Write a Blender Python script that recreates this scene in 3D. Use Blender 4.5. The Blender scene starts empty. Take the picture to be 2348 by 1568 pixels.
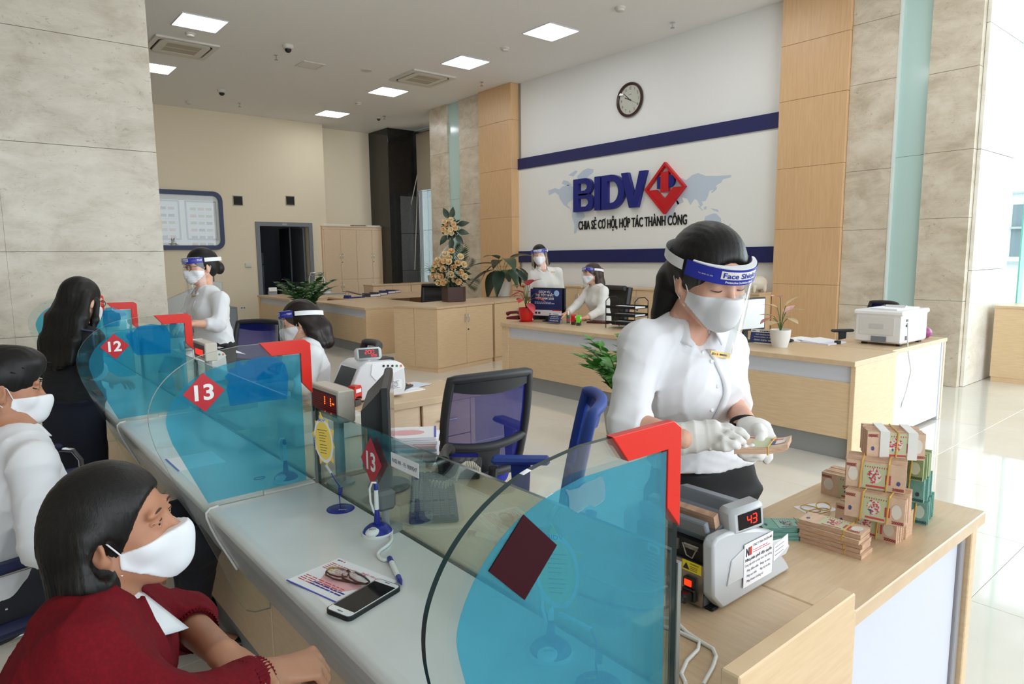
import bpy, math, random
import numpy as np
from mathutils import Vector, Matrix
from mathutils.bvhtree import BVHTree
random.seed(7); RNG = np.random.default_rng(7)
SC = bpy.context.scene; COL = SC.collection
PI = math.pi
# ------------------------------------------------------------------ camera
CX, CY, F = 1174.0, 784.0, 1540.0
YAW, PITCH, ROLL, HC = math.radians(39.6), math.radians(7.3), math.radians(-0.6), 1.57
FW = np.array([math.sin(YAW)*math.cos(PITCH), math.cos(YAW)*math.cos(PITCH), -math.sin(PITCH)])
_r0 = np.array([math.cos(YAW), -math.sin(YAW), 0.0]); _u0 = np.cross(_r0, FW)
RT = math.cos(ROLL)*_r0 + math.sin(ROLL)*_u0; UP = -math.sin(ROLL)*_r0 + math.cos(ROLL)*_u0
CAMP = np.array([0, 0, HC])
cam = bpy.data.cameras.new('camera'); cam.sensor_width = 36.0; cam.lens = 36.0*F/2348.0; cam.clip_start = .05; cam.clip_end = 200
co = bpy.data.objects.new('camera', cam); COL.objects.link(co); SC.camera = co
co.matrix_world = Matrix(((RT[0], UP[0], -FW[0], 0), (RT[1], UP[1], -FW[1], 0), (RT[2], UP[2], -FW[2], HC), (0, 0, 0, 1)))
# ------------------------------------------------------------------ world, exposure
SC.view_settings.view_transform = 'Standard'; SC.view_settings.look = 'None'
SC.view_settings.exposure = .12; SC.view_settings.gamma = 1.0; SC.view_settings.use_curve_mapping = False
SC.cycles.use_denoising = True
SC.cycles.max_bounces = 10; SC.cycles.transparent_max_bounces = 24; SC.cycles.diffuse_bounces = 5; SC.cycles.glossy_bounces = 4; SC.cycles.transmission_bounces = 8
SC.cycles.sample_clamp_indirect = 6.0; SC.cycles.caustics_reflective = False; SC.cycles.caustics_refractive = False
SKY, LAMP = 2.9, 14.0
w = bpy.data.worlds.new('overcast_sky'); SC.world = w; w.use_nodes = True
bg = w.node_tree.nodes['Background']; bg.inputs[0].default_value = (.86, .935, 1.0, 1); bg.inputs[1].default_value = SKY
def area(name, loc, target, sx, sy, power, color=(1, 1, 1)):
    l = bpy.data.lights.new(name, 'AREA'); l.shape = 'RECTANGLE'; l.size = sx; l.size_y = sy; l.energy = power; l.color = color
    o = bpy.data.objects.new(name, l); COL.objects.link(o); o.location = loc
    o.rotation_euler = (Vector(target)-Vector(loc)).to_track_quat('-Z', 'Y').to_euler(); return o
# daylight through the tall shop windows: behind the photographer and on the entrance side
area('daylight_front', (2.5, -6.6, 2.6), (3.5, 6, 1.6), 11, 4.4, 160, (.93, .97, 1))
area('daylight_entrance', (13.2, -2.0, 2.6), (3, 1.0, .8), 7, 4.4, 420, (.95, .98, 1))
# ------------------------------------------------------------------ pixel of the photograph -> place in the room
def ray(a, b): return FW + RT*(a-CX)/F - UP*(b-CY)/F
def Zp(a, b, z): d = ray(a, b); return CAMP + d*(z-HC)/d[2]
def Xp(a, b, x): d = ray(a, b); return CAMP + d*x/d[0]
def Yp(a, b, y): d = ray(a, b); return CAMP + d*y/d[1]
def Dp(a, b, t): return CAMP + ray(a, b)*t
# ------------------------------------------------------------------ materials
def lin(c):
    return tuple((((x/255)/12.92) if x/255 <= .04045 else ((x/255+.055)/1.055)**2.4) for x in c)
MATS = {}
def mat(name, rgb, rough=.5, metal=0, spec=.5, noise=None, bump=0, bscale=200, emit=0, sss=0, rgb2=None, nscale=(1, 1, 1), coat=0, sheen=0, detail=3):
    if name in MATS: return MATS[name]
    m = bpy.data.materials.new(name); MATS[name] = m; m.use_nodes = True
    nt = m.node_tree; N = nt.nodes; L = nt.links; b = N['Principled BSDF']
    c = lin(rgb); b.inputs['Base Color'].default_value = (*c, 1); b.inputs['Roughness'].default_value = rough; b.inputs['Metallic'].default_value = metal
    b.inputs['Specular IOR Level'].default_value = spec
    if coat: b.inputs['Coat Weight'].default_value = coat
    if sheen: b.inputs['Sheen Weight'].default_value = sheen
    if sss:
        b.inputs['Subsurface Weight'].default_value = sss; b.inputs['Subsurface Radius'].default_value = (.012, .005, .003); b.inputs['Subsurface Scale'].default_value = .6
    if emit:
        b.inputs['Emission Color'].default_value = (*c, 1); b.inputs['Emission Strength'].default_value = emit
    if noise or bump:
        tc = N.new('ShaderNodeTexCoord'); mp = N.new('ShaderNodeMapping'); mp.inputs['Scale'].default_value = nscale
        L.new(tc.outputs['Object'], mp.inputs['Vector'])
    if noise:
        n = N.new('ShaderNodeTexNoise'); n.inputs['Scale'].default_value = noise; n.inputs['Detail'].default_value = detail; n.inputs['Roughness'].default_value = .6
        L.new(mp.outputs[0], n.inputs['Vector'])
        r = N.new('ShaderNodeValToRGB'); r.color_ramp.elements[0].position = .32; r.color_ramp.elements[1].position = .68
        r.color_ramp.elements[0].color = (*lin(rgb2 or [x*.9 for x in rgb]), 1); r.color_ramp.elements[1].color = (*c, 1)
        L.new(n.outputs['Fac'], r.inputs['Fac']); L.new(r.outputs['Color'], b.inputs['Base Color'])
    if bump:
        n2 = N.new('ShaderNodeTexNoise'); n2.inputs['Scale'].default_value = bscale; n2.inputs['Detail'].default_value = 2
        L.new(mp.outputs[0], n2.inputs['Vector'])
        bp = N.new('ShaderNodeBump'); bp.inputs['Strength'].default_value = bump; bp.inputs['Distance'].default_value = .002
        L.new(n2.outputs['Fac'], bp.inputs['Height']); L.new(bp.outputs['Normal'], b.inputs['Normal'])
    return m
def clear(name, tint=(1, 1, 1), gloss=.06, rough=.0, haze=0, hazecol=(255, 255, 255)):
    """clear sheet: see-through with a fresnel gloss, optional milky share"""
    if name in MATS: return MATS[name]
    m = bpy.data.materials.new(name); MATS[name] = m; m.use_nodes = True; nt = m.node_tree; N = nt.nodes; L = nt.links
    N.remove(N['Principled BSDF']); out = N['Material Output']
    t = N.new('ShaderNodeBsdfTransparent'); t.inputs[0].default_value = (*tint, 1)
    g = N.new('ShaderNodeBsdfGlossy'); g.inputs['Roughness'].default_value = rough; g.inputs['Color'].default_value = (1, 1, 1, 1)
    lw = N.new('ShaderNodeLayerWeight'); lw.inputs['Blend'].default_value = .25
    mul = N.new('ShaderNodeMath'); mul.operation = 'MULTIPLY_ADD'; mul.inputs[1].default_value = .38; mul.inputs[2].default_value = gloss
    L.new(lw.outputs['Fresnel'], mul.inputs[0]); mul.use_clamp = True
    src = t.outputs[0]
    if haze:
        d = N.new('ShaderNodeBsdfDiffuse'); d.inputs[0].default_value = (*lin(hazecol), 1); tr = N.new('ShaderNodeBsdfTranslucent'); tr.inputs[0].default_value = (*lin(hazecol), 1)
        m0 = N.new('ShaderNodeMixShader'); m0.inputs[0].default_value = .5; L.new(d.outputs[0], m0.inputs[1]); L.new(tr.outputs[0], m0.inputs[2])
        m1 = N.new('ShaderNodeMixShader'); m1.inputs[0].default_value = haze; L.new(t.outputs[0], m1.inputs[1]); L.new(m0.outputs[0], m1.inputs[2]); src = m1.outputs[0]
    mx = N.new('ShaderNodeMixShader'); L.new(mul.outputs[0], mx.inputs[0]); L.new(src, mx.inputs[1]); L.new(g.outputs[0], mx.inputs[2]); L.new(mx.outputs[0], out.inputs[0])
    return m
def stone(name, base, dark, light, rough=.25, scale=2.2):
    if name in MATS: return MATS[name]
    m = mat(name, base, rough); nt = m.node_tree; N = nt.nodes; L = nt.links; b = N['Principled BSDF']
    tc = N.new('ShaderNodeTexCoord'); mp = N.new('ShaderNodeMapping'); mp.inputs['Scale'].default_value = (1, 1, 1.9); mp.inputs['Rotation'].default_value = (.25, .25, 0)
    L.new(tc.outputs['Object'], mp.inputs[0])
    n1 = N.new('ShaderNodeTexNoise'); n1.inputs['Scale'].default_value = scale; n1.inputs['Detail'].default_value = 8; n1.inputs['Roughness'].default_value = .68; n1.inputs['Distortion'].default_value = .35
    n2 = N.new('ShaderNodeTexNoise'); n2.inputs['Scale'].default_value = scale*5.5; n2.inputs['Detail'].default_value = 5; n2.inputs['Distortion'].default_value = 2.2
    L.new(mp.outputs[0], n1.inputs[0]); L.new(mp.outputs[0], n2.inputs[0])
    r = N.new('ShaderNodeValToRGB'); e = r.color_ramp.elements; e[0].position = .34; e[0].color = (*lin(dark), 1); e[1].position = .66; e[1].color = (*lin(light), 1)
    k = e.new(.5); k.color = (*lin(base), 1); L.new(n1.outputs['Fac'], r.inputs[0])
    r2 = N.new('ShaderNodeValToRGB'); e = r2.color_ramp.elements; e[0].position = .29; e[0].color = (.55, .52, .48, 1); e[1].position = .37; e[1].color = (1, 1, 1, 1); L.new(n2.outputs['Fac'], r2.inputs[0])
    mx = N.new('ShaderNodeMixRGB'); mx.blend_type = 'MULTIPLY'; mx.inputs[0].default_value = .55; L.new(r.outputs[0], mx.inputs[1]); L.new(r2.outputs[0], mx.inputs[2]); L.new(mx.outputs[0], b.inputs['Base Color'])
    return m
WOOD = mat('maple_laminate', (226, 198, 160), .42, noise=6, rgb2=(216, 186, 147), nscale=(1.2, 1.2, 14), bump=.05, bscale=90)
WOODT = mat('maple_top', (216, 190, 156), .36, noise=5, rgb2=(206, 178, 144), nscale=(2, 18, 2))
WOODX = mat('maple_top_along_y', (216, 190, 156), .36, noise=5, rgb2=(206, 178, 144), nscale=(18, 2, 2))
WOODP = mat('pilaster_maple', (220, 182, 138), .38, noise=5, rgb2=(211, 171, 127), nscale=(9, 9, .7))
WOODL = mat('pale_maple', (238, 212, 178), .42, noise=6, rgb2=(230, 202, 168), nscale=(2, 2, 12))
WHITE = mat('white_plastic', (236, 236, 234), .35)
WHITEP = mat('white_panel', (208, 211, 222), .4)
GREYP = mat('grey_plinth', (150, 152, 152), .35)
BLACK = mat('black_plastic', (24, 25, 27), .42)
BLACKM = mat('matt_black', (16, 17, 19), .7)
CHROME = mat('chrome', (210, 212, 215), .16, 1)
STEEL = mat('brushed_steel', (168, 160, 150), .32, .9)
NAVY = mat('navy', (28, 34, 92), .4)
BLUEM = mat('royal_blue', (30, 44, 150), .45)
RED = mat('signal_red', (214, 36, 22), .3)
DRED = mat('diamond_red', (190, 26, 38), .35)
PAPER = mat('paper', (240, 240, 244), .8)
INK = mat('ink', (45, 45, 60), .8)
REDINK = mat('red_ink', (206, 60, 70), .8)
PINKINK = mat('pink_ink', (232, 178, 182), .8)
BLUEINK = mat('blue_ink', (50, 60, 150), .7)
# ------------------------------------------------------------------ mesh building
class MB:
    def __init__(s): s.v = []; s.f = []; s.m = []; s.n = 0
    def add(s, v, f, m=0):
        v = np.asarray(v, float).reshape(-1, 3); k = s.n
        s.v.append(v); s.f += [tuple(i+k for i in q) for q in f]; s.m += [m]*len(f); s.n += len(v); return s
    def box(s, x0, y0, z0, x1, y1, z1, m=0):
        return s.add([(x0, y0, z0), (x1, y0, z0), (x1, y1, z0), (x0, y1, z0), (x0, y0, z1), (x1, y0, z1), (x1, y1, z1), (x0, y1, z1)],
                     [(3, 2, 1, 0), (4, 5, 6, 7), (0, 1, 5, 4), (1, 2, 6, 5), (2, 3, 7, 6), (3, 0, 4, 7)], m)
    def rbox(s, x0, y0, z0, x1, y1, z1, r=.003, m=0):
        r = min(r, (x1-x0)/2.01, (y1-y0)/2.01, (z1-z0)/2.01); V = []; idx = {}
        for i in (0, 1):
            for j in (0, 1):
                for k in (0, 1):
                    X, Y, Z = (x0, x1)[i], (y0, y1)[j], (z0, z1)[k]; dx, dy, dz = (r, -r)[i], (r, -r)[j], (r, -r)[k]
                    for a, p in enumerate(((X, Y+dy, Z+dz), (X+dx, Y, Z+dz), (X+dx, Y+dy, Z))):
                        idx[(i, j, k, a)] = len(V); V.append(p)
        Fc = []
        def q(a, *cs):
            Fc.append([idx[(*c, a)] for c in cs])
        q(0, (0, 0, 0), (0, 0, 1), (0, 1, 1), (0, 1, 0)); q(0, (1, 0, 0), (1, 1, 0), (1, 1, 1), (1, 0, 1))
        q(1, (0, 0, 0), (1, 0, 0), (1, 0, 1), (0, 0, 1)); q(1, (0, 1, 0), (0, 1, 1), (1, 1, 1), (1, 1, 0))
        q(2, (0, 0, 0), (0, 1, 0), (1, 1, 0), (1, 0, 0)); q(2, (0, 0, 1), (1, 0, 1), (1, 1, 1), (0, 1, 1))
        def e(c0, c1, a, b): Fc.append([idx[(*c0, a)], idx[(*c1, a)], idx[(*c1, b)], idx[(*c0, b)]])
        for p in (0, 1):
            for q2 in (0, 1):
                e((0, p, q2), (1, p, q2), 1, 2); e((p, 0, q2), (p, 1, q2), 0, 2); e((p, q2, 0), (p, q2, 1), 0, 1)
        for c in [(i, j, k) for i in (0, 1) for j in (0, 1) for k in (0, 1)]: Fc.append([idx[(*c, a)] for a in range(3)])
        # fix winding
        V = np.array(V); cen = V.mean(0)
        for n, fc in enumerate(Fc):
            P = V[fc]; nn = np.cross(P[1]-P[0], P[2]-P[0])
            if nn @ (P.mean(0)-cen) < 0: Fc[n] = fc[::-1]
        return s.add(V, Fc, m)
    def prism(s, poly, o, U, W, N, m=0):
        """polygon in the plane o+uU+wW, thickened by the vector N"""
        o, U, W, N = (np.asarray(t, float) for t in (o, U, W, N)); P = np.array([o+u*U+w*W for u, w in poly]); n = len(P)
        a = 0.0
        for i in range(n):
            u0, w0 = poly[i]; u1, w1 = poly[(i+1) % n]; a += u0*w1-u1*w0
        flip = (a > 0) == (np.cross(U, W) @ N > 0)
        f = [tuple(range(n)), tuple(range(2*n-1, n-1, -1))]+[((i+1) % n, i, n+i, n+(i+1) % n) for i in range(n)]
        if flip: f = [t[::-1] for t in f]
        return s.add(np.vstack([P, P+N]), f, m)
    def tube(s, pts, r, n=8, m=0, closed=False, cap=True):
        P = np.array(pts, float); k = len(P); R = np.full(k, r) if np.isscalar(r) else np.array(r, float)
        T = np.zeros_like(P)
        for i in range(k):
            a, b = (P[(i-1) % k], P[(i+1) % k]) if closed else (P[max(i-1, 0)], P[min(i+1, k-1)])
            T[i] = (b-a)/(np.linalg.norm(b-a)+1e-12)
        u = np.cross(T[0], (0, 0, 1.0)); 
        if np.linalg.norm(u) < .1: u = np.cross(T[0], (1.0, 0, 0))
        u /= np.linalg.norm(u); V = []
        for i in range(k):
            u = u-T[i]*(u@T[i]); u /= np.linalg.norm(u)+1e-12; w = np.cross(T[i], u)
            for j in range(n): a = 2*PI*j/n; V.append(P[i]+R[i]*(math.cos(a)*u+math.sin(a)*w))
        f = []
        for i in range(k if closed else k-1):
            i2 = (i+1) % k
            for j in range(n): f.append((i*n+j, i*n+(j+1) % n, i2*n+(j+1) % n, i2*n+j))
        if cap and not closed: f += [tuple(range(n-1, -1, -1)), tuple(range((k-1)*n, k*n))]
        return s.add(V, f, m)
    def lathe(s, prof, n=20, o=(0, 0, 0), m=0, sx=1, sy=1, cap=True):
        V = []; k = len(prof)
        for r, z in prof:
            for j in range(n): a = 2*PI*j/n; V.append((o[0]+r*sx*math.cos(a), o[1]+r*sy*math.sin(a), o[2]+z))
        f = [(i*n+j, i*n+(j+1) % n, (i+1)*n+(j+1) % n, (i+1)*n+j) for i in range(k-1) for j in range(n)]
        if cap and prof[0][0] > 1e-6: f.append(tuple(range(n-1, -1, -1)))
        if cap and prof[-1][0] > 1e-6: f.append(tuple(range((k-1)*n, k*n)))
        return s.add(V, f, m)
    def ell(s, c, r, n=14, k=9, m=0, R=None):
        r = (r,)*3 if np.isscalar(r) else r; V = []
        for i in range(k+1):
            t = PI*i/k
            for j in range(n): a = 2*PI*j/n; V.append((r[0]*math.sin(t)*math.cos(a), r[1]*math.sin(t)*math.sin(a), -r[2]*math.cos(t)))
        V = np.array(V)
        if R is not None: V = V @ np.array(R).T
        return s.add(V+np.array(c), [(i*n+j, i*n+(j+1) % n, (i+1)*n+(j+1) % n, (i+1)*n+j) for i in range(k) for j in range(n)], m)
    def grid(s, fn, nu, nv, m=0, wrap=False):
        V = [fn(i/nu, j/nv) for i in range(nu+(0 if wrap else 1)) for j in range(nv+1)]; k = nu if wrap else nu+1
        return s.add(V, [(i*(nv+1)+j, ((i+1) % k)*(nv+1)+j, ((i+1) % k)*(nv+1)+j+1, i*(nv+1)+j+1) for i in range(nu) for j in range(nv)], m)
    def xf(s, M):
        M = np.array(M); s.v = [np.vstack(s.v) @ M[:3, :3].T+M[:3, 3]]; return s
    def join(s, o, m=None):
        s.add(np.vstack(o.v), o.f); s.m[len(s.m)-len(o.f):] = o.m if m is None else [m]*len(o.f); return s
    def mesh(s, name, mats, smooth=0):
        me = bpy.data.meshes.new(name)
        if s.n:
            me.from_pydata(np.vstack(s.v).tolist(), [], s.f)
            mats = mats if isinstance(mats, (list, tuple)) else [mats]
            for t in mats: me.materials.append(t)
            if len(mats) > 1: me.polygons.foreach_set('material_index', s.m)
            if smooth:
                me.polygons.foreach_set('use_smooth', [True]*len(me.polygons)); me.set_sharp_from_angle(angle=math.radians(smooth))
        return me
    def build(s, name, mats, parent=None, loc=(0, 0, 0), rot=(0, 0, 0), smooth=0, kind=None, solid=0, bevel=0):
        return link(name, s.mesh(name, mats, smooth), parent, loc, rot, kind, solid, bevel)
def link(name, me, parent=None, loc=(0, 0, 0), rot=(0, 0, 0), kind=None, solid=0, bevel=0):
    o = bpy.data.objects.new(name, me); COL.objects.link(o); o.location = loc; o.rotation_euler = rot
    if parent: o.parent = parent
    if kind: o['kind'] = kind
    if solid: md = o.modifiers.new('thick', 'SOLIDIFY'); md.thickness = solid; md.offset = 0
    if bevel: md = o.modifiers.new('bevel', 'BEVEL'); md.width = bevel; md.segments = 2; md.limit_method = 'ANGLE'
    return o
def tag(o, label, cat, group=None):
    o['label'] = label; o['category'] = cat
    if group: o['group'] = group
    return o
def thing(name, label, cat, loc=(0, 0, 0), rz=0, group=None):
    o = bpy.data.objects.new(name, None); COL.objects.link(o); o.location = loc; o.rotation_euler = (0, 0, rz); o.empty_display_size = .1
    return tag(o, label, cat, group)
def dup(root, loc, rz=None, label=None):
    def cp(o, par):
        c = o.copy(); COL.objects.link(c)
        if par: c.parent = par
        for ch in KIDS(o): cp(ch, c)
        return c
    r = cp(root, None); r.location = loc
    if rz is not None: r.rotation_euler = (0, 0, rz)
    if label: r['label'] = label
    return r
def KIDS(o): return [c for c in bpy.data.objects if c.parent == o]
def bx(name, m, x0, y0, z0, x1, y1, z1, parent=None, r=.003, kind=None, loc=(0, 0, 0), rot=(0, 0, 0)):
    b = MB()
    (b.rbox(min(x0, x1), min(y0, y1), min(z0, z1), max(x0, x1), max(y0, y1), max(z0, z1), r) if r else b.box(min(x0, x1), min(y0, y1), min(z0, z1), max(x0, x1), max(y0, y1), max(z0, z1)))
    return b.build(name, m, parent, loc, rot, kind=kind)
def catmull(P, n=5):
    P = [np.asarray(p, float) for p in P]; Q = []
    for i in range(len(P)-1):
        a, b, c, d = P[max(i-1, 0)], P[i], P[i+1], P[min(i+2, len(P)-1)]
        for k in range(n): t = k/n; Q.append(.5*(2*b+(c-a)*t+(2*a-5*b+4*c-d)*t*t+(3*b-a-3*c+d)*t**3))
    return Q+[P[-1]]
# ------------------------------------------------------------------ lettering
_TX = {}
def text2d(s, bold=0.0, res=3):
    if len(s) < 3: res = 8
    key = (s, bold)
    if key in _TX: return _TX[key]
    cu = bpy.data.curves.new('t', 'FONT'); cu.body = s; cu.size = 1; cu.resolution_u = res; cu.offset = bold; cu.fill_mode = 'FRONT'
    o = bpy.data.objects.new('t', cu); COL.objects.link(o); dg = bpy.context.evaluated_depsgraph_get()
    me = o.evaluated_get(dg).to_mesh(); V = np.array([v.co[:2] for v in me.vertices]).reshape(-1, 2); Fc = [tuple(p.vertices) for p in me.polygons]
    o.evaluated_get(dg).to_mesh_clear(); bpy.data.objects.remove(o); bpy.data.curves.remove(cu)
    if len(V):
        V[:, 0] -= V[:, 0].min(); 
    _TX[key] = (V, Fc); return V, Fc
def put_text(mb, s, o, U, W, h, width=None, bold=.01, m=0, align='c', cap=.7, thick=None):
    """lettering with capitals of height h on the plane o + u*U + w*W (U, W unit vectors); o is the middle of the baseline (or its left end)"""
    V, Fc = text2d(s, bold)
    if not len(V): return mb
    V = V.copy(); k = h/cap; wd = V[:, 0].max()
    sx = k if width is None else width/wd
    x = V[:, 0]*sx - (wd*sx/2 if align == 'c' else 0); y = V[:, 1]*k
    o, U, W = np.asarray(o, float), np.asarray(U, float), np.asarray(W, float)
    P = o+np.outer(x, U)+np.outer(y, W)
    if thick is not None:
        N = np.asarray(thick, float); n = len(P); edges = {}
        for fc in Fc:
            for i in range(len(fc)): edges[(fc[i], fc[(i+1) % len(fc)])] = 1
        side = [(b, a, a+n, b+n) for (a, b) in edges if (b, a) not in edges]
        mb.add(np.vstack([P, P+N]), [tuple(i+n for i in f) for f in Fc]+[tuple(t) for t in side], m)
    else: mb.add(P, Fc, m)
    return mb
def scribble(mb, o, U, W, width, lines, pitch, m=0, h=.35, words=5, seed=1):
    """rows of small print too fine to read"""
    rg = random.Random(seed); o, U, W = np.asarray(o, float), np.asarray(U, float), np.asarray(W, float)
    for i in range(lines):
        x = 0; end = width*rg.uniform(.7, 1)
        while x < end:
            l = rg.uniform(.05, .16)*width; l = min(l, end-x); a = o+U*x-W*pitch*i
            mb.add([a, a+U*l, a+U*l+W*pitch*h, a+W*pitch*h], [(0, 1, 2, 3)], m); x += l+.025*width
    return mb
# ================================================================== THE SETTING
CEIL, YB, YB2, XS = 4.95, 16.7, 17.15, 8.98
STONE = stone('beige_marble', (210, 198, 178), (188, 174, 152), (224, 214, 198))
STONEG = stone('grey_beige_marble', (200, 192, 177), (180, 170, 152), (212, 205, 191), scale=2.0)
GRAN = mat('black_granite', (40, 37, 34), .12, noise=60, rgb2=(26, 24, 22))
CREAM = mat('cream_paint', (240, 228, 202), .8)
WPAINT = mat('white_paint', (236, 237, 236), .75)
CEILM = mat('ceiling_paint', (243, 243, 242), .85)
FROST = mat('frosted_green_glass', (188, 216, 212), .12, spec=.6)
GLASSG = clear('shop_glass', (.93, .98, .97), .02)
TILE = mat('floor_tile', (226, 222, 213), .06, spec=.8, noise=2.0, rgb2=(220, 215, 205)); GROUT = mat('grout', (150, 146, 138), .8)
def struct(o): o['kind'] = 'structure'; return o
fl = struct(bx('floor', GROUT, -6.5, -9, -.1, 14.5, 19.5, -.004, r=0))
TS = .9; tm = MB().rbox(.0012, .0012, -.02, TS-.0012, TS-.0012, 0, .001).mesh('tile', TILE)
for i in range(-5, 12):
    for j in range(-4, 15):
        x, y = 3.42+TS*i, 3.6+TS*j
        if j >= 14 and x < 7: continue
        if x < -1.2 and y > 8: continue
        o = link('tile', tm, fl, (x, y, 0))
struct(bx('ceiling', CEILM, -6.5, -9, CEIL, 14.5, 19.5, CEIL+.2, r=0))
# cream back wall with a doorway, deeper recess beside it
DX0, DX1, DZ = 5.86, 7.10, 2.36
wb = MB().box(-6.5, YB, 0, DX0, YB+.15, CEIL).box(DX1, YB, 0, 7.6, YB2+.1, CEIL).box(DX0, YB, DZ, DX1, YB+.15, CEIL)
struct(wb.build('wall_back', CREAM)); struct(bx('wall_recess', CREAM, 7.6, YB2, 0, 10.4, YB2+.2, CEIL, r=0))
struct(bx('baseboard_back', mat('cream_skirting', (226, 216, 196), .5), -6.5, YB-.015, 0, DX0-.1, YB, .12, r=.002))
struct(bx('wall_sign', WPAINT, XS, 4.7, 0, XS+.2, 10.95, CEIL, r=0))
struct(bx('wall_left_added', STONEG, -6.5, -9, 0, -6.3, 19.5, CEIL, r=0))  # unseen wall, added to keep the left side of the room darker
dk = mat('storeroom_gloom', (44, 50, 62), .8)  # gloom of the unlit storeroom put into the wall colour
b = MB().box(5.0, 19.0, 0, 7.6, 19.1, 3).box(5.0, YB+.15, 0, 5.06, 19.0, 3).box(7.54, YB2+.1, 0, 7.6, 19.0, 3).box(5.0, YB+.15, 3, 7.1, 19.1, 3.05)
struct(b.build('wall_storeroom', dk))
# door: grey metal frame, dark leaf swung open inwards
DG = mat('door_grey', (126, 131, 138), .5); DD = mat('door_dark', (42, 52, 58), .5)
d = struct(thing('door_1', 'open grey metal storeroom door frame in the cream wall', 'door', (DX0, YB, 0)))
del d['category']
w_ = DX1-DX0
MB().box(-.1, -.03, 0, 0, .12, DZ+.1).box(w_, -.03, 0, w_+.1, .12, DZ+.1).box(0, -.03, DZ, w_, .12, DZ+.1).build('frame', DG, d)
dl = bx('leaf', DD, 0, 0, .02, .04, 1.0, DZ-.02, d, loc=(w_-.45, .15, 0), rot=(0, 0, -.12)); bx('leaf', mat('door_light_grey', (100, 106, 112), .5), 0, 0, .02, .04, .8, DZ-.02, d, loc=(w_-.1, .13, 0))
bx('handle', CHROME, -.05, .8, 1.0, 0, .92, 1.03, dl)
bx('sign_plate', mat('plate_grey', (170, 174, 178), .4), w_/2-.06, -.034, DZ+.03, w_/2+.06, -.03, DZ+.07, d, r=0)
# pilasters: maple panels, marble slabs and frosted strip, on the sign wall's two ends
def slabs(parent, m, name, X0, X1, y0, y1, zs, gap=.0015):
    for z0, z1 in zip(zs[:-1], zs[1:]): bx(name, m, X0, y0+gap, z0+gap, X1, y1-gap, z1-gap, parent, r=.003)
def z_at(u, v, X): return float(Xp(u, v, X)[2])
pr = struct(bx('wall_pilaster_entrance', GROUT, XS-.02, 2.62, 0, XS+.6, 4.93, CEIL, r=0))
slabs(pr, WOODP, 'panel', XS-.17, XS-.02, 4.02, 4.93, [0, 1.15, z_at(1790, 560, 8.8)+.2, z_at(1790, 388, 8.8), z_at(1790, 235, 8.8), 4.3, CEIL])
slabs(pr, STONE, 'slab', XS-.12, XS-.02, 3.47, 4.02, [0, .9, 1.85, z_at(2000, 390, 8.9), z_at(2000, 190, 8.9), 4.35, CEIL])
slabs(pr, FROST, 'glass_strip', XS-.06, XS-.02, 3.13, 3.47, [0, z_at(2080, 358, 8.9), CEIL])
bx('trim', mat('pale_edge', (222, 226, 222), .3), XS-.125, 3.455, 0, XS-.02, 3.475, CEIL, pr, r=0)
slabs(pr, STONE, 'slab', XS-.12, XS-.02, 2.62, 3.13, [0, 1.0, 1.95, z_at(2200, 345, 8.9), z_at(2200, 160, 8.9), 4.45, CEIL])
LITST = stone('window_lit_marble', (238, 234, 226), (228, 222, 212), (246, 243, 238), .15)  # marble lightened: window light on this face is in the colour
for z0, z1 in zip([0, 1.35, 2.7, 4.05], [1.35, 2.7, 4.05, CEIL]): bx('slab', LITST, XS-.02, 2.58, z0+.003, 10.25, 2.62, z1-.003, pr, r=.003)
struct(bx('wall_entrance_return', WPAINT, XS+.6, 2.63, 0, 10.3, 2.9, CEIL, r=0))
pl = struct(bx('wall_pilaster_window', GROUT, XS-.02, 10.5, 0, XS+.5, 13.62, CEIL, r=0))
slabs(pl, WOODP, 'panel', XS-.22, XS-.02, 10.55, 11.62, [0, 1.35, 2.35, 3.3, 4.25, CEIL])
slabs(pl, STONE, 'slab', XS-.14, XS-.02, 11.62, 12.45, [0, 1.5, 2.7, 3.9, CEIL])
slabs(pl, FROST, 'glass_strip', XS-.09, XS-.02, 12.45, 12.9, [0, 2.85, CEIL])
slabs(pl, STONE, 'slab', XS-.14, XS-.02, 12.9, 13.62, [0, 1.5, 2.7, 3.9, CEIL])
pe = struct(bx('window_2', mat('blind_cloth', (196, 184, 164), .8), 9.92, 13.7, 3.35, 9.94, 15.95, CEIL-.05, r=0))
bx('pane', GLASSG, 9.99, 13.6, .85, 10.0, 16.0, CEIL, pe, r=0)
for y in (13.75, 14.9, 15.9): bx('mullion', mat('window_alu', (226, 230, 232), .3), 9.95, y-.025, .85, 10.02, y+.025, CEIL-1.6, pe, r=0)
bx('roller', CHROME, 9.86, 13.7, CEIL-.12, 9.92, 15.95, CEIL-.05, pe, r=.01)
bx('sill', WHITE, 9.7, 13.6, .82, 10.0, 16.0, .86, pe, r=.003)
struct(bx('wall_under_window', WPAINT, 9.9, 13.6, 0, 10.1, 16.0, .82, r=0))
cb = struct(bx('wall_granite_column', GRAN, 9.14, 16.1, 0, 10.05, 17.15, CEIL, r=.004))
for z0, z1 in ((.02, 1.2), (1.21, 2.2), (2.21, 3.2)): bx('slab', mat('granite_window_reflection', (112, 110, 108), .15, noise=70, rgb2=(78, 77, 76)), 9.46, 16.075, z0, 10.04, 16.1, z1, cb, r=.002)  # slabs lightened to carry the window's reflection in the black granite
# wall outside the window
og = struct(bx('wall_outside', GROUT, 11.6, 10, 0, 11.8, 19, 8, r=0))
gm = mat('outside_granite', (176, 180, 184), .5, noise=40, rgb2=(150, 154, 158))
for y in range(9):
    for z in range(6): bx('slab', gm, 11.56, 10+y+.006, z*1.2+.006, 11.6, 11+y-.006, z*1.2+1.194, og, r=0)
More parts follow.
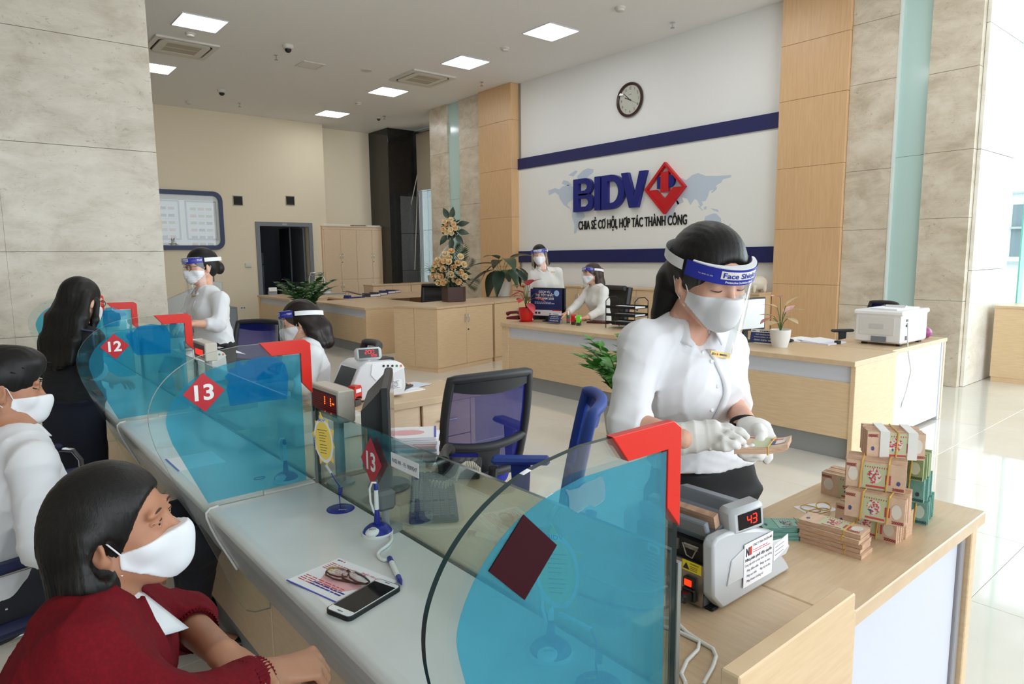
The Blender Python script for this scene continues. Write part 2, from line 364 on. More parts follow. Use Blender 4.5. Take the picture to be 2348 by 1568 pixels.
# big shop windows on the entrance side
w1 = struct(bx('window_1', GLASSG, 10.36, 2.45, 0, 10.375, 2.62, CEIL, r=0)); 
w1m = mat('glass_edge_green', (120, 205, 190), .15)
for y0, y1 in ((1.02, 2.44), (-.4, 1.0), (-1.8, -.42)): bx('pane', GLASSG, 10.36, y0, .02, 10.375, y1, CEIL, w1, r=0)
bx('fin', w1m, 10.2, 2.43, .02, 10.36, 2.447, CEIL, w1, r=0); bx('fin', w1m, 10.2, 1.003, .02, 10.36, 1.017, CEIL, w1, r=0)
struct(bx('ground_outside', mat('pavement', (214, 214, 212), .7), 10.4, -9, -.12, 40, 10, -.02, r=0))
ob = thing('building_across_street', 'pale grey building across the street beyond the entrance glass', 'building', (24, -2, 0))
bx('facade', mat('facade_pale', (226, 230, 232), .6), 0, -8, 0, 3, 10, 4.2, ob, r=0)
for k in range(6): bx('window', mat('facade_window', (120, 135, 142), .2), -.02, -6.5+k*2.6, 1.4, 0, -5.0+k*2.6, 2.9, ob, r=0)
for k in range(3): bx('ledge', mat('facade_ledge', (170, 176, 178), .6), -.15, -8, 1.2+k*1.0, 0, 10, 1.26+k*1.0, ob, r=0)
# big marble column on the customers' side
mc = struct(bx('wall_marble_column', GROUT, -1.4, 8.22, 0, 1.795, 9.4, CEIL, r=0))
zc = [0, .82, 1.66, 2.72, 3.8, CEIL]
for z0, z1 in zip(zc[:-1], zc[1:]):
    bx('slab', STONEG, -1.4, 8.2, z0+.001, .42, 8.22, z1-.002, mc, r=.002); bx('slab', STONEG, .4205, 8.2, z0+.002, 1.815, 8.22, z1-.002, mc, r=.002)
    bx('slab', STONEG, 1.795, 8.22, z0+.002, 1.815, 9.4, z1-.002, mc, r=.002)
# ================================================================== CEILING FITTINGS
LM = mat('lamp_diffuser', (253, 254, 255), .5, emit=LAMP); LF = mat('lamp_frame', (220, 224, 230), .4)
def panel_light(x, y, label):
    t = thing('ceiling_light', label, 'light', (x, y, CEIL), group='square panel lights in the ceiling')
    MB().box(-.315, -.315, -.012, .315, -.3, 0).box(-.315, .3, -.012, .315, .315, 0).box(-.315, -.3, -.012, -.3, .3, 0).box(.3, -.3, -.012, .315, .3, 0).build('frame', LF, t)
    bx('diffuser', LM, -.3, -.3, -.006, .3, .3, 0, t, r=0)
for (u, v), lb in (((458, 52), 'square glowing ceiling light above the ceiling cassette beside the marble column'), ((352, 155), 'square ceiling light half hidden by the marble column'), ((1263, 73), 'square ceiling light closest to the white sign wall top'),
              ((1067, 143), 'square ceiling light just beyond the ceiling cassette towards the sign wall'), ((890, 210), 'square ceiling light between the cassette and the smallest light'), ((762, 261), 'square ceiling light deepest in the room by the back wall')):
    p = Zp(u, v, CEIL); panel_light(float(p[0]), float(p[1]), lb)
for x, y, lb in ((7.3, 5.4, 'square ceiling light over the reception desks'), (3.1, 7.8, 'square ceiling light over the teller counters'), (3.1, 5.0, 'second square ceiling light over the tellers'), (7.3, 2.8, 'square ceiling light by the entrance pilaster'), (3.1, 2.2, 'square ceiling light over the cash desk')): panel_light(x, y, lb)
CW = mat('cassette_white', (222, 219, 210), .5); CT = mat('cassette_grille', (186, 178, 160), .7); CG = mat('cassette_slot', (38, 36, 34), .8)
def rrect(w, h, r, n=5):
    P = []
    for cx, cy, a0 in ((w-r, h-r, 0), (-w+r, h-r, 90), (-w+r, -h+r, 180), (w-r, -h+r, 270)):
        for i in range(n+1): a = math.radians(a0+90*i/n); P.append((cx+r*math.cos(a), cy+r*math.sin(a)))
    return P
def ring(mb, P, Q, z0, z1, m=0):
    n = len(P); V = [(x, y, z0) for x, y in P]+[(x, y, z0) for x, y in Q]+[(x, y, z1) for x, y in P]+[(x, y, z1) for x, y in Q]; f = []
    for i in range(n):
        j = (i+1) % n; f += [(i, n+i, n+j, j), (2*n+i, 2*n+j, 3*n+j, 3*n+i), (i, j, 2*n+j, 2*n+i), (n+i, 3*n+i, 3*n+j, n+j)]
    return mb.add(V, f, m)
def cassette(x, y, lb):
    t = thing('air_conditioner', lb, 'air conditioner', (x, y, CEIL), group='ceiling cassette air conditioners')
    ring(MB(), rrect(.47, .47, .02), rrect(.40, .40, .12), -.03, -.001).build('cover', CW, t)
    MB().prism(rrect(.40, .40, .12), (0, 0, -.012), (1, 0, 0), (0, 1, 0), (0, 0, .009)).build('slot', CG, t)
    ring(MB(), rrect(.365, .365, .09), rrect(.25, .25, .02), -.035, -.012).build('inner_panel', CW, t)
    g = bx('grille', CT, -.25, -.25, -.03, .25, .25, -.012, t, r=.003)
    MB().join(MB().box(-.25, -.002, 0, .25, .002, .004)).build('rib', CW, g, (0, 0, -.034))
p = Zp(415, 108, CEIL); cassette(float(p[0]), float(p[1]), 'ceiling air conditioner cassette partly hidden by the marble column')
p = Zp(969, 179, CEIL); cassette(float(p[0]), float(p[1]), 'square ceiling air conditioner cassette among the far lights')
t = thing('ceiling_vent', 'square ceiling vent with angled dark slats', 'vent', (float(Zp(711, 149, CEIL)[0]), float(Zp(711, 149, CEIL)[1]), CEIL))
ring(MB(), rrect(.2, .2, .004), rrect(.165, .165, .003), -.012, 0).build('frame', CW, t); bx('backing', CG, -.165, -.165, -.004, .165, .165, -.001, t, r=0)
sl = MB().add([(-.16, 0, 0), (.16, 0, 0), (.16, .02, -.012), (-.16, .02, -.012), (-.16, .003, .0), (.16, .003, 0), (.16, .023, -.012), (-.16, .023, -.012)], [(0, 1, 2, 3), (7, 6, 5, 4), (0, 4, 5, 1), (3, 2, 6, 7)]).mesh('slat', CW)
for k in range(8): link('slat', sl, t, (0, -.15+k*.038, -.002))
SM = mat('detector_white', (214, 210, 202), .5)
for (u, v), lb in (((660, 104), 'white dome camera above the ceiling vent'), ((508, 206), 'white dome camera near the back wall over the display case'), ((868, 268), 'small white dome camera by the black granite column')):
    p = Zp(u, v, CEIL); t = thing('dome_camera', lb, 'security camera', (float(p[0]), float(p[1]), CEIL), group='dome cameras'); s = .8 if u > 800 else 1
    MB().lathe([(.085*s, 0), (.085*s, -.02), (.075*s, -.05*s), (.055*s, -.06*s)], 20).build('base', SM, t, smooth=40); MB().lathe([(.055*s, -.055*s), (.05*s, -.085*s), (.03*s, -.108*s), (0, -.115*s)], 18).build('dome', BLACK, t, smooth=60)
p = Zp(485, 261, CEIL); t = thing('bullet_camera', 'small bullet camera hanging under the ceiling by the cream wall', 'security camera', (float(p[0]), float(p[1])-.15, CEIL))
MB().lathe([(.05, 0), (.05, -.02), (.02, -.03), (.018, -.08)], 14).build('bracket', BLACK, t, smooth=40); MB().tube([(0, .05, -.07), (.03, -.1, -.15)], .045, 14).build('body', SM, t, smooth=40)
for (u, v), lb in (((436, 76), 'round smoke detector next to the cassette by the column'), ((433, 233), 'round smoke detector in front of the cream wall'), ((823, 236), 'round smoke detector between the two deepest lights'), ((1158, 110), 'round smoke detector beyond the biggest light'), ((1422, 17), 'round smoke detector high above the wall clock')):
    p = Zp(u, v, CEIL); tag(MB().lathe([(.075, 0), (.075, -.02), (.06, -.03), (.055, -.05), (.02, -.06), (0, -.06)], 18).build('smoke_detector', SM, None, (float(p[0]), float(p[1]), CEIL), smooth=35), lb, 'smoke detector', 'smoke detectors')
p = Zp(840, 161, CEIL); tag(MB().lathe([(.1, 0), (.1, -.01), (.07, -.012), (0, -.012)], 20).build('ceiling_speaker', SM, None, (float(p[0]), float(p[1]), CEIL), smooth=35), 'flat round speaker disc in the ceiling near the cassette', 'speaker')
for (u, v), lb in (((633, 127), 'sprinkler head just beside the dome camera'), ((549, 237), 'sprinkler head in front of the cream wall'), ((1104, 188), 'sprinkler head above the window side pilaster'), ((881, 266), 'sprinkler head beside the smallest dome camera'), ((1542, 52), 'sprinkler head above the sign wall')):
    p = Zp(u, v, CEIL); t = thing('sprinkler', lb, 'sprinkler', (float(p[0]), float(p[1]), CEIL), group='sprinkler heads')
    MB().lathe([(.04, 0), (.04, -.008), (.012, -.012), (.012, -.07)], 12).build('stem', CHROME, t); MB().lathe([(.03, -.07), (.03, -.075), (0, -.078)], 12).build('deflector', STEEL, t)
# ================================================================== WALL FITTINGS
# display case of sample notes on the cream wall
x0 = 3.2; x1 = float(Yp(508, 450, YB)[0]); z1 = float(Yp(440, 437, YB)[2]); z0 = float(Yp(440, 573, YB)[2])
t = thing('display_case', 'blue framed display case with note charts behind plastic', 'display case', ((x0+x1)/2, YB, (z0+z1)/2)); hw, hh = (x1-x0)/2, (z1-z0)/2
def vplate(P, y0, y1, m, name, par): return MB().prism(P, (0, y0, 0), (1, 0, 0), (0, 0, 1), (0, y1-y0, 0)).build(name, m, par)
a = MB(); P, Q = rrect(hw, hh, .2), rrect(hw-.09, hh-.1, .13); ring(a, P, Q, 0, .05); a.xf(Matrix.Rotation(PI/2, 4, 'X')).build('frame', mat('case_blue', (44, 58, 100), .4), t)
vplate(rrect(hw-.09, hh-.1, .13), -.015, -.003, mat('case_back', (222, 224, 220), .6), 'backing', t)
for k, cx in ((0, hw-.48), (1, hw-1.28)):
    f = MB(); ring(f, rrect(.34, hh-.23, .004), rrect(.31, hh-.26, .003), 0, .02); f.xf(Matrix.Rotation(PI/2, 4, 'X')); fo = f.build('chart', mat('chart_frame', (150, 154, 158), .4), t, (cx, -.015, 0))
    s = MB(); s.add([(-.31, -.006, -hh+.26), (.31, -.006, -hh+.26), (.31, -.006, hh-.26), (-.31, -.006, hh-.26)], [(0, 1, 2, 3)], 0); rg = random.Random(5+k)
    for i in range(6):
        for j in range(3): 
            xx = -.24+j*.17; zz = hh-.38-i*.16; s.add([(xx, -.008, zz-.06), (xx+.13, -.008, zz-.06), (xx+.13, -.008, zz), (xx, -.008, zz)], [(0, 1, 2, 3)], 1+rg.randrange(3))
    s.build('sheet', [mat('chart_sheet', (214, 218, 218), .5), mat('chart_a', (150, 160, 168), .6), mat('chart_b', (196, 168, 156), .6), mat('chart_c', (176, 182, 150), .6)], fo)
vplate(rrect(hw-.1, hh-.11, .12), -.047, -.045, clear('case_plastic', (.97, .98, .98), .05), 'glazing', t)
for (u, v), lb in (((545, 460), 'small square black wall speaker beside the display case'), ((665, 460), 'small square black wall speaker above the doorway')):
    p = Yp(u, v, YB); t = thing('wall_speaker', lb, 'speaker', (float(p[0]), YB, float(p[2])), group='square wall speakers'); bx('frame', mat('putty', (200, 190, 170), .6), -.12, -.015, -.12, .12, 0, .12, t); bx('grille', BLACKM, -.1, -.03, -.1, .1, -.015, .1, t)
    for k in range(5): bx('slot', mat('speaker_slot', (52, 50, 48), .6), -.085, -.034, -.075+k*.036, .085, -.03, -.063+k*.036, t, r=0)
p = Yp(569, 608, YB); t = thing('wall_box', 'cream connection box on the cream wall beside the doorway', 'wall box', (float(p[0]), YB, float(p[2]))); bx('housing', CW, -.075, -.03, -.05, .075, 0, .05, t, r=.006); bx('lid', CW, -.05, -.036, -.03, .05, -.03, .03, t)
p = Yp(557, 706, YB); t = thing('power_socket', 'white double power socket low on the cream wall', 'socket', (float(p[0]), YB, float(p[2]))); bx('plate', WHITE, -.07, -.012, -.045, .07, 0, .045, t)
for k in (-.03, .03): bx('outlet', mat('socket_grey', (120, 120, 122), .5), k-.018, -.014, -.015, k+.018, -.012, .02, t, r=0)
# bank sign
SGN = thing('bank_sign', 'large white wall sign with raised blue bank letters, red diamond and pale world map', 'sign', (XS, 7.95, 0))
U_, W_, N_ = (0, -1, 0), (0, 0, 1), (-1, 0, 0)
def sg(x): return x-7.95
bx('board', mat('sign_white', (238, 239, 236), .5), -.03, sg(4.94), 1.62, 0, sg(10.62), 3.46, SGN, r=.002)
zt = [(float(Xp(1193, 360, XS)[2]), float(Xp(1786, 265, XS)[2])), (float(Xp(1193, 385, XS)[2]), float(Xp(1786, 300, XS)[2]))]
bx('band', NAVY, -.055, sg(4.94), (zt[1][0]+zt[1][1])/2, 0, sg(10.68), (zt[0][0]+zt[0][1])/2, SGN); bx('band', NAVY, -.055, sg(4.94), 1.44, 0, sg(10.62), 1.665, SGN)
MAPM = mat('map_blue', (196, 210, 226), .6)
for Pm in ([(275, 915), (330, 895), (365, 905), (395, 880), (440, 868), (500, 895), (520, 925), (480, 950), (495, 965), (470, 990), (440, 1010), (430, 1035), (455, 1060), (482, 1072), (440, 1058), (400, 1030), (372, 985), (360, 950), (330, 930), (280, 955)],
           [(510, 800), (560, 750), (600, 733), (645, 742), (640, 770), (600, 800), (570, 828), (520, 820)], [(385, 860), (400, 830), (440, 840), (470, 870), (430, 875)], [(440, 790), (500, 750), (515, 760), (480, 800)],
           [(470, 1078), (520, 1065), (570, 1100), (575, 1130), (545, 1160), (520, 1200), (505, 1262), (485, 1268), (490, 1200), (470, 1130)],
           [(1150, 1000), (1200, 960), (1260, 960), (1300, 990), (1335, 1000), (1345, 1020), (1310, 1060), (1300, 1110), (1270, 1160), (1250, 1180), (1240, 1140), (1230, 1060), (1180, 1060), (1150, 1030)],
           [(1190, 890), (1240, 830), (1330, 840), (1360, 810), (1400, 830), (1450, 790), (1500, 772), (1560, 795), (1650, 795), (1770, 788), (1770, 805), (1700, 825), (1690, 850), (1650, 870), (1640, 900), (1590, 920), (1580, 960), (1560, 1000), (1530, 1005), (1540, 1030), (1520, 1050), (1490, 990), (1470, 985), (1435, 1035), (1410, 980), (1370, 970), (1380, 1010), (1330, 1030), (1310, 960), (1260, 940), (1200, 930)],
           [(1640, 895), (1655, 880), (1650, 905), (1615, 935), (1605, 930)], [(1505, 1035), (1540, 1075), (1535, 1082), (1500, 1045)], [(1545, 1050), (1570, 1040), (1565, 1070), (1548, 1072)], [(1600, 1060), (1660, 1070), (1670, 1092), (1630, 1080)],
           [(1550, 1150), (1560, 1125), (1600, 1110), (1630, 1100), (1650, 1105), (1685, 1140), (1690, 1170), (1660, 1200), (1620, 1180), (1560, 1175)], [(1735, 1215), (1770, 1180), (1765, 1195), (1745, 1222)]):
    q = [Xp(1180+x/3.563, 180+y/3.563, XS-.03) for x, y in Pm]
    MB().prism([(-(a[1]-7.95), a[2]) for a in q], (-.03, 0, 0), U_, W_, (-.002, 0, 0)).build('continent', MAPM, SGN)
LB = mat('letter_blue', (26, 34, 122), .35)
def half_ring(mb, y, z, a, h, t_, o):
    """right half of an oval ring, outer half-width a, half-height h, stroke t_"""
    A = [(a*math.sin(q), -h*math.cos(q)) for q in np.linspace(0, PI, 15)]; B = [((a-t_)*math.sin(q), -(h-t_*.78)*math.cos(q)) for q in np.linspace(0, PI, 15)]
    for i in range(14): mb.prism([A[i], A[i+1], B[i+1], B[i]], (o, y, z), U_, W_, (-.07, 0, 0))
def bar(mb, y, z, pts): mb.prism(pts, (-.03, y, z), U_, W_, (-.07, 0, 0))
for ch, ya, wd in (('B', 8.935, .50), ('I', 8.405, .14), ('D', 8.235, .52), ('V', 7.79, .545)):
    k = MB(); y0 = sg(ya); z0 = 2.355; h = .585; st = .135
    if ch == 'V': bar(k, y0, z0, [(0, h), (.15, h), (wd/2+.015, .19), (wd-.15, h), (wd, h), (wd/2+.09, 0), (wd/2-.09, 0)])
    else: bar(k, y0, z0, [(0, 0), (st, 0), (st, h), (0, h)])
    if ch == 'B':
        for zb, zt, w2 in ((0, .315, wd), (.285, h, wd-.03)):
            hh = (zt-zb)/2; ax = min(hh*1.15, w2-st); xs = w2-ax; bar(k, y0, z0, [(st, zt-.085), (xs, zt-.085), (xs, zt), (st, zt)]); bar(k, y0, z0, [(st, zb), (xs, zb), (xs, zb+.085), (st, zb+.085)]); half_ring(k, y0-xs, z0+zb+hh, ax, hh, .125, -.03)
    if ch == 'D':
        ax = .30; xs = wd-ax; bar(k, y0, z0, [(st, h-.105), (xs, h-.105), (xs, h), (st, h)]); bar(k, y0, z0, [(st, 0), (xs, 0), (xs, .105), (st, .105)]); half_ring(k, y0-xs, z0+h/2, ax, h/2, .135, -.03)
    k.build('letter', LB, SGN)
k = MB(); put_text(k, 'CHIA SẺ CƠ HỘI, HỢP TÁC THÀNH CÔNG', (-.03, sg(7.665), 2.035), U_, W_, .155, 2.38, .012, thick=(-.015, 0, 0)); k.build('slogan', mat('slogan_black', (22, 24, 26), .4), SGN)

ec = (6.885, 2.62); ew, eh = .40, .41
def dia(s): return [(-ew*s, 0), (0, -eh*s), (ew*s, 0), (0, eh*s)]
eo = np.array([-.03, sg(ec[0]), ec[1]])
k = MB(); P = dia(1); Q = dia(.86); V = [eo+np.array(U_)*a+np.array(W_)*c+np.array(N_)*n for n in (0, .07) for pp in (P, Q) for a, c in pp]
f = []
for i in range(4):
    j = (i+1) % 4; f += [(8+i, 8+j, 12+j, 12+i), (i, j, 8+j, 8+i), (4+j, 4+i, 12+i, 12+j)]
k.add(V, f); k.prism([(a*ew, c*eh) for a, c in ((-.84, -.03), (0, -.86), (.84, .0), (.42, .02), (0, -.42), (-.42, -.03))], eo, U_, W_, (-.05, 0, 0)); k.prism([(a*ew, c*eh) for a, c in ((-.19, -.15), (.19, -.12), (.19, .64), (-.19, .62))], eo, U_, W_, (-.06, 0, 0))
k.build('emblem', mat('emblem_red', (196, 26, 34), .35), SGN)
k = MB().prism([(a*ew, c*eh) for a, c in ((-.38, -.0), (-.19, -.0), (-.19, .46), (-.38, .45))], eo, U_, W_, (-.05, 0, 0)); k.prism([(.19*ew, .02*eh)]+[(ew*(.22+.24*math.sin(a)), eh*(.26-.24*math.cos(a))) for a in np.linspace(0, PI, 8)]+[(.19*ew, .5*eh)], eo, U_, W_, (-.05, 0, 0)); k.build('emblem_bars', LB, SGN)
# clock
p = Xp(1446, 229, XS); t = thing('wall_clock', 'round brown framed wall clock above the sign', 'clock', (XS, float(p[1]), float(p[2])))
RY = Matrix.Rotation(-PI/2, 4, 'Y')
MB().lathe([(.2, 0), (.272, 0), (.282, .02), (.275, .045), (.255, .055), (.238, .04), (.232, .02)], 40, cap=False).xf(RY).build('frame', mat('clock_brown', (62, 36, 30), .25), t, smooth=40)
MB().lathe([(.236, .015), (0, .015)], 40, cap=False).xf(RY).build('face', mat('clock_face', (222, 222, 212), .5), t)
k = MB()
for h in range(1, 13):
    a = math.radians(h*30); c = np.array([-.0165, -.187*math.sin(a), .187*math.cos(a)-.021]); put_text(k, str(h), c, U_, W_, .044, None, .0)
put_text(k, 'QUARTZ', (-.0165, 0, .08), U_, W_, .012); k.build('numerals', INK, t)
def hand(ang, l, wd, nm, x):
    a = math.radians(ang); u = np.array([0, -math.sin(a), math.cos(a)]); s = np.array([0, -math.cos(a), -math.sin(a)]); c = np.array([x, 0, 0])
    MB().prism([(-wd, -.03), (wd, -.03), (wd*.6, l), (-wd*.6, l)], c, s, u, (-.002, 0, 0)).build(nm, BLACK, t)
hand(293, .12, .009, 'hour_hand', -.02); hand(312, .18, .007, 'minute_hand', -.024); hand(118, .18, .002, 'second_hand', -.028)
MB().lathe([(.236, .05), (.1, .056), (0, .058)], 32, cap=False).xf(RY).build('glass', clear('clock_glass', (1, 1, 1), .04), t, smooth=60)
# ================================================================== TELLER COUNTERS
TZ = .77
WSTONE = mat('white_counter_stone', (226, 228, 226), .18, noise=3, rgb2=(216, 219, 217))
GLASSE = clear('divider_glass', (.96, .985, .975), .035)
GEDGE = mat('glass_edge_dark', (38, 66, 70), .1); GEDGL = mat('glass_edge_reflecting', (186, 206, 204), .1)  # pale copy has the whitish reflections on the far edges painted in
FILM = clear('blue_film', (.47, .85, .945), .03, rough=.08, haze=.2, hazecol=(90, 205, 238))
FILMD = clear('blue_sticker', (.60, .90, 1.0), .02, haze=.30, hazecol=(10, 160, 225))
FILMP = clear('pale_blue_sticker', (.85, .95, .97), .03, haze=.25, hazecol=(150, 205, 220))
DIVY = [.69, 2.25, 3.77, 5.12, 6.42]
def counter(y0, y1, lb):
    t = thing('teller_counter', lb, 'counter', (0, y0, 0), 0, 'customer counter sections in a row'); L = y1-y0; U, W = (1, 0, 0), (0, 0, 1)
    MB().prism([(.945, .77), (.60, .77), (.578, .767), (.567, .758), (.565, .742), (.60, .735), (.945, .735)], (0, .007, 0), U, W, (0, L-.014, 0)).build('worktop', WSTONE, t, bevel=.004)
    MB().prism([(.566, .743), (.576, .708), (.592, .665), (.65, .54), (.668, .545), (.61, .67), (.60, .735)], (0, .007, 0), U, W, (0, L-.014, 0)).build('apron', mat('apron_grey', (206, 207, 209), .2, noise=1.6, rgb2=(186, 187, 191)), t)
    bx('front_panel', WOODL, .755, .004, .10, .773, L/2-.002, .735, t); bx('front_panel', WOODL, .755, L/2+.002, .10, .773, L-.004, .735, t); bx('plinth', GREYP, .765, .003, 0, .78, L-.003, .10, t, r=0)
    MB().tube([(.60, L-.014, .772), (.574, L-.014, .769), (.562, L-.014, .757), (.562, L-.014, .742), (.573, L-.014, .705), (.588, L-.014, .665), (.645, L-.014, .54)], .004, 8).build('edge_trim', WHITE, t, smooth=50)
    return t
for k, lb in ((0, 'white counter section with phone, form and pen stand on it'), (1, 'white counter section between the glass dividers numbered 13 and 12'), (2, 'white counter section in front of the woman in the dark suit'), (3, 'white counter section furthest back beside the marble column')): counter(DIVY[k], DIVY[k+1]-.0, lb)
GL = [(.938, .785), (.938, 1.27), (.925, 1.288), (.70, 1.287), (.60, 1.272), (.54, 1.25), (.49, 1.218), (.45, 1.175), (.424, 1.12), (.42, 1.06), (.434, .99), (.60, .56), (.645, .43), (.656, .400), (.672, .378), (.70, .362), (.752, .358), (.752, .73), (.752, .785)]
FI = [(.902, .79), (.902, 1.24), (.70, 1.24), (.625, 1.226), (.565, 1.203), (.515, 1.165), (.482, 1.12), (.466, 1.07), (.48, 1.0), (.572, .785), (.6, .787)]
GL = [tuple(q) for q in GL[:3]]+[tuple(q) for q in catmull(GL[3:11], 5)]+GL[11:]
FI = FI[:2]+[tuple(q) for q in catmull(FI[2:9], 5)]+FI[9:]
def divider(y, num, lb, stick=None, dark=False):
    t = thing('glass_divider', lb, 'divider', (0, y, 0), 0, 'glass dividers along the counter')
    g = MB().prism(GL, (0, -.005, 0), (1, 0, 0), (0, 0, 1), (0, .010, 0)); g.m = [0, 0]+[1]*len(GL); g.build('glass_panel', [GLASSE, GEDGE if dark else GEDGL], t)
    MB().prism(FI, (0, -.0068, 0), (1, 0, 0), (0, 0, 1), (0, .0010, 0)).build('blue_film', FILM, t)
    R = [(.765, 1.290), (.92, 1.290), (.941, 1.275), (.941, 1.098), (.905, 1.140), (.905, 1.243), (.803, 1.243)]
    MB().prism(R, (0, -.008, 0), (1, 0, 0), (0, 0, 1), (0, .016, 0)).build('corner_cover', RED, t, bevel=.0015)
    MB().box(.939, -.008, .77, .949, .008, 1.03).build('edge_profile', mat('alu_grey', (150, 154, 150), .35, .5), t)
    dm = mat('diamond_backlit', (48, 4, 16), .55, spec=.15) if dark else DRED  # backlit diamond, its shade put into the colour
    d = MB().prism([(-.063, 0), (0, -.063), (.063, 0), (0, .063)], (.582, -.0088, 1.15), (1, 0, 0), (0, 0, 1), (0, .0018, 0)).build('number_diamond', dm, t)
    if not dark:
        k = MB(); put_text(k, num, (.582, -.0094, 1.127), (1, 0, 0), (0, 0, 1), .048, .058, .028); k.build('numeral', WHITE, d)
    if stick is not None:
        q = [Yp(a, b, y) for a, b in stick]; MB().prism([(p[0], p[2]) for p in q], (0, -.0082, 0), (1, 0, 0), (0, 0, 1), (0, .0012, 0)).build('sticker', FILMP if dark else FILMD, t)
    return t
S = lambda L, sx, ox, oy: [(ox+a/sx, oy+b/sx) for a, b in L]
s13 = S([(1462, 1320), (1490, 1296), (1500, 1268), (1532, 1262), (1542, 1222), (1566, 1218), (1578, 1252), (1640, 1204), (1720, 1186), (1800, 1196), (1858, 1240), (1880, 1320), (1872, 1462), (1700, 1482), (1500, 1512), (1478, 1400), (1492, 1350)], 2.851, 0, 400)
s12 = S([(822, 1056), (838, 1016), (870, 1030), (900, 992), (985, 976), (1080, 988), (1110, 1040), (1115, 1165), (900, 1180), (870, 1160), (842, 1092)], 2.851, 0, 400)
s11 = S([(672, 900), (690, 872), (740, 866), (770, 880), (810, 890), (828, 918), (790, 930), (780, 990), (675, 1000)], 2.851, 0, 400)
s14 = S([(1130, 1130), (1165, 1140), (1250, 1120), (1300, 1075), (1400, 1040), (1440, 1012), (1470, 1030), (1490, 1120), (1480, 1225), (1390, 1290), (1340, 1270), (1240, 1345), (1165, 1300), (1160, 1200)], 3.919, 1000, 830)
divider(DIVY[0], '14', 'big blue glass divider closest to the camera with a dark plain diamond', s14, True)
divider(DIVY[1], '13', 'glass divider with blue film, red corner and diamond reading thirteen', s13)
divider(DIVY[2], '12', 'glass divider with blue film, red corner and diamond reading twelve', s12)
divider(DIVY[3], '11', 'plain looking blue glass divider just behind the woman in the dark suit', s11)
divider(DIVY[4], '10', 'glass divider with diamond numbered 10 against the marble column')
SCG = clear('screen_glass', (.78, .87, .85), .03)
def screen(y0, y1, lb):
    t = thing('service_screen', lb, 'glass screen', (.95, y0, TZ), 0, 'low glass screens behind the counter')
    g = MB().box(-.005, .014, 0, .005, y1-y0-.014, .275); g.m = [1, 1, 1, 0, 1, 0]; g.build('pane', [SCG, GEDGE], t); return t
sc13 = screen(DIVY[0], DIVY[1], 'low glass screen with the red diamond numbered 13 and a paper label')
screen(DIVY[1], DIVY[2], 'low glass screen between dividers 13 and 12'); screen(DIVY[2], DIVY[3], 'low glass screen in front of the standing bespectacled teller')
p = Xp(851, 1058, .944); yl, zl = p[1]-DIVY[0], p[2]-TZ
dd = MB().prism([(-.066, 0), (0, -.076), (.066, 0), (0, .076)], (-.0066, yl, zl), (0, -1, 0), (0, 0, 1), (.0014, 0, 0)).build('number_diamond', DRED, sc13)
k = MB(); put_text(k, '13', (-.0072, yl, zl-.027), (0, -1, 0), (0, 0, 1), .056, .058, .028); k.build('numeral', WHITE, dd)
a, b_ = Xp(897, 1040, .944), Xp(960, 1091, .944); la = MB(); ya, yb = a[1]-DIVY[0], b_[1]-DIVY[0]; zm = (Xp(928, 1066, .944)[2])-TZ
pl_ = MB().box(-.0068, yb, zm-.021, -.0052, ya, zm+.021).build('wifi_label', PAPER, sc13)
k = MB(); put_text(k, 'PASS WI – FI: 19009247', (-.0073, (ya+yb)/2, zm-.006), (0, -1, 0), (0, 0, 1), .012, (ya-yb)*.9, .006); k.build('lettering', INK, pl_)
# ------------------------------------------------------------------ tellers' desks
def desk(lb, parts, cat='desk', name='teller_desk', group=None):
    t = thing(name, lb, cat, (0, 0, 0), 0, group)
    for nm, m, x0, y0, z0, x1, y1, z1 in parts: bx(nm, m, x0, y0, z0, x1, y1, z1, t)
    return t
desk('maple teller desk with money counting machine and keyboard behind counter 13', [('top', WOODX, .956, .61, TZ-.035, 1.447, DIVY[1]-.02, TZ), ('leg_panel', WOOD, 1.40, .66, 0, 1.43, 1.0, TZ-.035), ('leg_panel', WOOD, .99, 2.17, 0, 1.40, 2.2, TZ-.035), ('back_panel', WOOD, .985, .66, .1, 1.0, 2.17, TZ-.035)])
desk('maple cash desk wing with white front panel carrying bundles of banknotes', [('top', WOODT, 1.45, .605, TZ-.04, 2.40, 1.07, TZ), ('front_panel', WHITEP, 1.49, .645, .06, 2.30, .66, TZ-.04), ('leg_panel', WOOD, 1.452, .63, 0, 1.488, 1.04, TZ-.04), ('leg_panel', mat('grey_edge', (150, 148, 152), .4), 2.302, .635, 0, 2.338, 1.04, TZ-.04), ('leg_panel', WOOD, 2.342, .62, 0, 2.385, 1.04, TZ-.04), ('plinth', GREYP, 1.49, .67, 0, 2.30, .69, .06)], name='cash_desk')
tag(bx('end_board', WOOD, .955, .565, 0, 1.392, .602, .865, r=.003), 'plain maple board closing the near end of the teller desk', 'board')
tag(MB().rbox(1.434, .585, .0, 1.448, .603, .80, .002).build('corner_strip', WOOD), 'narrow maple strip between end board and cash desk wing', 'strip')
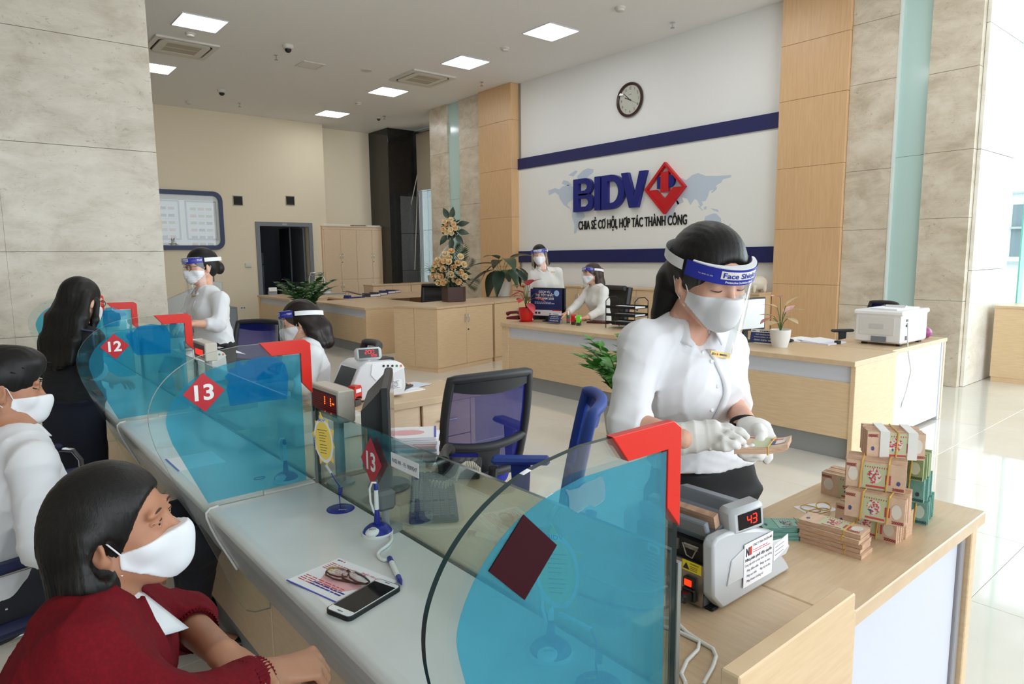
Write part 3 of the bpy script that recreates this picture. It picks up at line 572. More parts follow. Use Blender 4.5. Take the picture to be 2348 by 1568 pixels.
t = desk('maple drawer cabinet wing carrying white counting machine and calculator', [('top', WOODT, 1.0, 3.20, TZ-.04, 2.40, 3.64, TZ), ('side_panel', WOODL, 2.34, 3.23, 0, 2.375, 3.62, TZ-.04), ('side_panel', WOODL, 1.0, 3.23, 0, 1.03, 3.62, TZ-.04), ('back_panel', WOODL, 1.03, 3.59, 0, 2.34, 3.61, TZ-.04), ('front_panel', WOODL, 1.035, 3.225, .50, 1.40, 3.24, TZ-.043), ('front_panel', WOODL, 1.405, 3.225, .52, 1.975, 3.24, TZ-.043), ('inner_side', WOODL, 1.98, 3.24, 0, 1.995, 3.58, TZ-.04), ('shelf', mat('recess_shade_wood', (120, 84, 62), .5), 1.03, 3.26, .44, 1.98, 3.58, .46)], 'drawer cabinet', 'drawer_cabinet')  # shade of the hollow put into the shelf's dark brown
for z0, z1 in ((.515, TZ-.043), (.29, .511), (.06, .286)):
    d = bx('drawer', WOODL, 2.0, 3.225, z0, 2.335, 3.243, z1, t); bx('handle', CHROME, 2.10, 3.205, (z0+z1)/2-.006, 2.23, 3.215, (z0+z1)/2+.006, d)
desk('maple teller desk behind counter 12 under the red number display', [('top', WOODX, .956, DIVY[1]+.03, TZ-.035, 1.45, 3.195, TZ), ('leg_panel', WOOD, .99, DIVY[1]+.06, 0, 1.40, DIVY[1]+.09, TZ-.035), ('back_panel', WOOD, .985, 2.36, .1, 1.0, 3.19, TZ-.035)])
desk('maple teller desk with papers behind the seated teller\'s counter', [('top', WOODX, .956, 3.80, TZ-.035, 1.27, 6.3, TZ), ('leg_panel', WOOD, 1.0, 3.83, 0, 1.24, 3.86, TZ-.035), ('back_panel', WOOD, .985, 3.9, .1, 1.0, 6.2, TZ-.035), ('leg_panel', WOOD, 1.0, 6.2, 0, 1.24, 6.23, TZ-.035)])
# ------------------------------------------------------------------ reception desks (front faces -x)
def reception(x, y0, y1, dep, lb, rz=0, post=.12, name='reception_desk'):
    t = thing(name, lb, 'desk', (x, y0, 0), rz, 'maple front desks'); L = y1-y0
    bx('top', WOODX, 0, 0, TZ-.04, dep, L, TZ, t); bx('side_panel', WOOD, .02, 0, 0, dep-.02, .036, TZ-.04, t); bx('side_panel', WOOD, .02, L-post, 0, dep-.02, L, TZ-.04, t)
    bx('white_band', WHITEP, .045, .036, TZ-.17, .055, L-post, TZ-.04, t, r=0); bx('front_panel', WOOD, .03, .036, .17, .05, L-post, TZ-.17, t); bx('plinth', GREYP, .07, .036, 0, .085, L-post, .17, t, r=0); return t
reception(5.05, 2.15, 4.3, .78, 'long maple reception desk in front of the entrance pilaster with a printer beside it')
reception(5.05, 4.303, 6.32, .78, 'maple reception desk with red plant, advertising screen and stamps')
reception(5.02, 9.76, 12.05, 1.3, 'maple front desk with binders and hole punch by the tall cabinet', rz=-.05)
reception(5.07, 13.0, 15.0, .8, 'maple front desk in front of the storeroom doorway', rz=-.03)
desk('low maple return desk carrying the ring binders and hole punch', [('top', WOODT, 5.9, 12.1, TZ-.04, 8.2, 13.6, TZ), ('side_panel', WOOD, 5.95, 12.15, 0, 5.99, 13.55, TZ-.04), ('side_panel', WOOD, 8.1, 12.15, 0, 8.14, 13.55, TZ-.04), ('back_panel', WOOD, 6.0, 13.5, .1, 8.1, 13.52, TZ-.04)], name='return_desk')
desk('beige copier cabinet under a pile of white papers', [('housing', mat('copier_beige', (206, 202, 190), .5), 6.1, 14.35, .05, 6.9, 15.05, .76), ('lid', mat('copier_lid', (190, 186, 176), .5), 6.09, 14.34, .762, 6.91, 15.06, TZ), ('plinth', GREYP, 6.12, 14.37, 0, 6.88, 15.03, .05)], 'copier', 'copier')
t = thing('side_desk', 'white panelled side desk under the printer', 'desk', (5.86, 2.2, 0))
bx('top', WOODT, 0, 0, TZ-.035, 1.24, .62, TZ, t); bx('front_panel', mat('bright_white_panel', (226, 229, 236), .3), .04, .02, .03, 1.15, .035, TZ-.035, t); bx('side_panel', WOOD, 0, .01, 0, .04, .6, TZ-.035, t); bx('side_panel', WHITEP, 1.15, .012, 0, 1.19, .6, TZ-.035, t); bx('side_panel', WOODL, 1.19, .005, 0, 1.225, .6, TZ-.035, t)
k = MB(); put_text(k, '9', (.75, .0195, .42), (1, 0, 0), (0, 0, 1), .16, .075, -.03); k.build('pencil_mark', mat('faint_pencil', (214, 218, 222), .6), t)
# ------------------------------------------------------------------ cabinets
def cabinet(x, y, rz, w, d, h, doors, lb, m=WOOD, name='cabinet', upper=None, group=None, lock=True, seam=True):
    """front faces -y, origin at the front corner; doors = widths; upper = height of the split between two tiers"""
    t = thing(name, lb, 'cabinet', (x, y, 0), rz, group); e = .018
    bx('carcass', m, e*.2, e, .06, w-e*.2, d, h-.03, t, r=0); bx('plinth', m, .01, .012, 0, w-.01, d-.01, .06, t, r=0); bx('top', WOODT if h < 1.3 else m, -.008, -.012, h-.03, w+.008, d+.005, h, t)
    if seam: bx('seam', mat('seam_dark', (120, 92, 62), .6), -.0006+e*.2, d*.52, .07, e*.2, d*.52+.004, h-.03, t, r=0)
    tiers = [(.065, h-.034)] if not upper else [(.065, upper-.003), (upper+.003, h-.1)]
    if upper: bx('rail', m, .004, 0, h-.096, w-.004, e, h-.034, t)
    for z0, z1 in tiers:
        x0 = .006+(.03 if upper else 0); n = len(doors); W = w-2*x0; tot = sum(doors)
        for i, dw in enumerate(doors):
            x1 = x0+W*dw/tot; dr = bx('door', m, x0+.0025, 0, z0, x1-.0025, e, z1, t)
            hx = x1-.035 if i % 2 == 0 else x0+.035; zz = (z1-.22) if not upper or z0 < .1 else (z0+z1)/2-.1
            MB().tube([(hx, -.02, zz), (hx, -.026, zz+.02), (hx, -.026, zz+.1), (hx, -.02, zz+.12)], .006, 8).tube([(hx, 0, zz+.01), (hx, -.024, zz+.01)], .005, 6).tube([(hx, 0, zz+.11), (hx, -.024, zz+.11)], .005, 6).build('handle', CHROME, dr, smooth=40)
            if lock and i % 2: MB().lathe([(.012, 0), (.012, .006), (.006, .008), (.005, .02), (0, .02)], 10).xf(Matrix.Translation((hx, 0, zz-.1)) @ Matrix.Rotation(PI/2, 4, 'X')).build('lock', BLACK, dr, smooth=40)
            x0 = x1
    return t
R15 = math.radians(13)
cabinet(4.95, 7.56, R15, 1.2, .84, .90, [1, 1], 'maple cabinet carrying the tall rose arrangement')
cabinet(4.95+1.23*math.cos(R15), 7.56+1.23*math.sin(R15), R15, 1.2, .84, .90, [1, 1], 'maple cabinet carrying the big broad leaved plant')
cabinet(7.43, 16.6, 0, 1.9, .45, 2.40, [1, 1, 1, 1], 'tall pale maple four column cabinet in the wall recess', WOODL, 'tall_cabinet', upper=1.0, seam=False)
cabinet(8.5, 10.25, -PI/2, 1.2, .42, 1.03, [1, 1], 'low maple cabinet under the sign by the window pilaster', group='low cabinets along the sign wall', seam=False)
cabinet(8.5, 9.03, -PI/2, 1.2, .42, 1.03, [1, 1], 'low maple cabinet behind the standing masked clerk', group='low cabinets along the sign wall', seam=False)
cabinet(8.5, 7.81, -PI/2, 1.4, .42, 1.03, [1, 1], 'low maple cabinet behind the seated clerk at the sign wall', group='low cabinets along the sign wall', seam=False)
cabinet(8.5, 6.39, -PI/2, 1.45, .42, 1.03, [1, 1], 'low maple cabinet with the white piggy bank on its end', group='low cabinets along the sign wall', seam=False)
cabinet(7.3, 13.75, 0, 1.0, .45, .95, [1, 1], 'low maple cabinet under the window beside the black chair', WOODL, group='low cabinets by the granite column', seam=False)
cabinet(8.33, 13.8, 0, .75, .45, .95, [1, 1], 'low maple cabinet with the variegated pot plant', WOODL, group='low cabinets by the granite column', seam=False)
cabinet(9.60, 2.0, 0, 1.0-.3, .5, .92, [1, 1], 'maple cabinet standing against the bright marble by the entrance window', seam=False)
# ------------------------------------------------------------------ chairs
MESHB = clear('chair_mesh', (.55, .55, .62), .0, haze=.62, hazecol=(26, 38, 150)); SEATB = mat('seat_blue', (28, 38, 150), .85, bump=.3, bscale=600); CHAIRB = mat('chair_black', (40, 42, 45), .5)
MESHL = clear('light_mesh', (.72, .74, .85), .0, haze=.5, hazecol=(36, 84, 190))
def mesh_chair(x, y, rz, lb, front=False, frame=None, mesh=None):
    """faces +y; back panel at -y"""
    t = thing('mesh_chair', lb, 'office chair', (x, y, 0), rz, 'blue mesh office chairs'); fm = frame or CHAIRB
    def bk(u, v):   # back surface: u -1..1, v 0..1
        z = .50+.50*v; return (u*(.205+.02*math.sin(PI*v)+.012*v), -.235-.10*v*v+.045*u*u-.02*math.sin(PI*v), z)
    def strip(b, pts, w, th):
        for k in range(len(pts)-1): b.tube([pts[k], pts[k+1]], w, 8)
    fb = MB(); out = [(-1, v) for v in np.linspace(.02, 1, 12)]+[(u, 1+.02*(1-u*u)) for u in np.linspace(-.9, .9, 9)]+[(1, v) for v in np.linspace(1, .02, 12)]+[(u, 0) for u in np.linspace(.9, -.9, 9)]
    fb.tube([bk(u, v) for u, v in out], .023, 8, closed=True)
    for w, wd in (((.30+0, .36), .02),): fb.tube([bk(u, .34-.05*(1-u*u)) for u in np.linspace(-1, 1, 11)], .024, 8)
    fb.grid(lambda a, b: np.array(bk(-.28+.56*a, .02+.30*b))+np.array([0, -.012, 0]), 4, 5); fb.grid(lambda a, b: np.array(bk(-.95+1.9*a, .89+.10*b-.05*(1-(2*a-1)**2)*(1-b)))+np.array([0, -.01, 0]), 10, 3)
    fb.build('back_frame', fm, t, smooth=50)
    MB().grid(lambda a, b: bk(-1+2*a, b), 12, 14).build('mesh_back', mesh or MESHB, t, smooth=60)
    sb = MB().grid(lambda a, b: (.25*math.cos(2*PI*a)*b**.5*(1-.0*b), .02+.24*math.sin(2*PI*a)*b**.5, .49-.03*b**6-.005*(1-b)), 24, 6, wrap=True)
    sb.lathe([(.24, .41), (.25, .43), (.25, .462)], 24, o=(0, .02, 0), sy=.97); sb.build('seat', SEATB, t, smooth=50)
    MB().tube([(0, -.05, .42), (0, -.28, .42), (0, -.30, .55)], .024, 8).build('back_bracket', fm, t)
    for s in (-1, 1):
        a = MB().rbox(s*.29-.04, -.13, .655, s*.29+.04, .13, .685, .012); b = MB().prism([(-.03, .40), (.03, .40), (.045, .66), (-.045, .66)], (s*.29-.012, .0, 0), (0, 1, 0), (0, 0, 1), (.024, 0, 0)).box(min(s*.2, s*.29), -.03, .40, max(s*.2, s*.29), .03, .42); ar = b.build('arm_post', fm, t); a.build('arm_pad', fm, ar)
    MB().tube([(0, 0, .41), (0, 0, .10)], .027, 10).build('column', BLACK, t)
    for k in range(5):
        an = 2*PI*k/5+.3; l = MB().tube([(0, 0, .11), (.28*math.cos(an), .28*math.sin(an), .075)], [.026, .016], 8).build('leg', BLACK, t); MB().tube([(.28*math.cos(an)-.012*math.sin(an), .28*math.sin(an)+.012*math.cos(an), .03), (.28*math.cos(an)+.012*math.sin(an), .28*math.sin(an)-.012*math.cos(an), .03)], .03, 10).build('castor', BLACK, l)
    return t
def facing(dx, dy): return math.atan2(-dx, dy)   # rotation that turns +y to (dx, dy)
mesh_chair(1.98, 2.80, facing(.12, 1), 'black framed blue mesh chair with its back to the counter by the drawer cabinet')
mesh_chair(1.67, 2.0, facing(-.72, .69), 'bright blue mesh chair standing behind the teller who counts cash', frame=mat('chair_royal', (30, 66, 150), .6), mesh=MESHL)
mesh_chair(1.78, 4.02, facing(-.95, .3), 'blue mesh chair carrying the seated teller with the tilted face shield')
mesh_chair(1.85, 5.9, facing(-.8, -.6), 'blue mesh chair just behind the seated teller\'s face shield')
mesh_chair(7.75, 3.28, facing(-.8, .5), 'blue mesh chair behind the printer by the marble pilaster')
LEATH = mat('black_leather', (26, 27, 29), .38)
def exec_chair(x, y, rz, lb, h=1.12):
    t = thing('executive_chair', lb, 'office chair', (x, y, 0), rz, 'black executive chairs')
    b = MB().grid(lambda u, v: ((-.25+.5*u)*(1-.12*abs(2*v-1)**6), -.24-.12*v-.05*math.sin(PI*v)*0-.02*(1-(2*u-1)**2)-.012*abs(math.sin(3*PI*v)), .46+(h-.46)*v), 10, 18)
    b.grid(lambda u, v: ((.25-.5*u)*(1-.12*abs(2*v-1)**6), -.34-.10*v, .46+(h-.46)*v), 10, 18); b.tube([(-.24+.05*0, -.33, h-.01), (.24, -.33, h-.01)], .035, 8)
    for sx in (-1, 1): b.tube([(sx*.235, -.29-.11*v, .46+(h-.46)*v) for v in np.linspace(0, 1, 8)], .05, 8)
    b.build('backrest', LEATH, t, smooth=40); MB().rbox(-.26, -.24, .40, .26, .25, .50, .04).build('seat', LEATH, t, smooth=40)
    for s in (-1, 1): a = MB().tube([(s*.27, .15, .42), (s*.31, .18, .62), (s*.31, -.1, .66), (s*.27, -.24, .6)], .02, 8).build('arm', BLACK, t, smooth=50); MB().rbox(s*.31-.03, -.12, .655, s*.31+.03, .18, .685, .012).build('arm_pad', LEATH, a)
    MB().tube([(0, 0, .41), (0, 0, .10)], .027, 10).build('column', CHROME, t)
    for k in range(5): an = 2*PI*k/5+.3; MB().tube([(0, 0, .11), (.3*math.cos(an), .3*math.sin(an), .05)], [.026, .018], 8).ell((.3*math.cos(an), .3*math.sin(an), .03), .03, 8, 5).build('leg', BLACK, t)
    return t
exec_chair(6.75, 10.55, facing(-.75, -.6), 'black office chair behind the rose arrangement by the low cabinets', 1.04)
exec_chair(6.85, 6.45, facing(-.92, .2), 'black leather chair behind the clerk with long brown hair', 1.12)
NAVYC = mat('navy_vinyl', (26, 34, 74), .5)
def visitor_chair(x, y, rz, lb):
    """faces +y: chrome cantilever loops, navy pads"""
    t = thing('visitor_chair', lb, 'chair', (x, y, 0), rz, 'chrome visitor chairs with navy pads')
    for s in (-1, 1):
        MB().tube([(s*.26, -.25, .02), (s*.26, .2, .02), (s*.26, .24, .05), (s*.26, .25, .1), (s*.26, .24, .58), (s*.26, .21, .635), (s*.26, .16, .65), (s*.26, -.18, .65), (s*.26, -.24, .64), (s*.25, -.26, .60), (s*.245, -.24, .44), (s*.245, -.27, .62), (s*.24, -.34, .90)], .0125, 10).build('frame_tube', CHROME, t, smooth=50)
        MB().rbox(s*.26-.025, -.16, .648, s*.26+.025, .17, .68, .012).build('arm_pad', NAVYC, t)
    MB().tube([(-.26, -.25, .02), (.26, -.25, .02)], .0125, 8).build('rear_bar', CHROME, t)
    MB().rbox(-.235, -.22, .42, .235, .25, .47, .022).build('seat', NAVYC, t, smooth=40)
    b = MB().rbox(-.235, -.03, 0, .235, .03, .45, .025); b.build('backrest', NAVYC, t, (0, -.275, .48), (.16, 0, 0), smooth=40)
    return t
visitor_chair(.10, 1.46, facing(.98, .2), 'chrome armed navy chair under the woman in the red cardigan')
visitor_chair(.03, 2.70, facing(.97, .25), 'chrome armed navy chair under the young man in white')
visitor_chair(.20, 3.62, facing(.97, .1), 'empty chrome armed navy chair beside the woman in the dark suit')
# ================================================================== PEOPLE (each body grown from one smooth field)
def nrm(v): v = np.asarray(v, float); return v/(np.linalg.norm(v)+1e-12)
def cv(r, u, t): return nrm(np.asarray(RT)*r+np.asarray(UP)*u-np.asarray(FW)*t)
class Frame:
    def __init__(s, o, fwd, up=(0, 0, 1), sc=1.0, roll=0):
        s.o = np.asarray(o, float); s.f = nrm(fwd); r = nrm(np.cross(s.f, up)); u = np.cross(r, s.f)
        a = math.radians(roll); s.r = r*math.cos(a)+u*math.sin(a); s.u = u*math.cos(a)-r*math.sin(a); s.s = sc; s.R = np.stack([s.r, s.f, s.u], 1)
    def p(s, x, y, z): return s.o+s.s*(s.r*x+s.f*y+s.u*z)
class Sdf:
    def __init__(s): s.P = []; s.fine = []
    def ell(s, c, r, R=None, k=.01, op='u'):
        c = np.asarray(c, float); r = np.full(3, r) if np.isscalar(r) else np.asarray(r, float); m = r.max()
        s.P.append(('e', (c, r, np.eye(3) if R is None else np.asarray(R)), k, op, c-m, c+m)); return s
    def cone(s, a, b, ra, rb=None, k=.01, op='u'):
        rb = ra if rb is None else rb; a, b = np.asarray(a, float), np.asarray(b, float); m = max(ra, rb)
        s.P.append(('c', (a, b, ra, rb), k, op, np.minimum(a, b)-m, np.maximum(a, b)+m)); return s
    def chain(s, pts, rs, k=.006, op='u'):
        for i in range(len(pts)-1): s.cone(pts[i], pts[i+1], rs[i], rs[i+1], k, op)
        return s
    def tor(s, a, b, w0, d0, w1, d1, side, k=.03, op='u', flat=False):
        a, b = np.asarray(a, float), np.asarray(b, float); m = max(w0, d0, w1, d1)
        s.P.append(('t', (a, b, w0, d0, w1, d1, np.asarray(side, float), flat), k, op, np.minimum(a, b)-m, np.maximum(a, b)+m)); return s
    def plane(s, n, d, op='x'): s.P.append(('p', (nrm(n), d), 0, op, None, None)); return s
    def f1(s, pr, X):
        kd, q = pr[0], pr[1]
        if kd == 'e':
            c, r, R = q; L = (X-c) @ R; k0 = np.sqrt(((L/r)**2).sum(-1)); k1 = np.sqrt(((L/(r*r))**2).sum(-1))+1e-9; return k0*(k0-1)/k1
        if kd == 'c':
            a, b, ra, rb = q; ba = b-a; L2 = ba @ ba+1e-12; t = np.clip(((X-a) @ ba)/L2, 0, 1); D = X-a-t[..., None]*ba; return np.sqrt((D*D).sum(-1))-(ra+(rb-ra)*t)
        if kd == 't':
            a, b, w0, d0, w1, d1, sd, flat = q; ba = b-a; L = math.sqrt(ba @ ba)+1e-9; ax = ba/L; sd = sd-ax*(sd @ ax); sd = sd/np.linalg.norm(sd); dp = np.cross(ax, sd)
            Y = X-a; h = Y @ ax; t = np.clip(h/L, 0, 1); w = w0+(w1-w0)*t; d = d0+(d1-d0)*t; u = Y @ sd; v = Y @ dp
            if flat:
                e = np.sqrt((u/w)**2+(v/d)**2); return np.maximum((e-1)*np.minimum(w, d), np.maximum(-h, h-L))
            e = h-t*L; m = np.minimum(w, d); g = np.sqrt((u/w)**2+(v/d)**2+(e/m)**2); return (g-1)*m
        n, d = q; return X @ n-d
    def grid(s, h, fine=None, pad=.02):
        U = [p for p in s.P if p[3] == 'u']; lo = np.min([p[4] for p in U], 0)-pad; hi = np.max([p[5] for p in U], 0)+pad; ax = []
        fz = s.fine
        for i in range(3):
            c = [lo[i]]
            while c[-1] < hi[i]:
                st = h
                for (a, b, hf) in fz:
                    if a[i] <= c[-1] <= b[i]: st = min(st, hf)
                c.append(c[-1]+st)
            ax.append(np.array(c))
        return ax
    def field(s, ax, disp=None):
        xs, ys, zs = ax; F = np.full((len(xs), len(ys), len(zs)), .08, np.float32)
        for pr in s.P:
            kd, q, k, op, lo, hi = pr
            if lo is None: sl = (slice(None),)*3
            else:
                mg = .035+k; sl = tuple(slice(max(0, np.searchsorted(a, lo[i]-mg)-1), np.searchsorted(a, hi[i]+mg)+1) for i, a in enumerate(ax))
                if op == 'i': sl = (slice(None),)*3
            X = np.stack(np.meshgrid(xs[sl[0]], ys[sl[1]], zs[sl[2]], indexing='ij'), -1)
            if X.size == 0: continue
            v = s.f1(pr, X).astype(np.float32); A = F[sl]
            if op == 'u':
                hh = np.clip(.5+.5*(A-v)/max(k, 1e-5), 0, 1); F[sl] = A+(v-A)*hh-k*hh*(1-hh)
            elif op == 's':
                v = -v; hh = np.clip(.5-.5*(A-v)/max(k, 1e-5), 0, 1); F[sl] = A+(v-A)*hh+k*hh*(1-hh)
            else: F[sl] = np.maximum(A, v)
        if disp is not None:
            m = np.abs(F) < .03; I = np.argwhere(m); X = np.stack([xs[I[:, 0]], ys[I[:, 1]], zs[I[:, 2]]], -1); F[m] += disp(X).astype(np.float32)
        F[[0, -1]] = np.maximum(F[[0, -1]], .001); F[:, [0, -1]] = np.maximum(F[:, [0, -1]], .001); F[:, :, [0, -1]] = np.maximum(F[:, :, [0, -1]], .001)
        return F
    def mesh(s, name, m, h, base=(0, 0, 0), disp=None, smooth=1):
        ax = s.grid(h); F = s.field(ax, disp); V, Q = nets(F, ax)
        for _ in range(smooth): V = relax(V, Q)
        return npmesh(name, V-np.asarray(base), Q, m)
def relax(V, Q, a=.5):
    S = np.zeros_like(V); n = np.zeros(len(V))
    for i in range(4):
        j = (i+1) % 4
        for d in range(3):
            S[:, d] += np.bincount(Q[:, i], V[Q[:, j], d], len(V)); S[:, d] += np.bincount(Q[:, j], V[Q[:, i], d], len(V))
        n += np.bincount(Q[:, i], minlength=len(V))+np.bincount(Q[:, j], minlength=len(V))
    return V*(1-a)+a*S/np.maximum(n, 1)[:, None]
def nets(F, ax):
    S = F < 0; c = np.zeros(tuple(n-1 for n in F.shape), np.int8); cor = [(i, j, k) for i in (0, 1) for j in (0, 1) for k in (0, 1)]
    for i, j, k in cor: c += S[i:F.shape[0]-1+i, j:F.shape[1]-1+j, k:F.shape[2]-1+k]
    I = np.argwhere((c > 0) & (c < 8)); ids = np.full(c.shape, -1, np.int32); ids[I[:, 0], I[:, 1], I[:, 2]] = np.arange(len(I))
    fv = {q: F[I[:, 0]+q[0], I[:, 1]+q[1], I[:, 2]+q[2]] for q in cor}; acc = np.zeros((len(I), 3)); cnt = np.zeros(len(I))
    for a in cor:
        for d in range(3):
            if a[d] == 0:
                b = tuple(a[e]+(1 if e == d else 0) for e in range(3)); f0, f1 = fv[a], fv[b]; x = (f0 < 0) != (f1 < 0); t = np.where(x, f0/(np.where(x, f0-f1, 1)), 0)
                p = np.array(a, float)[None]+0*t[:, None]; p[:, d] += t; acc += p*x[:, None]; cnt += x
    P = I+acc/cnt[:, None]; V = np.stack([np.interp(P[:, d], np.arange(len(ax[d])), ax[d]) for d in range(3)], 1); Q = []
    for d in range(3):
        e, g = (d+1) % 3, (d+2) % 3; lo = [slice(None)]*3; hi = [slice(None)]*3; lo[d] = slice(0, -1); hi[d] = slice(1, None); A, B = S[tuple(lo)], S[tuple(hi)]
        E = np.argwhere(A != B); ok = (E[:, e] > 0) & (E[:, g] > 0) & (E[:, e] < F.shape[e]-1) & (E[:, g] < F.shape[g]-1); E = E[ok]
        def cell(de, dg): J = E.copy(); J[:, e] -= de; J[:, g] -= dg; return ids[J[:, 0], J[:, 1], J[:, 2]]
        q = np.stack([cell(1, 1), cell(0, 1), cell(0, 0), cell(1, 0)], 1); fl = ~A[E[:, 0], E[:, 1], E[:, 2]]; q[fl] = q[fl][:, ::-1]; Q.append(q)
    Q = np.vstack(Q); return V, Q[(Q >= 0).all(1)]
def npmesh(name, V, Q, m):
    me = bpy.data.meshes.new(name); me.vertices.add(len(V)); me.vertices.foreach_set('co', np.ascontiguousarray(V, np.float32).ravel()); n = len(Q)
    me.loops.add(n*4); me.loops.foreach_set('vertex_index', np.ascontiguousarray(Q, np.int32).ravel()); me.polygons.add(n); me.polygons.foreach_set('loop_start', np.arange(0, 4*n, 4, dtype=np.int32))
    me.polygons.foreach_set('use_smooth', [True]*n); me.update(calc_edges=True); me.materials.append(m); return me
def folds(seed, amp, fr=40):
    rg = np.random.default_rng(seed); K = rg.normal(size=(4, 3)); K = K/np.linalg.norm(K, axis=1)[:, None]*fr*rg.uniform(.6, 1.3, (4, 1)); K2 = rg.normal(size=(4, 3))*7; ph = rg.uniform(0, 6, 4)
    def f(X):
        s = 0; e = np.clip(np.sin(X @ K2[0]*.9+ph[1])*.6+.5, 0, 1)
        for i in range(4): w = np.sin(X @ K[i]+2.2*np.sin(X @ K2[i]+ph[i])+ph[i]); s = s+(1-np.abs(w))**3*(e if i < 2 else 1-e)
        return -amp*(s-.35)
    return f
SKIN = mat('skin_light', (224, 176, 152), .5, sss=.12, noise=14, rgb2=(216, 164, 140), spec=.35); SKINT = mat('skin_tan', (182, 130, 102), .48, sss=.12, noise=14, rgb2=(172, 120, 92), spec=.4)
HAIR = mat('black_hair', (13, 12, 12), .42, spec=.3, noise=60, rgb2=(24, 22, 21), nscale=(3, 3, .35), bump=.3, bscale=160); HAIRB = mat('brown_hair', (58, 36, 30), .4, noise=60, rgb2=(40, 26, 22), nscale=(3, 3, .35), bump=.6, bscale=160)
SHIRT = mat('white_shirt', (226, 227, 231), .75, bump=.08, bscale=900, sheen=.1); SHIRT2 = mat('white_blouse', (224, 222, 218), .75); BSKIRT = mat('black_skirt', (22, 23, 25), .75, bump=.1, bscale=700)
MASKM = mat('white_mask', (230, 231, 235), .8, bump=.1, bscale=900); BROW = mat('eyebrow', (58, 44, 38), .8); LASH = mat('lash', (26, 20, 20), .7); EYEW = mat('eye_white', (228, 222, 216), .25); IRIS = mat('iris', (34, 22, 16), .15); LIP = mat('lip', (186, 112, 104), .45)
VISOR = clear('visor_plastic', (.975, .98, .985), .045, .02); FOAM = mat('foam_white', (236, 238, 240), .8); BANDB = mat('band_blue', (40, 50, 165), .35); GLOVE = mat('white_glove', (226, 224, 220), .75)
def head_prims(S, H, k=1.0, closed=False, inflate=0):
    p, s, R = H.p, H.s, H.R; e = inflate
    def E(c, r, kk, op='u', Rl=None): S.ell(p(*c), (np.array(r)+e)*s, R if Rl is None else R @ Rl, kk*s, op)
    E((0, -.012, .030), (.073, .093, .084), .01); E((0, .028, -.022), (.060, .060, .078), .03); E((0, .050, -.094), (.026, .028, .020), .03)
    for x in (-1, 1):
        S.cone(p(x*.052, .0, -.055), p(x*.016, .052, -.097), (.020+e)*s, (.015+e)*s, .025*s); E((x*.039, .056, -.030), (.024, .024, .024), .022); E((x*.03, .078, .021), (.026, .011, .009), .012)
    if not inflate:
        for x in (-1, 1): E((x*.0325, .098, .0), (.018, .013, .0105), .012, 's'); E((x*.032, .0725, 0), (.0155, .0135, .0115 if closed else .0118), .006)
        S.cone(p(0, .082, .008), p(0, .106, -.034), .0065*s, .0095*s, .012*s); E((0, .104, -.036), (.0105, .0105, .0085), .006)
        for x in (-1, 1): E((x*.0115, .094, -.038), (.0085, .0095, .0075), .006); S.ell(p(x*.0765, -.012, -.010), np.array((.0075, .018, .031))*s, R @ rotz(-x*.35), .006*s); S.ell(p(x*.074, -.004, -.032), np.array((.007, .010, .012))*s, R, .006*s)
        for x in (-1, 1): S.ell(p(x*.0845, -.010, -.008), np.array((.005, .009, .018))*s, R @ rotz(-x*.35), .004*s, 's')
        E((0, .087, -.061), (.021, .010, .0055), .006); E((0, .086, -.070), (.018, .010, .006), .006)
    return S
def rotz(a): c, s = math.cos(a), math.sin(a); return np.array([[c, -s, 0], [s, c, 0], [0, 0, 1.0]])
def hand_prims(S, w, d, n, lat, curl=(.5, .5, .5, .5), sc=1.0, thumb=(.6, .7, .35), tcurl=.3, k=.006, spread=.08, palm=True, r=1.0):
    """w wrist, d pointing direction, n direction the palm faces, lat towards the thumb"""
    w = np.asarray(w, float); d = nrm(d); n = nrm(np.asarray(n, float)-d*(np.asarray(n) @ d)); lat = nrm(np.asarray(lat)-d*(np.asarray(lat) @ d)-n*(np.asarray(lat) @ n)); tips = []
    S.tor(w, w+d*.075*sc, .027*sc, .020*sc, .038*sc, .0145*sc, lat, .012)
    L = ((.041, .025, .021), (.045, .028, .022), (.042, .026, .021), (.033, .020, .018)); B = (.084, .088, .084, .076)
    for i in range(4):
        p = w+d*B[i]*sc+lat*(.030-.0195*i)*sc; a = .08; q = [p]; dr = d+lat*(1.5-i)*spread; dr = nrm(dr)
        for j in range(3): a += curl[i]*(.75, 1.1, .8)[j]; q.append(q[-1]+(dr*math.cos(a)+n*math.sin(a))*L[i][j]*sc)
        S.chain(q, np.array([.0100, .0088, .0080, .0068])*sc*r*(1 if i < 3 else .9), k*.5); tips.append(q[-1])
    t0 = w+d*.022*sc+lat*.022*sc+n*.004; td = nrm(d*thumb[0]+lat*thumb[1]+n*thumb[2]); t1 = t0+td*.042*sc; td2 = nrm(td+(d*.6-lat*.5+n*.3)*tcurl); t2 = t1+td2*.033*sc; t3 = t2+nrm(td2+(d*.4-lat*.6)*tcurl)*.026*sc
    S.chain([t0, t1, t2, t3], np.array([.0145, .0125, .0105, .0085])*sc*r, k); return S
def hair_cap(S, H, thick=.011, front=.030, k=.012, low=-.05):
    """skull cap of hair with the face left open"""
    p, s, R = H.p, H.s, H.R
    S.ell(p(0, -.016, .034), np.array((.074+thick, .094+thick, .086+thick))*s, R, .01); S.ell(p(0, -.05, -.02), np.array((.070, .056, .06))*s, R, .03)
    S.ell(p(0, .112, -.045), np.array((.078, .078, .115))*s, R, .015*s, 's'); return S
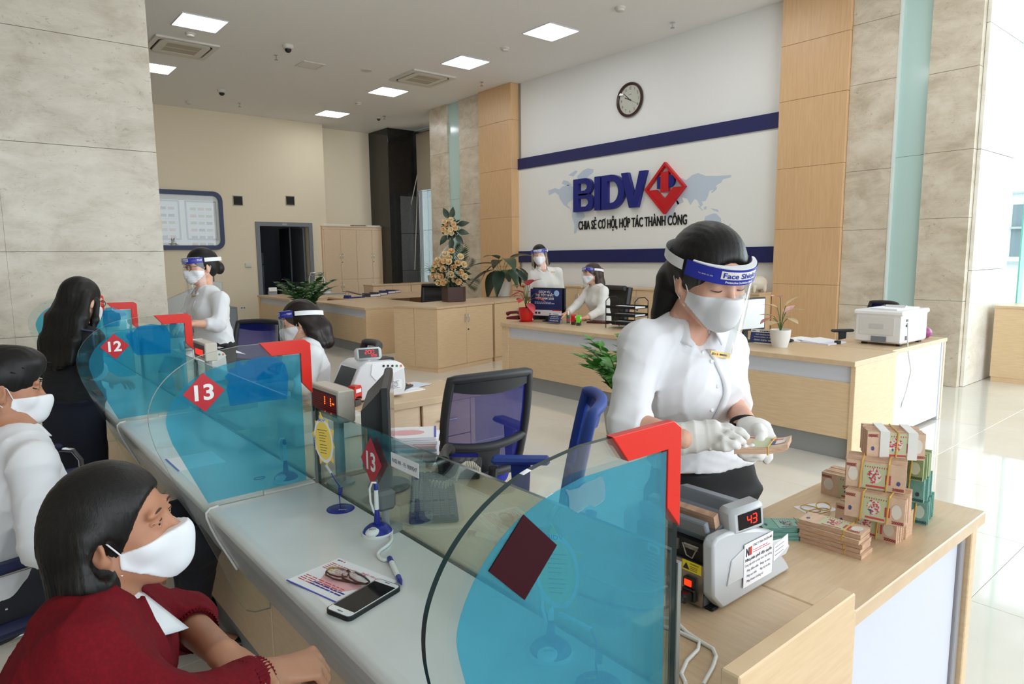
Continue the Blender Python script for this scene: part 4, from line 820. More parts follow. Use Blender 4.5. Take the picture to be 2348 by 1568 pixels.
def visor(par, H, base, tilt=0, r=1.0, text=True, ht=.235, strap=True, side=1.28, roll=0):
    """clear face shield: plastic sheet, blue printed band, foam pad and strap"""
    F2 = Frame(H.p(0, 0, 0), H.f*math.cos(tilt)+H.u*math.sin(tilt), H.u*math.cos(tilt)-H.f*math.sin(tilt), H.s*r); base = np.asarray(base)
    def pt(a, z, g=0):
        fl = 1+.10*max(0, (.05-z))/.2; return F2.p((.098+g)*math.sin(a)*fl, -.010+(.128+g)*math.cos(a), z)-base
    lo = .062-ht; v = MB().grid(lambda i, j: pt(-side+2*side*i, lo+(ht)*j+(.03*(1-j)*abs(2*i-1)**6)), 36, 8).build('visor_sheet', VISOR, par, smooth=60)
    MB().grid(lambda i, j: pt(-side+2*side*i, .024+.038*j, .0012), 36, 2).build('visor_band', BANDB, v, smooth=60)
    f = MB()
    for (g, z0, z1) in ((-.001, .032, .064),): 
        f.grid(lambda i, j: [pt(-1.15+2.3*i, z0, g), pt(-1.15+2.3*i, z1, g), pt(-1.15+2.3*i, z1, g-.026+.02*abs(2*i-1)), pt(-1.15+2.3*i, z0, g-.026+.02*abs(2*i-1)), pt(-1.15+2.3*i, z0, g)][min(4, int(round(j*4)))], 30, 4)
    f.build('foam_pad', FOAM, v, smooth=50)
    if strap:
        MB().grid(lambda i, j: F2.p(.100*math.sin(side+(2*PI-2*side)*i), -.018+(.122 if math.cos(side+(2*PI-2*side)*i) < 0 else .118)*math.cos(side+(2*PI-2*side)*i), .030+.026*j)-base, 30, 2).build('strap', FOAM, v, smooth=60)
    if text:
        def wrap(s, a0, z, h, wd, bold, m, name):
            V, Fc = text2d(s, bold); V = V.copy(); k = h/.7; sx = wd/V[:, 0].max(); b = MB()
            P = [pt(a0-(x*sx-wd/2)/.115, z+y*k, .0032) for x, y in V]; b.add(P, [q[::-1] for q in Fc]).build(name, m, v)
        MB().grid(lambda i, j: pt(-.50+1.0*i, .0375+.0195*j, .0022), 12, 2).build('band_label', WHITE, v, smooth=60)
        wrap('Face Shield', 0, .0410, .0125, .104, .02, BANDB, 'lettering'); wrap('Protective Isolation Mask', 0, .0285, .0055, .088, .02, WHITE, 'small_lettering'); wrap('Tel: 0978 721 883', -.82, .040, .003, .036, .0, WHITE, 'fine_print'); wrap('Tel: 0978 721 883', .82, .040, .003, .036, .0, WHITE, 'fine_print'); wrap('TNV', -1.12, .038, .011, .03, .03, WHITE, 'printed_mark')
    return v
def mask(par, H, base, h=.004, surgical=False):
    S = Sdf(); head_prims(S, H, inflate=.0042); s = H.s
    S.ell(H.p(0, .082, -.068), np.array((.03, .022, .03))*s, H.R, .03*s); S.chain([H.p(0, .082, .004), H.p(0, .0985, -.036), H.p(0, .088, -.075)], [.010*s, .0165*s, .020*s], .04*s)
    def cut(ny, nz, y, z): n = nrm(H.f*ny+H.u*nz); S.plane(n, float(n @ H.p(0, y, z)))
    cut(-.10, 1, .105, -.019); cut(-.95, -1, .02, -.060); cut(-1, .12, .018, -.03)
    d = None
    if surgical: d = lambda X: .0016*np.sin(((X-H.o) @ H.u)/s*2*PI/.016)
    o = link('face_mask', S.mesh('face_mask', MASKM, h, base, d, 1), par)
    for x in (-1, 1):
        q = [H.p(x*.068, .022, -.030), H.p(x*.076, .006, .004), H.p(x*.080, -.014, .018), H.p(x*.080, -.030, -.004), H.p(x*.076, -.018, -.040), H.p(x*.066, .014, -.068)]
        MB().tube([a-np.asarray(base) for a in q], .0015*s, 6).build('ear_loop', MASKM, o, smooth=60)
    return o
def eyes(par, H, base, closed=False, brow=BROW, look=(0, 0)):
    base = np.asarray(base)
    for x in (-1, 1):
        if not closed:
            e = MB().ell(H.p(x*.032, .0728, -.001)-base, .0128*H.s, 14, 10, 0, H.R).build('eye', EYEW, par, smooth=60)
            MB().ell(H.p(x*.032+look[0]*.004, .0805, -.001+look[1]*.004)-base, np.array((.0066, .0056, .0066))*H.s, 12, 8, 0, H.R).build('iris', IRIS, e, smooth=60)
            S = Sdf(); S.ell(H.p(x*.032, .0738, .0030), np.array((.0168, .0150, .0120))*H.s, H.R, .004); S.P.append(('p', (nrm(-H.u*.9+H.f*.25), float(nrm(-H.u*.9+H.f*.25) @ H.p(x*.032, .0738+.0142, .0026))), 0, 'x', None, None))
            link('eyelid', S.mesh('eyelid', brow if False else SKIN_OF[0], .0022, base), par)
        z = .0008 if not closed else -.0062
        q = [H.p(x*(.032+t*.0165), .0885-.0075*t*t-(.003 if t > 0 else .001)*abs(t), z+.0022*(1-t*t)*(1 if not closed else -.8)+(0.0028 if not closed else .001)) for t in np.linspace(-1, 1, 9)]
        MB().tube([a-base for a in q], np.array([.0006, .0009, .0012, .0013, .0013, .0013, .0012, .0010, .0006])*H.s*(1 if closed else .8), 6).build('lashes', LASH, par)
        q = [H.p(x*(.033+t*.020), .0905-.010*max(t, 0)**2-.003*abs(t), .0205+.0045*(1-t*t)-.002*max(t, 0)) for t in np.linspace(-1, 1, 9)]
        MB().tube([a-base for a in q], np.array([.0010, .0016, .0019, .0020, .0019, .0017, .0014, .0010, .0004])*H.s, 6).build('eyebrow', brow, par, smooth=60)
SKIN_OF = [SKIN]
def collar(par, nb, fwd, up, base, m, r=.062, ry=.058, w=.045, open_=.55, tip=.03, thick=.0025):
    """folded shirt collar round the neck base, open at the front"""
    F2 = Frame(nb, fwd, up); base = np.asarray(base); a0, a1 = open_, 2*PI-open_
    def pt(t, v):
        a = a0+(a1-a0)*t; fr = max(0, 1-min(t, 1-t)/.16); rise = .028*(1-fr)+.0
        x, y = r*math.sin(a), ry*math.cos(a)
        if v < .34: q = v/.34; g = 1+.06*(1-q); return F2.p(x*g, y*g, -.012+(.040+.006*(1-fr))*q)-base
        q = (v-.34)/.66; g = 1+.10*q+q*w*(6.2+fr*tip*90)*.9/10*1.0; dx = math.sin(a)*q*w*.55; dy = math.cos(a)*q*w*.5+fr*q*tip*.6; return F2.p(x*1.03+dx, y*1.03+dy, .030+.006*(1-fr)-q*(w*.80+fr*tip*.9))-base
    return MB().grid(pt, 44, 9).build('collar', m, par, smooth=60, solid=thick)
def bvh(me): return BVHTree.FromPolygons([v.co for v in me.vertices], [tuple(p.vertices) for p in me.polygons])
def cast(tree, p, d, base, back=.3):
    d = nrm(d); h = tree.ray_cast(Vector(np.asarray(p)-np.asarray(base)-d*back), Vector(d), back*2)
    return np.array(h[0]) if h[0] is not None else None
def strip_on(par, tree, pts, dirn, wide, m, name, base, off=.0022, thick=.002):
    """narrow band laid on a surface along the world points pts, wide = half width vector"""
    A = []
    for p in pts:
        l, c, r = (cast(tree, np.asarray(p)+np.asarray(wide)*k, dirn, base) for k in (-1, 0, 1))
        if l is None or r is None: continue
        o = -nrm(dirn)*off; A.append((l+o, r+o))
    if len(A) < 2: return None
    return MB().grid(lambda i, j: A[min(len(A)-1, int(round(i*(len(A)-1))))][int(round(j))], len(A)-1, 1).build(name, m, par, smooth=60, solid=thick)
def figure(label, base, H, J, skin, hair, top, bottom, h=.008, hf=.004, hands={}, gloves=False, cat='person', female=True, sc=1.0, arms='LR', eyes_kw=None, mask_kw=None, neckr=.050, bust=.052, shirt_h=None, name='person', legs=None):
    t = thing(name, label, cat, base); B = np.asarray(base, float); g = {k: np.asarray(v, float) for k, v in J.items()}
    SKIN_OF[0] = skin; sv = nrm(g['shR']-g['shL']); hv = nrm(g.get('hipR', g['shR'])-g.get('hipL', g['shL'])); fw = nrm(np.cross((0, 0, 1.0), sv))
    for s_, q_ in (('R', 1), ('L', -1)): g.setdefault('hip'+s_, g['hip']+hv*q_*.085)
    # ---- body
    S = Sdf(); head_prims(S, H, closed=bool(eyes_kw and eyes_kw.get('closed')))
    hc = H.p(0, -.022, -.055); S.cone(hc, g['neck'], neckr*.92*H.s, neckr*1.05, .025)
    q = .90
    def torso(S, e, k=.05):
        W = (.165, .150, .125, .148, .120) if female else (.155, .150, .145, .165, .135); D = (.120, .105, .092, .108, .075) if female else (.115, .11, .105, .115, .085)
        pts = [g['hip'], g['hip']*.55+g['waist']*.45, g['waist'], g['chest'], g['neck']*.72+g['chest']*.28]
        for i in range(4): S.tor(pts[i], pts[i+1], (W[i]*e[0]+e[1])*sc, (D[i]*e[0]+e[1])*sc, (W[i+1]*e[0]+e[1])*sc, (D[i+1]*e[0]+e[1])*sc, hv if i < 2 else sv, k)
        for s_ in 'LR': S.cone(g['neck']*.8+g['chest']*.2, g['sh'+s_], (.045*e[0]+e[1])*sc, (.047*e[0]+e[1])*sc, .045)
        if female and bust:
            for s_ in (-1, 1): S.ell(g['chest']-fw*0+nrm(g['neck']-g['chest'])*.0+sv*s_*.068*sc+fw_front*.062*sc, bust*sc*e[0]+e[1]*.6, None, .05)
    fw_front = np.asarray(J.get('front', fw)); fw_front = nrm(fw_front)
    torso(S, (q, -.004))
    S.fine.append((H.o-.16*H.s, H.o+.16*H.s, hf))
    for a in arms:
        sh, el, wr = g['sh'+a], g['el'+a], g['wr'+a]; S.cone(sh, el, .043*sc, .036*sc, .02); S.cone(el, wr, .037*sc, .025*sc, .02)
        hd = hands.get(a)
        if hd and 'chains' not in hd:
            hand_prims(S, wr, **hd); S.fine.append((wr-.17, wr+.17, min(hf*1.25, .006)))
    L = legs or {}
    for s_ in 'LR':
        if 'kn'+s_ in g:
            S.cone(g['hip'+s_] if not (bottom and bottom['kind'] == 'skirt') else g['hip']+hv*(.065 if s_ == 'R' else -.065)*sc-np.array([0, 0, .06]), g['kn'+s_], .078*sc, .054*sc, .04); S.cone(g['kn'+s_], g['kn'+s_]*.65+g['an'+s_]*.35, .052*sc, .052*sc, .03); S.cone(g['kn'+s_]*.65+g['an'+s_]*.35, g['an'+s_], .052*sc, .034*sc, .03); S.cone(g['an'+s_], g['to'+s_], .034*sc, .026*sc, .02)
    body = link('body', S.mesh('body', skin, h, B), t)
    # ---- top garment
    G = Sdf(); torso(G, (1.0, .008)); tb = top.get('hem')
    for a in arms:
        sh, el, wr = g['sh'+a], g['el'+a], g['wr'+a]; cu = top.get('cuff'+a, top.get('cuff', .55)); bl = top.get('ease', .012)
        G.tor(sh, el, .045*sc+bl, .045*sc+bl, .040*sc+bl, .040*sc+bl, (0, 0, 1) if abs(nrm(el-sh)[2]) < .9 else (1, 0, 0), .035)
        if cu > 0: G.tor(el, el+(wr-el)*cu, .041*sc+bl, .041*sc+bl, .033*sc+bl*.8, .033*sc+bl*.8, (0, 0, 1) if abs(nrm(wr-el)[2]) < .9 else (1, 0, 0), .03, flat=True)
    if tb is not None: G.tor(g['hip'], tb[0], tb[1], tb[2], tb[1]*1.02, tb[2]*1.02, hv, .05, flat=True)
    V0 = top.get('neck_cut', (.010, .062))
    G.cone(g['neck']+fw_front*V0[0]-np.array([0, 0, .005]), hc, V0[1], V0[1]*.9, .01, 's')
    if top.get('vneck'): 
        for fr in np.linspace(0, 1, 5): G.ell(g['neck']+fw_front*(.075+.045*fr)-nrm(g['neck']-g['chest'])*top['vneck']*fr, (.036*(1-.85*fr)+.004), None, .006, 's')
    if 'clip' in top: G.plane(top['clip'][0], float(nrm(top['clip'][0]) @ np.asarray(top['clip'][1])))
    tm_ = G.mesh(top.get('name', 'shirt'), top['mat'], shirt_h or h, B, folds(top.get('seed', 1), top.get('fold', .005), top.get('fr', 38)))
    tp = link(top.get('name', 'shirt'), tm_, t)
    # ---- lower garment
    if bottom:
        K = Sdf()
        if bottom['kind'] == 'skirt':
            z = g['hem']; ws = np.asarray(g.get('belt', g['waist']*.66+g['hip']*.34)); K.tor(ws, g['hip'], .150*sc, .118*sc, .180*sc, .132*sc, hv, .03, flat=True); K.tor(g['hip'], z, .180*sc, .132*sc, bottom.get('hw', .185)*sc, bottom.get('hd', .135)*sc, hv, .05, flat=True)
        else:
            K.tor(g['hip']-np.array([0, 0, .02]), g['hip']*.6+g['waist']*.4, .172*sc, .135*sc, .15*sc, .115*sc, hv, .04)
            for s_ in 'LR':
                kn, an = g['kn'+s_], g['an'+s_]; K.cone(g['hip'+s_], kn, .092*sc, .068*sc, .04); K.tor(kn, kn*.12+an*.88, .068*sc, .068*sc, .058*sc, .058*sc, (0, 1, 0), .03, flat=True)
        link(bottom.get('name', bottom['kind']), K.mesh('lower', bottom['mat'], h*1.1, B, folds(5, .003, 30)), t)
    # ---- hair, mask, eyes
    if hair: hair(t, H, B)
    if mask_kw is not None: mask(t, H, B, **mask_kw)
    if eyes_kw is not None: eyes(t, H, B, **eyes_kw)
    t_ = dict(root=t, body=body, top=tp, B=B, g=g, sv=sv, fw=fw_front, tree=None); return t_
def buttons(fig, pts, dirn, r=.0055, m=WHITE):
    tr = bvh(fig['top'].data)
    for p in pts:
        c = cast(tr, p, dirn, fig['B'])
        if c is not None: MB().lathe([(r, 0), (r, .0016), (r*.7, .0022), (r*.6, .0012), (0, .0012)], 12).xf(Matrix.Translation(c-nrm(dirn)*.002) @ Vector(-nrm(dirn)).to_track_quat('Z', 'Y').to_matrix().to_4x4()).build('button', m, fig['top'], smooth=40)
def badge(fig, p, dirn, side, up, w=.07, hgt=.016, text=None):
    c = cast(bvh(fig['top'].data), p, dirn, fig['B'])
    if c is None: return
    n = -nrm(dirn); U = nrm(np.asarray(side)-n*(np.asarray(side) @ n)); W = np.cross(n, U); W = W*np.sign(W[2]) if abs(W[2]) > .1 else W
    o = c+n*.004; b = MB().prism([(-w/2, -hgt/2), (w/2, -hgt/2), (w/2, hgt/2), (-w/2, hgt/2)], o, U, W, n*.003).build('name_badge', mat('gold_badge', (196, 166, 100), .35, .5), fig['root'])
    if text:
        k = MB(); put_text(k, 'BIDV', o+n*.0034-U*w*.34-W*hgt*.2, U, W, hgt*.42, w*.2); k.build('lettering', INK, b); k = MB(); scribble(k, o+n*.0034-U*w*.05-W*hgt*.15, U, W, w*.5, 1, .004, h=1.2); k.build('lettering', INK, b); MB().prism([(-.0028, 0), (0, -.0035), (.0028, 0), (0, .0035)], o+n*.0034-U*w*.16, U, W, n*.0004).build('logo', RED, b)
def strands(par, name, m, base, roots, tips, r0, r1, n, spread, seed=1, sag=.0, mid=None):
    """bundle of hair locks from roots to tips, joined in one part"""
    rg = np.random.default_rng(seed); b = MB()
    for i in range(n):
        t = i/max(1, n-1); A = roots(t)+rg.normal(size=3)*spread*.4; C = tips(t)+rg.normal(size=3)*spread; M_ = (A+C)/2+rg.normal(size=3)*spread*.4+(0 if mid is None else mid(t))
        P = [(1-s)**2*A+2*s*(1-s)*M_+s*s*C for s in np.linspace(0, 1, 7)]; b.tube([p-np.asarray(base) for p in P], [r0, r0*1.05, r0, r0*.95, r0*.85, r0*.6, r1], 6)
    o = b.build(name, m, par, smooth=70); return o
P_ = lambda u, v, d: Dp(u, v, d)
# ---------------------------------------------------------------- teller counting cash (standing)
def hair_p1(t, H, B):
    S = Sdf(); hair_cap(S, H, .013); S.chain([H.p(-.01, -.095, .045), H.p(-.01, -.125, .02)], [.034, .026], .02)
    S.chain([H.p(-.005, -.120, .03), P_(1541, 640, 1.83), P_(1527, 720, 1.87), P_(1512, 800, 1.90)], [.026, .036, .034, .018], .03); S.chain([H.p(-.02, -.118, .02), P_(1530, 680, 1.84), P_(1508, 760, 1.87)], [.022, .030, .012], .02)
    for x in (-1, 1): S.chain([H.p(x*.070, .035, .040), H.p(x*.076, .006, .012)], [.012, .010], .012)
    link('hair', S.mesh('hair', HAIR, .005, B, lambda X: .0006*np.sin(((X-H.o) @ H.r)*420+3*np.sin(((X-H.o) @ H.f)*40))), t)
H1 = Frame(P_(1625, 634, 1.74), cv(.34, -.40, .85), np.asarray(UP)+.06*RT, 1.05, -9)
J1 = dict(hip=P_(1612, 1120, 2.10), waist=P_(1596, 985, 2.02), belt=P_(1606, 1036, 2.05), chest=P_(1578, 868, 1.90), neck=P_(1572, 742, 1.84), shR=P_(1472, 788, 1.76), shL=P_(1664, 800, 1.98), elR=P_(1437, 968, 1.72), wrR=P_(1566, 1006, 1.60), elL=P_(1676, 925, 1.98), wrL=P_(1718, 978, 1.72), hem=P_(1625, 1370, 1.90), front=cv(.30, -.1, .9), hipR=P_(1530, 1120, 2.05), hipL=P_(1694, 1120, 2.15))
J1['hem'] = np.array([J1['hip'][0], J1['hip'][1], .50]); J1['knR'] = J1['hip']*.6+J1['hipR']*.4; J1['knL'] = J1['hip']*.6+J1['hipL']*.4
for s_ in 'LR': J1['kn'+s_] = np.array([*J1['kn'+s_][:2], .48]); J1['an'+s_] = np.array([*J1['kn'+s_][:2], .09]); J1['to'+s_] = J1['an'+s_]+np.array([*(nrm(J1['front'])[:2]*.13), -.06])
b1 = (float(J1['hip'][0]), float(J1['hip'][1]), 0)
p1 = figure('woman teller in white shirt, black skirt and face shield counting banknotes at the cash desk', b1, H1, J1, SKIN, hair_p1, dict(mat=SHIRT, cuffR=.34, cuffL=.25, clip=(np.array([0, 0, -1.0]), J1['belt']-np.array([0, 0, .03])), fold=.0045, seed=4, vneck=.10, ease=.012, hem=None), dict(kind='skirt', mat=BSKIRT), h=.0085, hf=.0032, eyes_kw=dict(closed=True), mask_kw=dict(h=.0032), shirt_h=.0065, bust=.060)
visor(p1['root'], H1, b1, tilt=-.05, r=.98)
collar(p1['top'], J1['neck']-np.array([0, 0, .012])+p1['fw']*.004, p1['fw'], (0, 0, 1), b1, SHIRT, .064, .062, .05, .50, .032)
tr1 = bvh(p1['top'].data); vd = -cv(.35, 0, 1)
strip_on(p1['top'], tr1, [P_(1595+36*min(1, k/7)+(3 if k > 7 else 0), 800+k*11, 1.85) for k in range(0, 19)], vd, np.asarray(RT)*.013, SHIRT, 'placket', b1, .0030, .0035)
buttons(p1, [P_(1617, 828, 1.8), P_(1632, 884, 1.8), P_(1634, 940, 1.8), P_(1600, 808, 1.8)], vd)
badge(p1, P_(1645, 813, 1.8), vd, np.asarray(RT)-.12*UP, UP, .062, .015, True)
# her gloved hands, finger by finger
GS = Sdf(); k_ = 1.60
w0 = P_(1558, 1008, 1.62); GS.tor(P_(1556, 1006, 1.625), P_(1592, 1002, 1.61), .040, .030, .036, .024, (0, 0, 1), .012); GS.tor(P_(1590, 1001, 1.61), P_(1640, 996, 1.59), .036, .022, .040, .016, np.asarray(UP)*.8+FW*.5, .015)
for ch in ([(1640, 978, 1.615), (1668, 980, 1.60), (1697, 990, 1.585), (1713, 1001, 1.58)], [(1644, 988, 1.60), (1672, 996, 1.575), (1694, 1008, 1.56), (1705, 1014, 1.56)], [(1638, 1001, 1.59), (1660, 1010, 1.56), (1680, 1019, 1.55), (1692, 1024, 1.55)], [(1630, 1012, 1.585), (1648, 1021, 1.565), (1662, 1026, 1.555), (1672, 1029, 1.555)]):
    GS.chain([P_(*c) for c in ch], [.0115, .0105, .0095, .0078], .006)
GS.chain([P_(1606, 990, 1.63), P_(1640, 990, 1.645), P_(1672, 996, 1.64), P_(1690, 1004, 1.63)], [.016, .013, .011, .009], .008)
GS.cone(P_(1552, 1006, 1.625), P_(1560, 1006, 1.622), .038, .036, .006)
link('glove', GS.mesh('glove', GLOVE, .0032, b1, folds(3, .0015, 120)), p1['root'])
GL_ = Sdf(); GL_.tor(P_(1716, 976, 1.725), P_(1732, 986, 1.70), .032, .026, .036, .026, np.asarray(RT), .012); GL_.tor(P_(1730, 982, 1.70), P_(1748, 1010, 1.65), .038, .022, .036, .018, np.asarray(RT)*.8-np.asarray(FW)*.3, .015); GL_.tor(P_(1745, 1008, 1.66), P_(1738, 1036, 1.64), .030, .016, .026, .013, np.asarray(RT), .012)
GL_.chain([P_(1738, 984, 1.66), P_(1744, 1000, 1.625), P_(1742, 1016, 1.605), P_(1740, 1025, 1.60)], [.017, .014, .0125, .010], .008)
for ch in ([(1752, 1020, 1.66), (1758, 1036, 1.64), (1760, 1048, 1.635), (1757, 1056, 1.635)], [(1745, 1035, 1.64), (1741, 1046, 1.605), (1731, 1037, 1.578), (1723, 1024, 1.572)], [(1736, 1036, 1.64), (1724, 1047, 1.60), (1713, 1036, 1.576), (1706, 1024, 1.57)], [(1726, 1034, 1.64), (1712, 1046, 1.60), (1701, 1039, 1.578), (1694, 1033, 1.572)]):
    GL_.chain([P_(*c) for c in ch], [.0125, .0115, .0105, .0088], .006)
link('glove', GL_.mesh('glove', GLOVE, .0032, b1, folds(6, .0015, 120)), p1['root'])
MB().tube([P_(1704, 962, 1.745)+np.asarray(RT)*.030*math.cos(a)+np.asarray(cv(0, .55, .8))*.026*math.sin(a)+np.asarray(UP)*-.004-np.array(b1) for a in np.linspace(0, 2*PI, 20)][:-1], .005, 6, closed=True).build('wristband', BLACKM, p1['root'], smooth=60)
# the notes in her hand
def note_print(mb, o, U, W, L, Hh, flip=False, seed=0):
    """mats: 0 base,1 green,2 red,3 blue,4 pale,5 ink"""
    o, U, W = np.asarray(o, float), np.asarray(U, float), np.asarray(W, float); n = np.cross(U, W); n = n/np.linalg.norm(n); rg = random.Random(seed)
    def quad(x0, x1, y0, y1, m, lift): mb.add([o+U*L*x+W*Hh*y+n*lift for x, y in ((x0, y0), (x1, y0), (x1, y1), (x0, y1))], [(0, 1, 2, 3)], m)
    def blob(cx, cy, rx, ry, m, lift, k=14, jag=.18): mb.add([o+U*(L*cx+L*rx*math.cos(a)*(1+rg.uniform(-jag, jag)))+W*(Hh*cy+Hh*ry*math.sin(a)*(1+rg.uniform(-jag, jag)))+n*lift for a in np.linspace(0, 2*PI, k, endpoint=False)], [tuple(range(k))], m)
    quad(.30, .74, .02, .98, 1, .0003); quad(.36, .68, .08, .16, 2, .0006); blob(.50, .52, .11, .28, 4, .0005)
    for i in range(46):
        a = rg.uniform(0, 2*PI); q = rg.uniform(0, 1)**.6; cx, cy = .50+.115*q*math.cos(a), .53+.29*q*math.sin(a); blob(cx, cy, rg.uniform(.008, .024), rg.uniform(.015, .055), 3 if (cx < .46 and cy < .5 and rg.random() < .7) else (4 if rg.random() < .2 else 2), .0007+.00002*i, 5, .5)
    for i in range(10): quad(.33+.04*i, .345+.04*i, .84, .90, 2, .0006)
    blob(.87 if not flip else .13, .52, .085, .28, 4, .0006, jag=.06); blob(.10 if not flip else .9, .35, .03, .09, 3, .0006)
    for x in (.70, .76): quad(x-.02, x+.01, .25, .62, 2, .0007)
    tx = 'L'
    return n
NOTE = [mat('note_pinkish', (226, 196, 170), .45, noise=40, rgb2=(214, 182, 156)), mat('note_green_tint', (196, 202, 164), .45), mat('note_red', (198, 74, 82), .5), mat('note_blue', (74, 84, 140), .5), mat('note_window', (228, 222, 212), .2), mat('note_ink', (150, 40, 56), .5)]
NOTEG = [mat('note_teal', (120, 172, 158), .45, noise=40, rgb2=(104, 156, 146)), mat('note_teal2', (142, 186, 168), .45), mat('note_deep', (60, 84, 108), .5), mat('note_deep2', (52, 70, 90), .5), mat('note_window2', (190, 206, 196), .2), mat('note_ink2', (36, 70, 84), .5)]
NOTEO = [mat('note_olive', (150, 166, 120), .45, noise=40, rgb2=(134, 150, 106)), mat('note_olive2', (160, 174, 130), .45), mat('note_olive3', (84, 106, 70), .5), mat('note_olive4', (70, 92, 66), .5), mat('note_window3', (196, 204, 176), .2), mat('note_ink3', (50, 76, 48), .5)]
BAND = mat('rubber_band', (214, 168, 74), .5); PBAND = mat('paper_band', (232, 232, 228), .6); EDGE = mat('note_edges', (206, 172, 142), .7, noise=30, rgb2=(176, 138, 112), nscale=(1, 1, 14)); EDGEG = mat('note_edges_green', (110, 158, 146), .7, noise=30, rgb2=(70, 116, 108), nscale=(1, 1, 14)); EDGEO = mat('note_edges_olive', (146, 160, 118), .7)
a0, a1, a2, a3 = P_(1683, 1034, 1.56), P_(1806, 1034, 1.55), P_(1815, 1014, 1.60), P_(1700, 1004, 1.63)
t = thing('banknote_packet', 'packet of pinkish banknotes held in the standing teller\'s gloved hands', 'banknotes', (float(a0[0]), float(a0[1]), float(a0[2]))); o0 = np.array(a0)
def bend(i, j, lift): 
    p = (a0*(1-i)+a1*i)*(1-j)+(a3*(1-i)+a2*i)*j; return p-o0+np.asarray(UP)*(.010*(2*i-1)**3*(1 if i > .5 else .0)+lift)
nb_ = MB(); nb_.grid(lambda i, j: bend(i, j, .007), 14, 2, 0).grid(lambda i, j: bend(1-i, j, -.007), 14, 2, 0)
for jj in (0, 1): nb_.grid(lambda i, j: bend(i if jj == 0 else 1-i, jj, -.007+.014*j), 14, 1, 1)
for ii in (0, 1): nb_.grid(lambda i, j: bend(ii, 1-i if ii == 0 else i, -.007+.014*j), 2, 1, 1)
nb_.build('notes', [NOTE[0], EDGE], t, smooth=40)
pr_ = MB()
for (x0, x1, y0, y1, m) in ((.30, .72, .05, .95, 1), (.62, .86, .68, .80, 2), (.66, .74, .25, .6, 3), (.74, .92, .3, .75, 4)): pr_.grid(lambda i, j: bend(x0+(x1-x0)*i, y0+(y1-y0)*j, .0076+(.0006 if m > 1 else 0)), 6, 1, m)
pr_.build('print', NOTE, t)
k = MB(); V, Fc = text2d('200000', .03); V = V.copy(); V = V/V[:, 0].max(); k.add([bend(.40-.26*x, .86-.20*y*4.2*.3, .0084) for x, y in V], [f[::-1] for f in Fc]); k.build('lettering', NOTE[5], t)
q = [bend(.63+.06*s, s, .009) for s in np.linspace(0, 1, 5)]+[bend(.69-.06*s, 1-s, -.009) for s in np.linspace(0, 1, 5)]; MB().tube(q, .0018, 6, closed=True).build('rubber_band', BAND, t)
# ---------------------------------------------------------------- seated customer in red cardigan
def leglock(J, fd, kz=.50, kd=.42, spread=.09, az=.10, ad=.40):
    """sitting legs: hips, knees, ankles, toes from the pelvis and a facing direction"""
    f = nrm([fd[0], fd[1], 0]); r = np.cross(f, (0, 0, 1.0)); h = np.asarray(J['hip'], float)
    for s_, k in (('R', 1), ('L', -1)):
        J['hip'+s_] = h+r*k*spread*.9; kn = h+f*kd+r*k*spread*1.1; kn[2] = kz; J['kn'+s_] = kn; an = h+f*ad+r*k*spread; an[2] = az; J['an'+s_] = an; to = an+f*.15; to[2] = .035; J['to'+s_] = to
    return J
def shoes(fig, m):
    g = fig['g']
    for s_ in 'LR':
        S = Sdf(); f = nrm(np.array([*(g['to'+s_]-g['an'+s_])[:2], 0])); a = np.array([*g['an'+s_][:2], .045]); S.tor(a-f*.055, a+f*.08, .036, .042, .046, .032, np.cross(f, (0, 0, 1)), .02); S.tor(a+f*.08-np.array([0, 0, .008]), a+f*.20-np.array([0, 0, .015]), .046, .032, .022, .016, np.cross(f, (0, 0, 1)), .03); S.plane((0, 0, -1), 0.0)
        o = link('shoe', S.mesh('shoe', m, .007, fig['B']), fig['root'])
        for k in range(4): c = a+f*(.055+.022*k)+np.array([0, 0, .036-.006*k]); w = np.cross(f, (0, 0, 1)); MB().tube([c-w*.018-fig['B'], c+np.array([0, 0, .004])-fig['B'], c+w*.018-fig['B']], .0022, 5).build('lace', BLACKM, o)
        S2 = Sdf()
def hair_p6(t, H, B):
    S = Sdf(); p, s, R = H.p, H.s, H.R
    S.ell(p(0, -.010, .038), np.array((.085, .098, .092))*s, R, .01); S.ell(p(0, -.052, -.03), np.array((.090, .078, .095))*s, R, .05); S.ell(p(0, -.058, -.105), np.array((.092, .070, .055))*s, R, .05)
    for x in (-1, 1): S.chain([p(x*.080, -.02, .02), p(x*.086, -.034, -.06), p(x*.084, -.034, -.135)], [.020*s, .026*s, .022*s], .03)
    S.ell(p(0, .128, -.045), np.array((.150, .096, .118))*s, R, .010, 's')
    for x in (-1, 1): S.ell(p(x*.088, .012, -.028), np.array((.022, .034, .034))*s, R, .008, 's')
    S.fine.append((H.o-.2, H.o+.2, .0042))
    link('hair', S.mesh('hair', HAIR, .006, B, lambda X: .0011*np.sin(np.arctan2((X-H.o) @ H.r, (X-H.o) @ H.f+.03)*58+2.5*np.sin(((X-H.o) @ H.u)*7))*np.clip(1.2-((X-H.o) @ H.u)*6, .3, 1)), t)
CARD = mat('red_cardigan', (116, 13, 26), .85, bump=.35, bscale=500, noise=180, rgb2=(100, 10, 22), spec=.2)
H6 = Frame(P_(268, 1210, 1.17), (.84, -.44, .17), (-.14, .05, 1), .94, roll=0)
c6 = H6.o
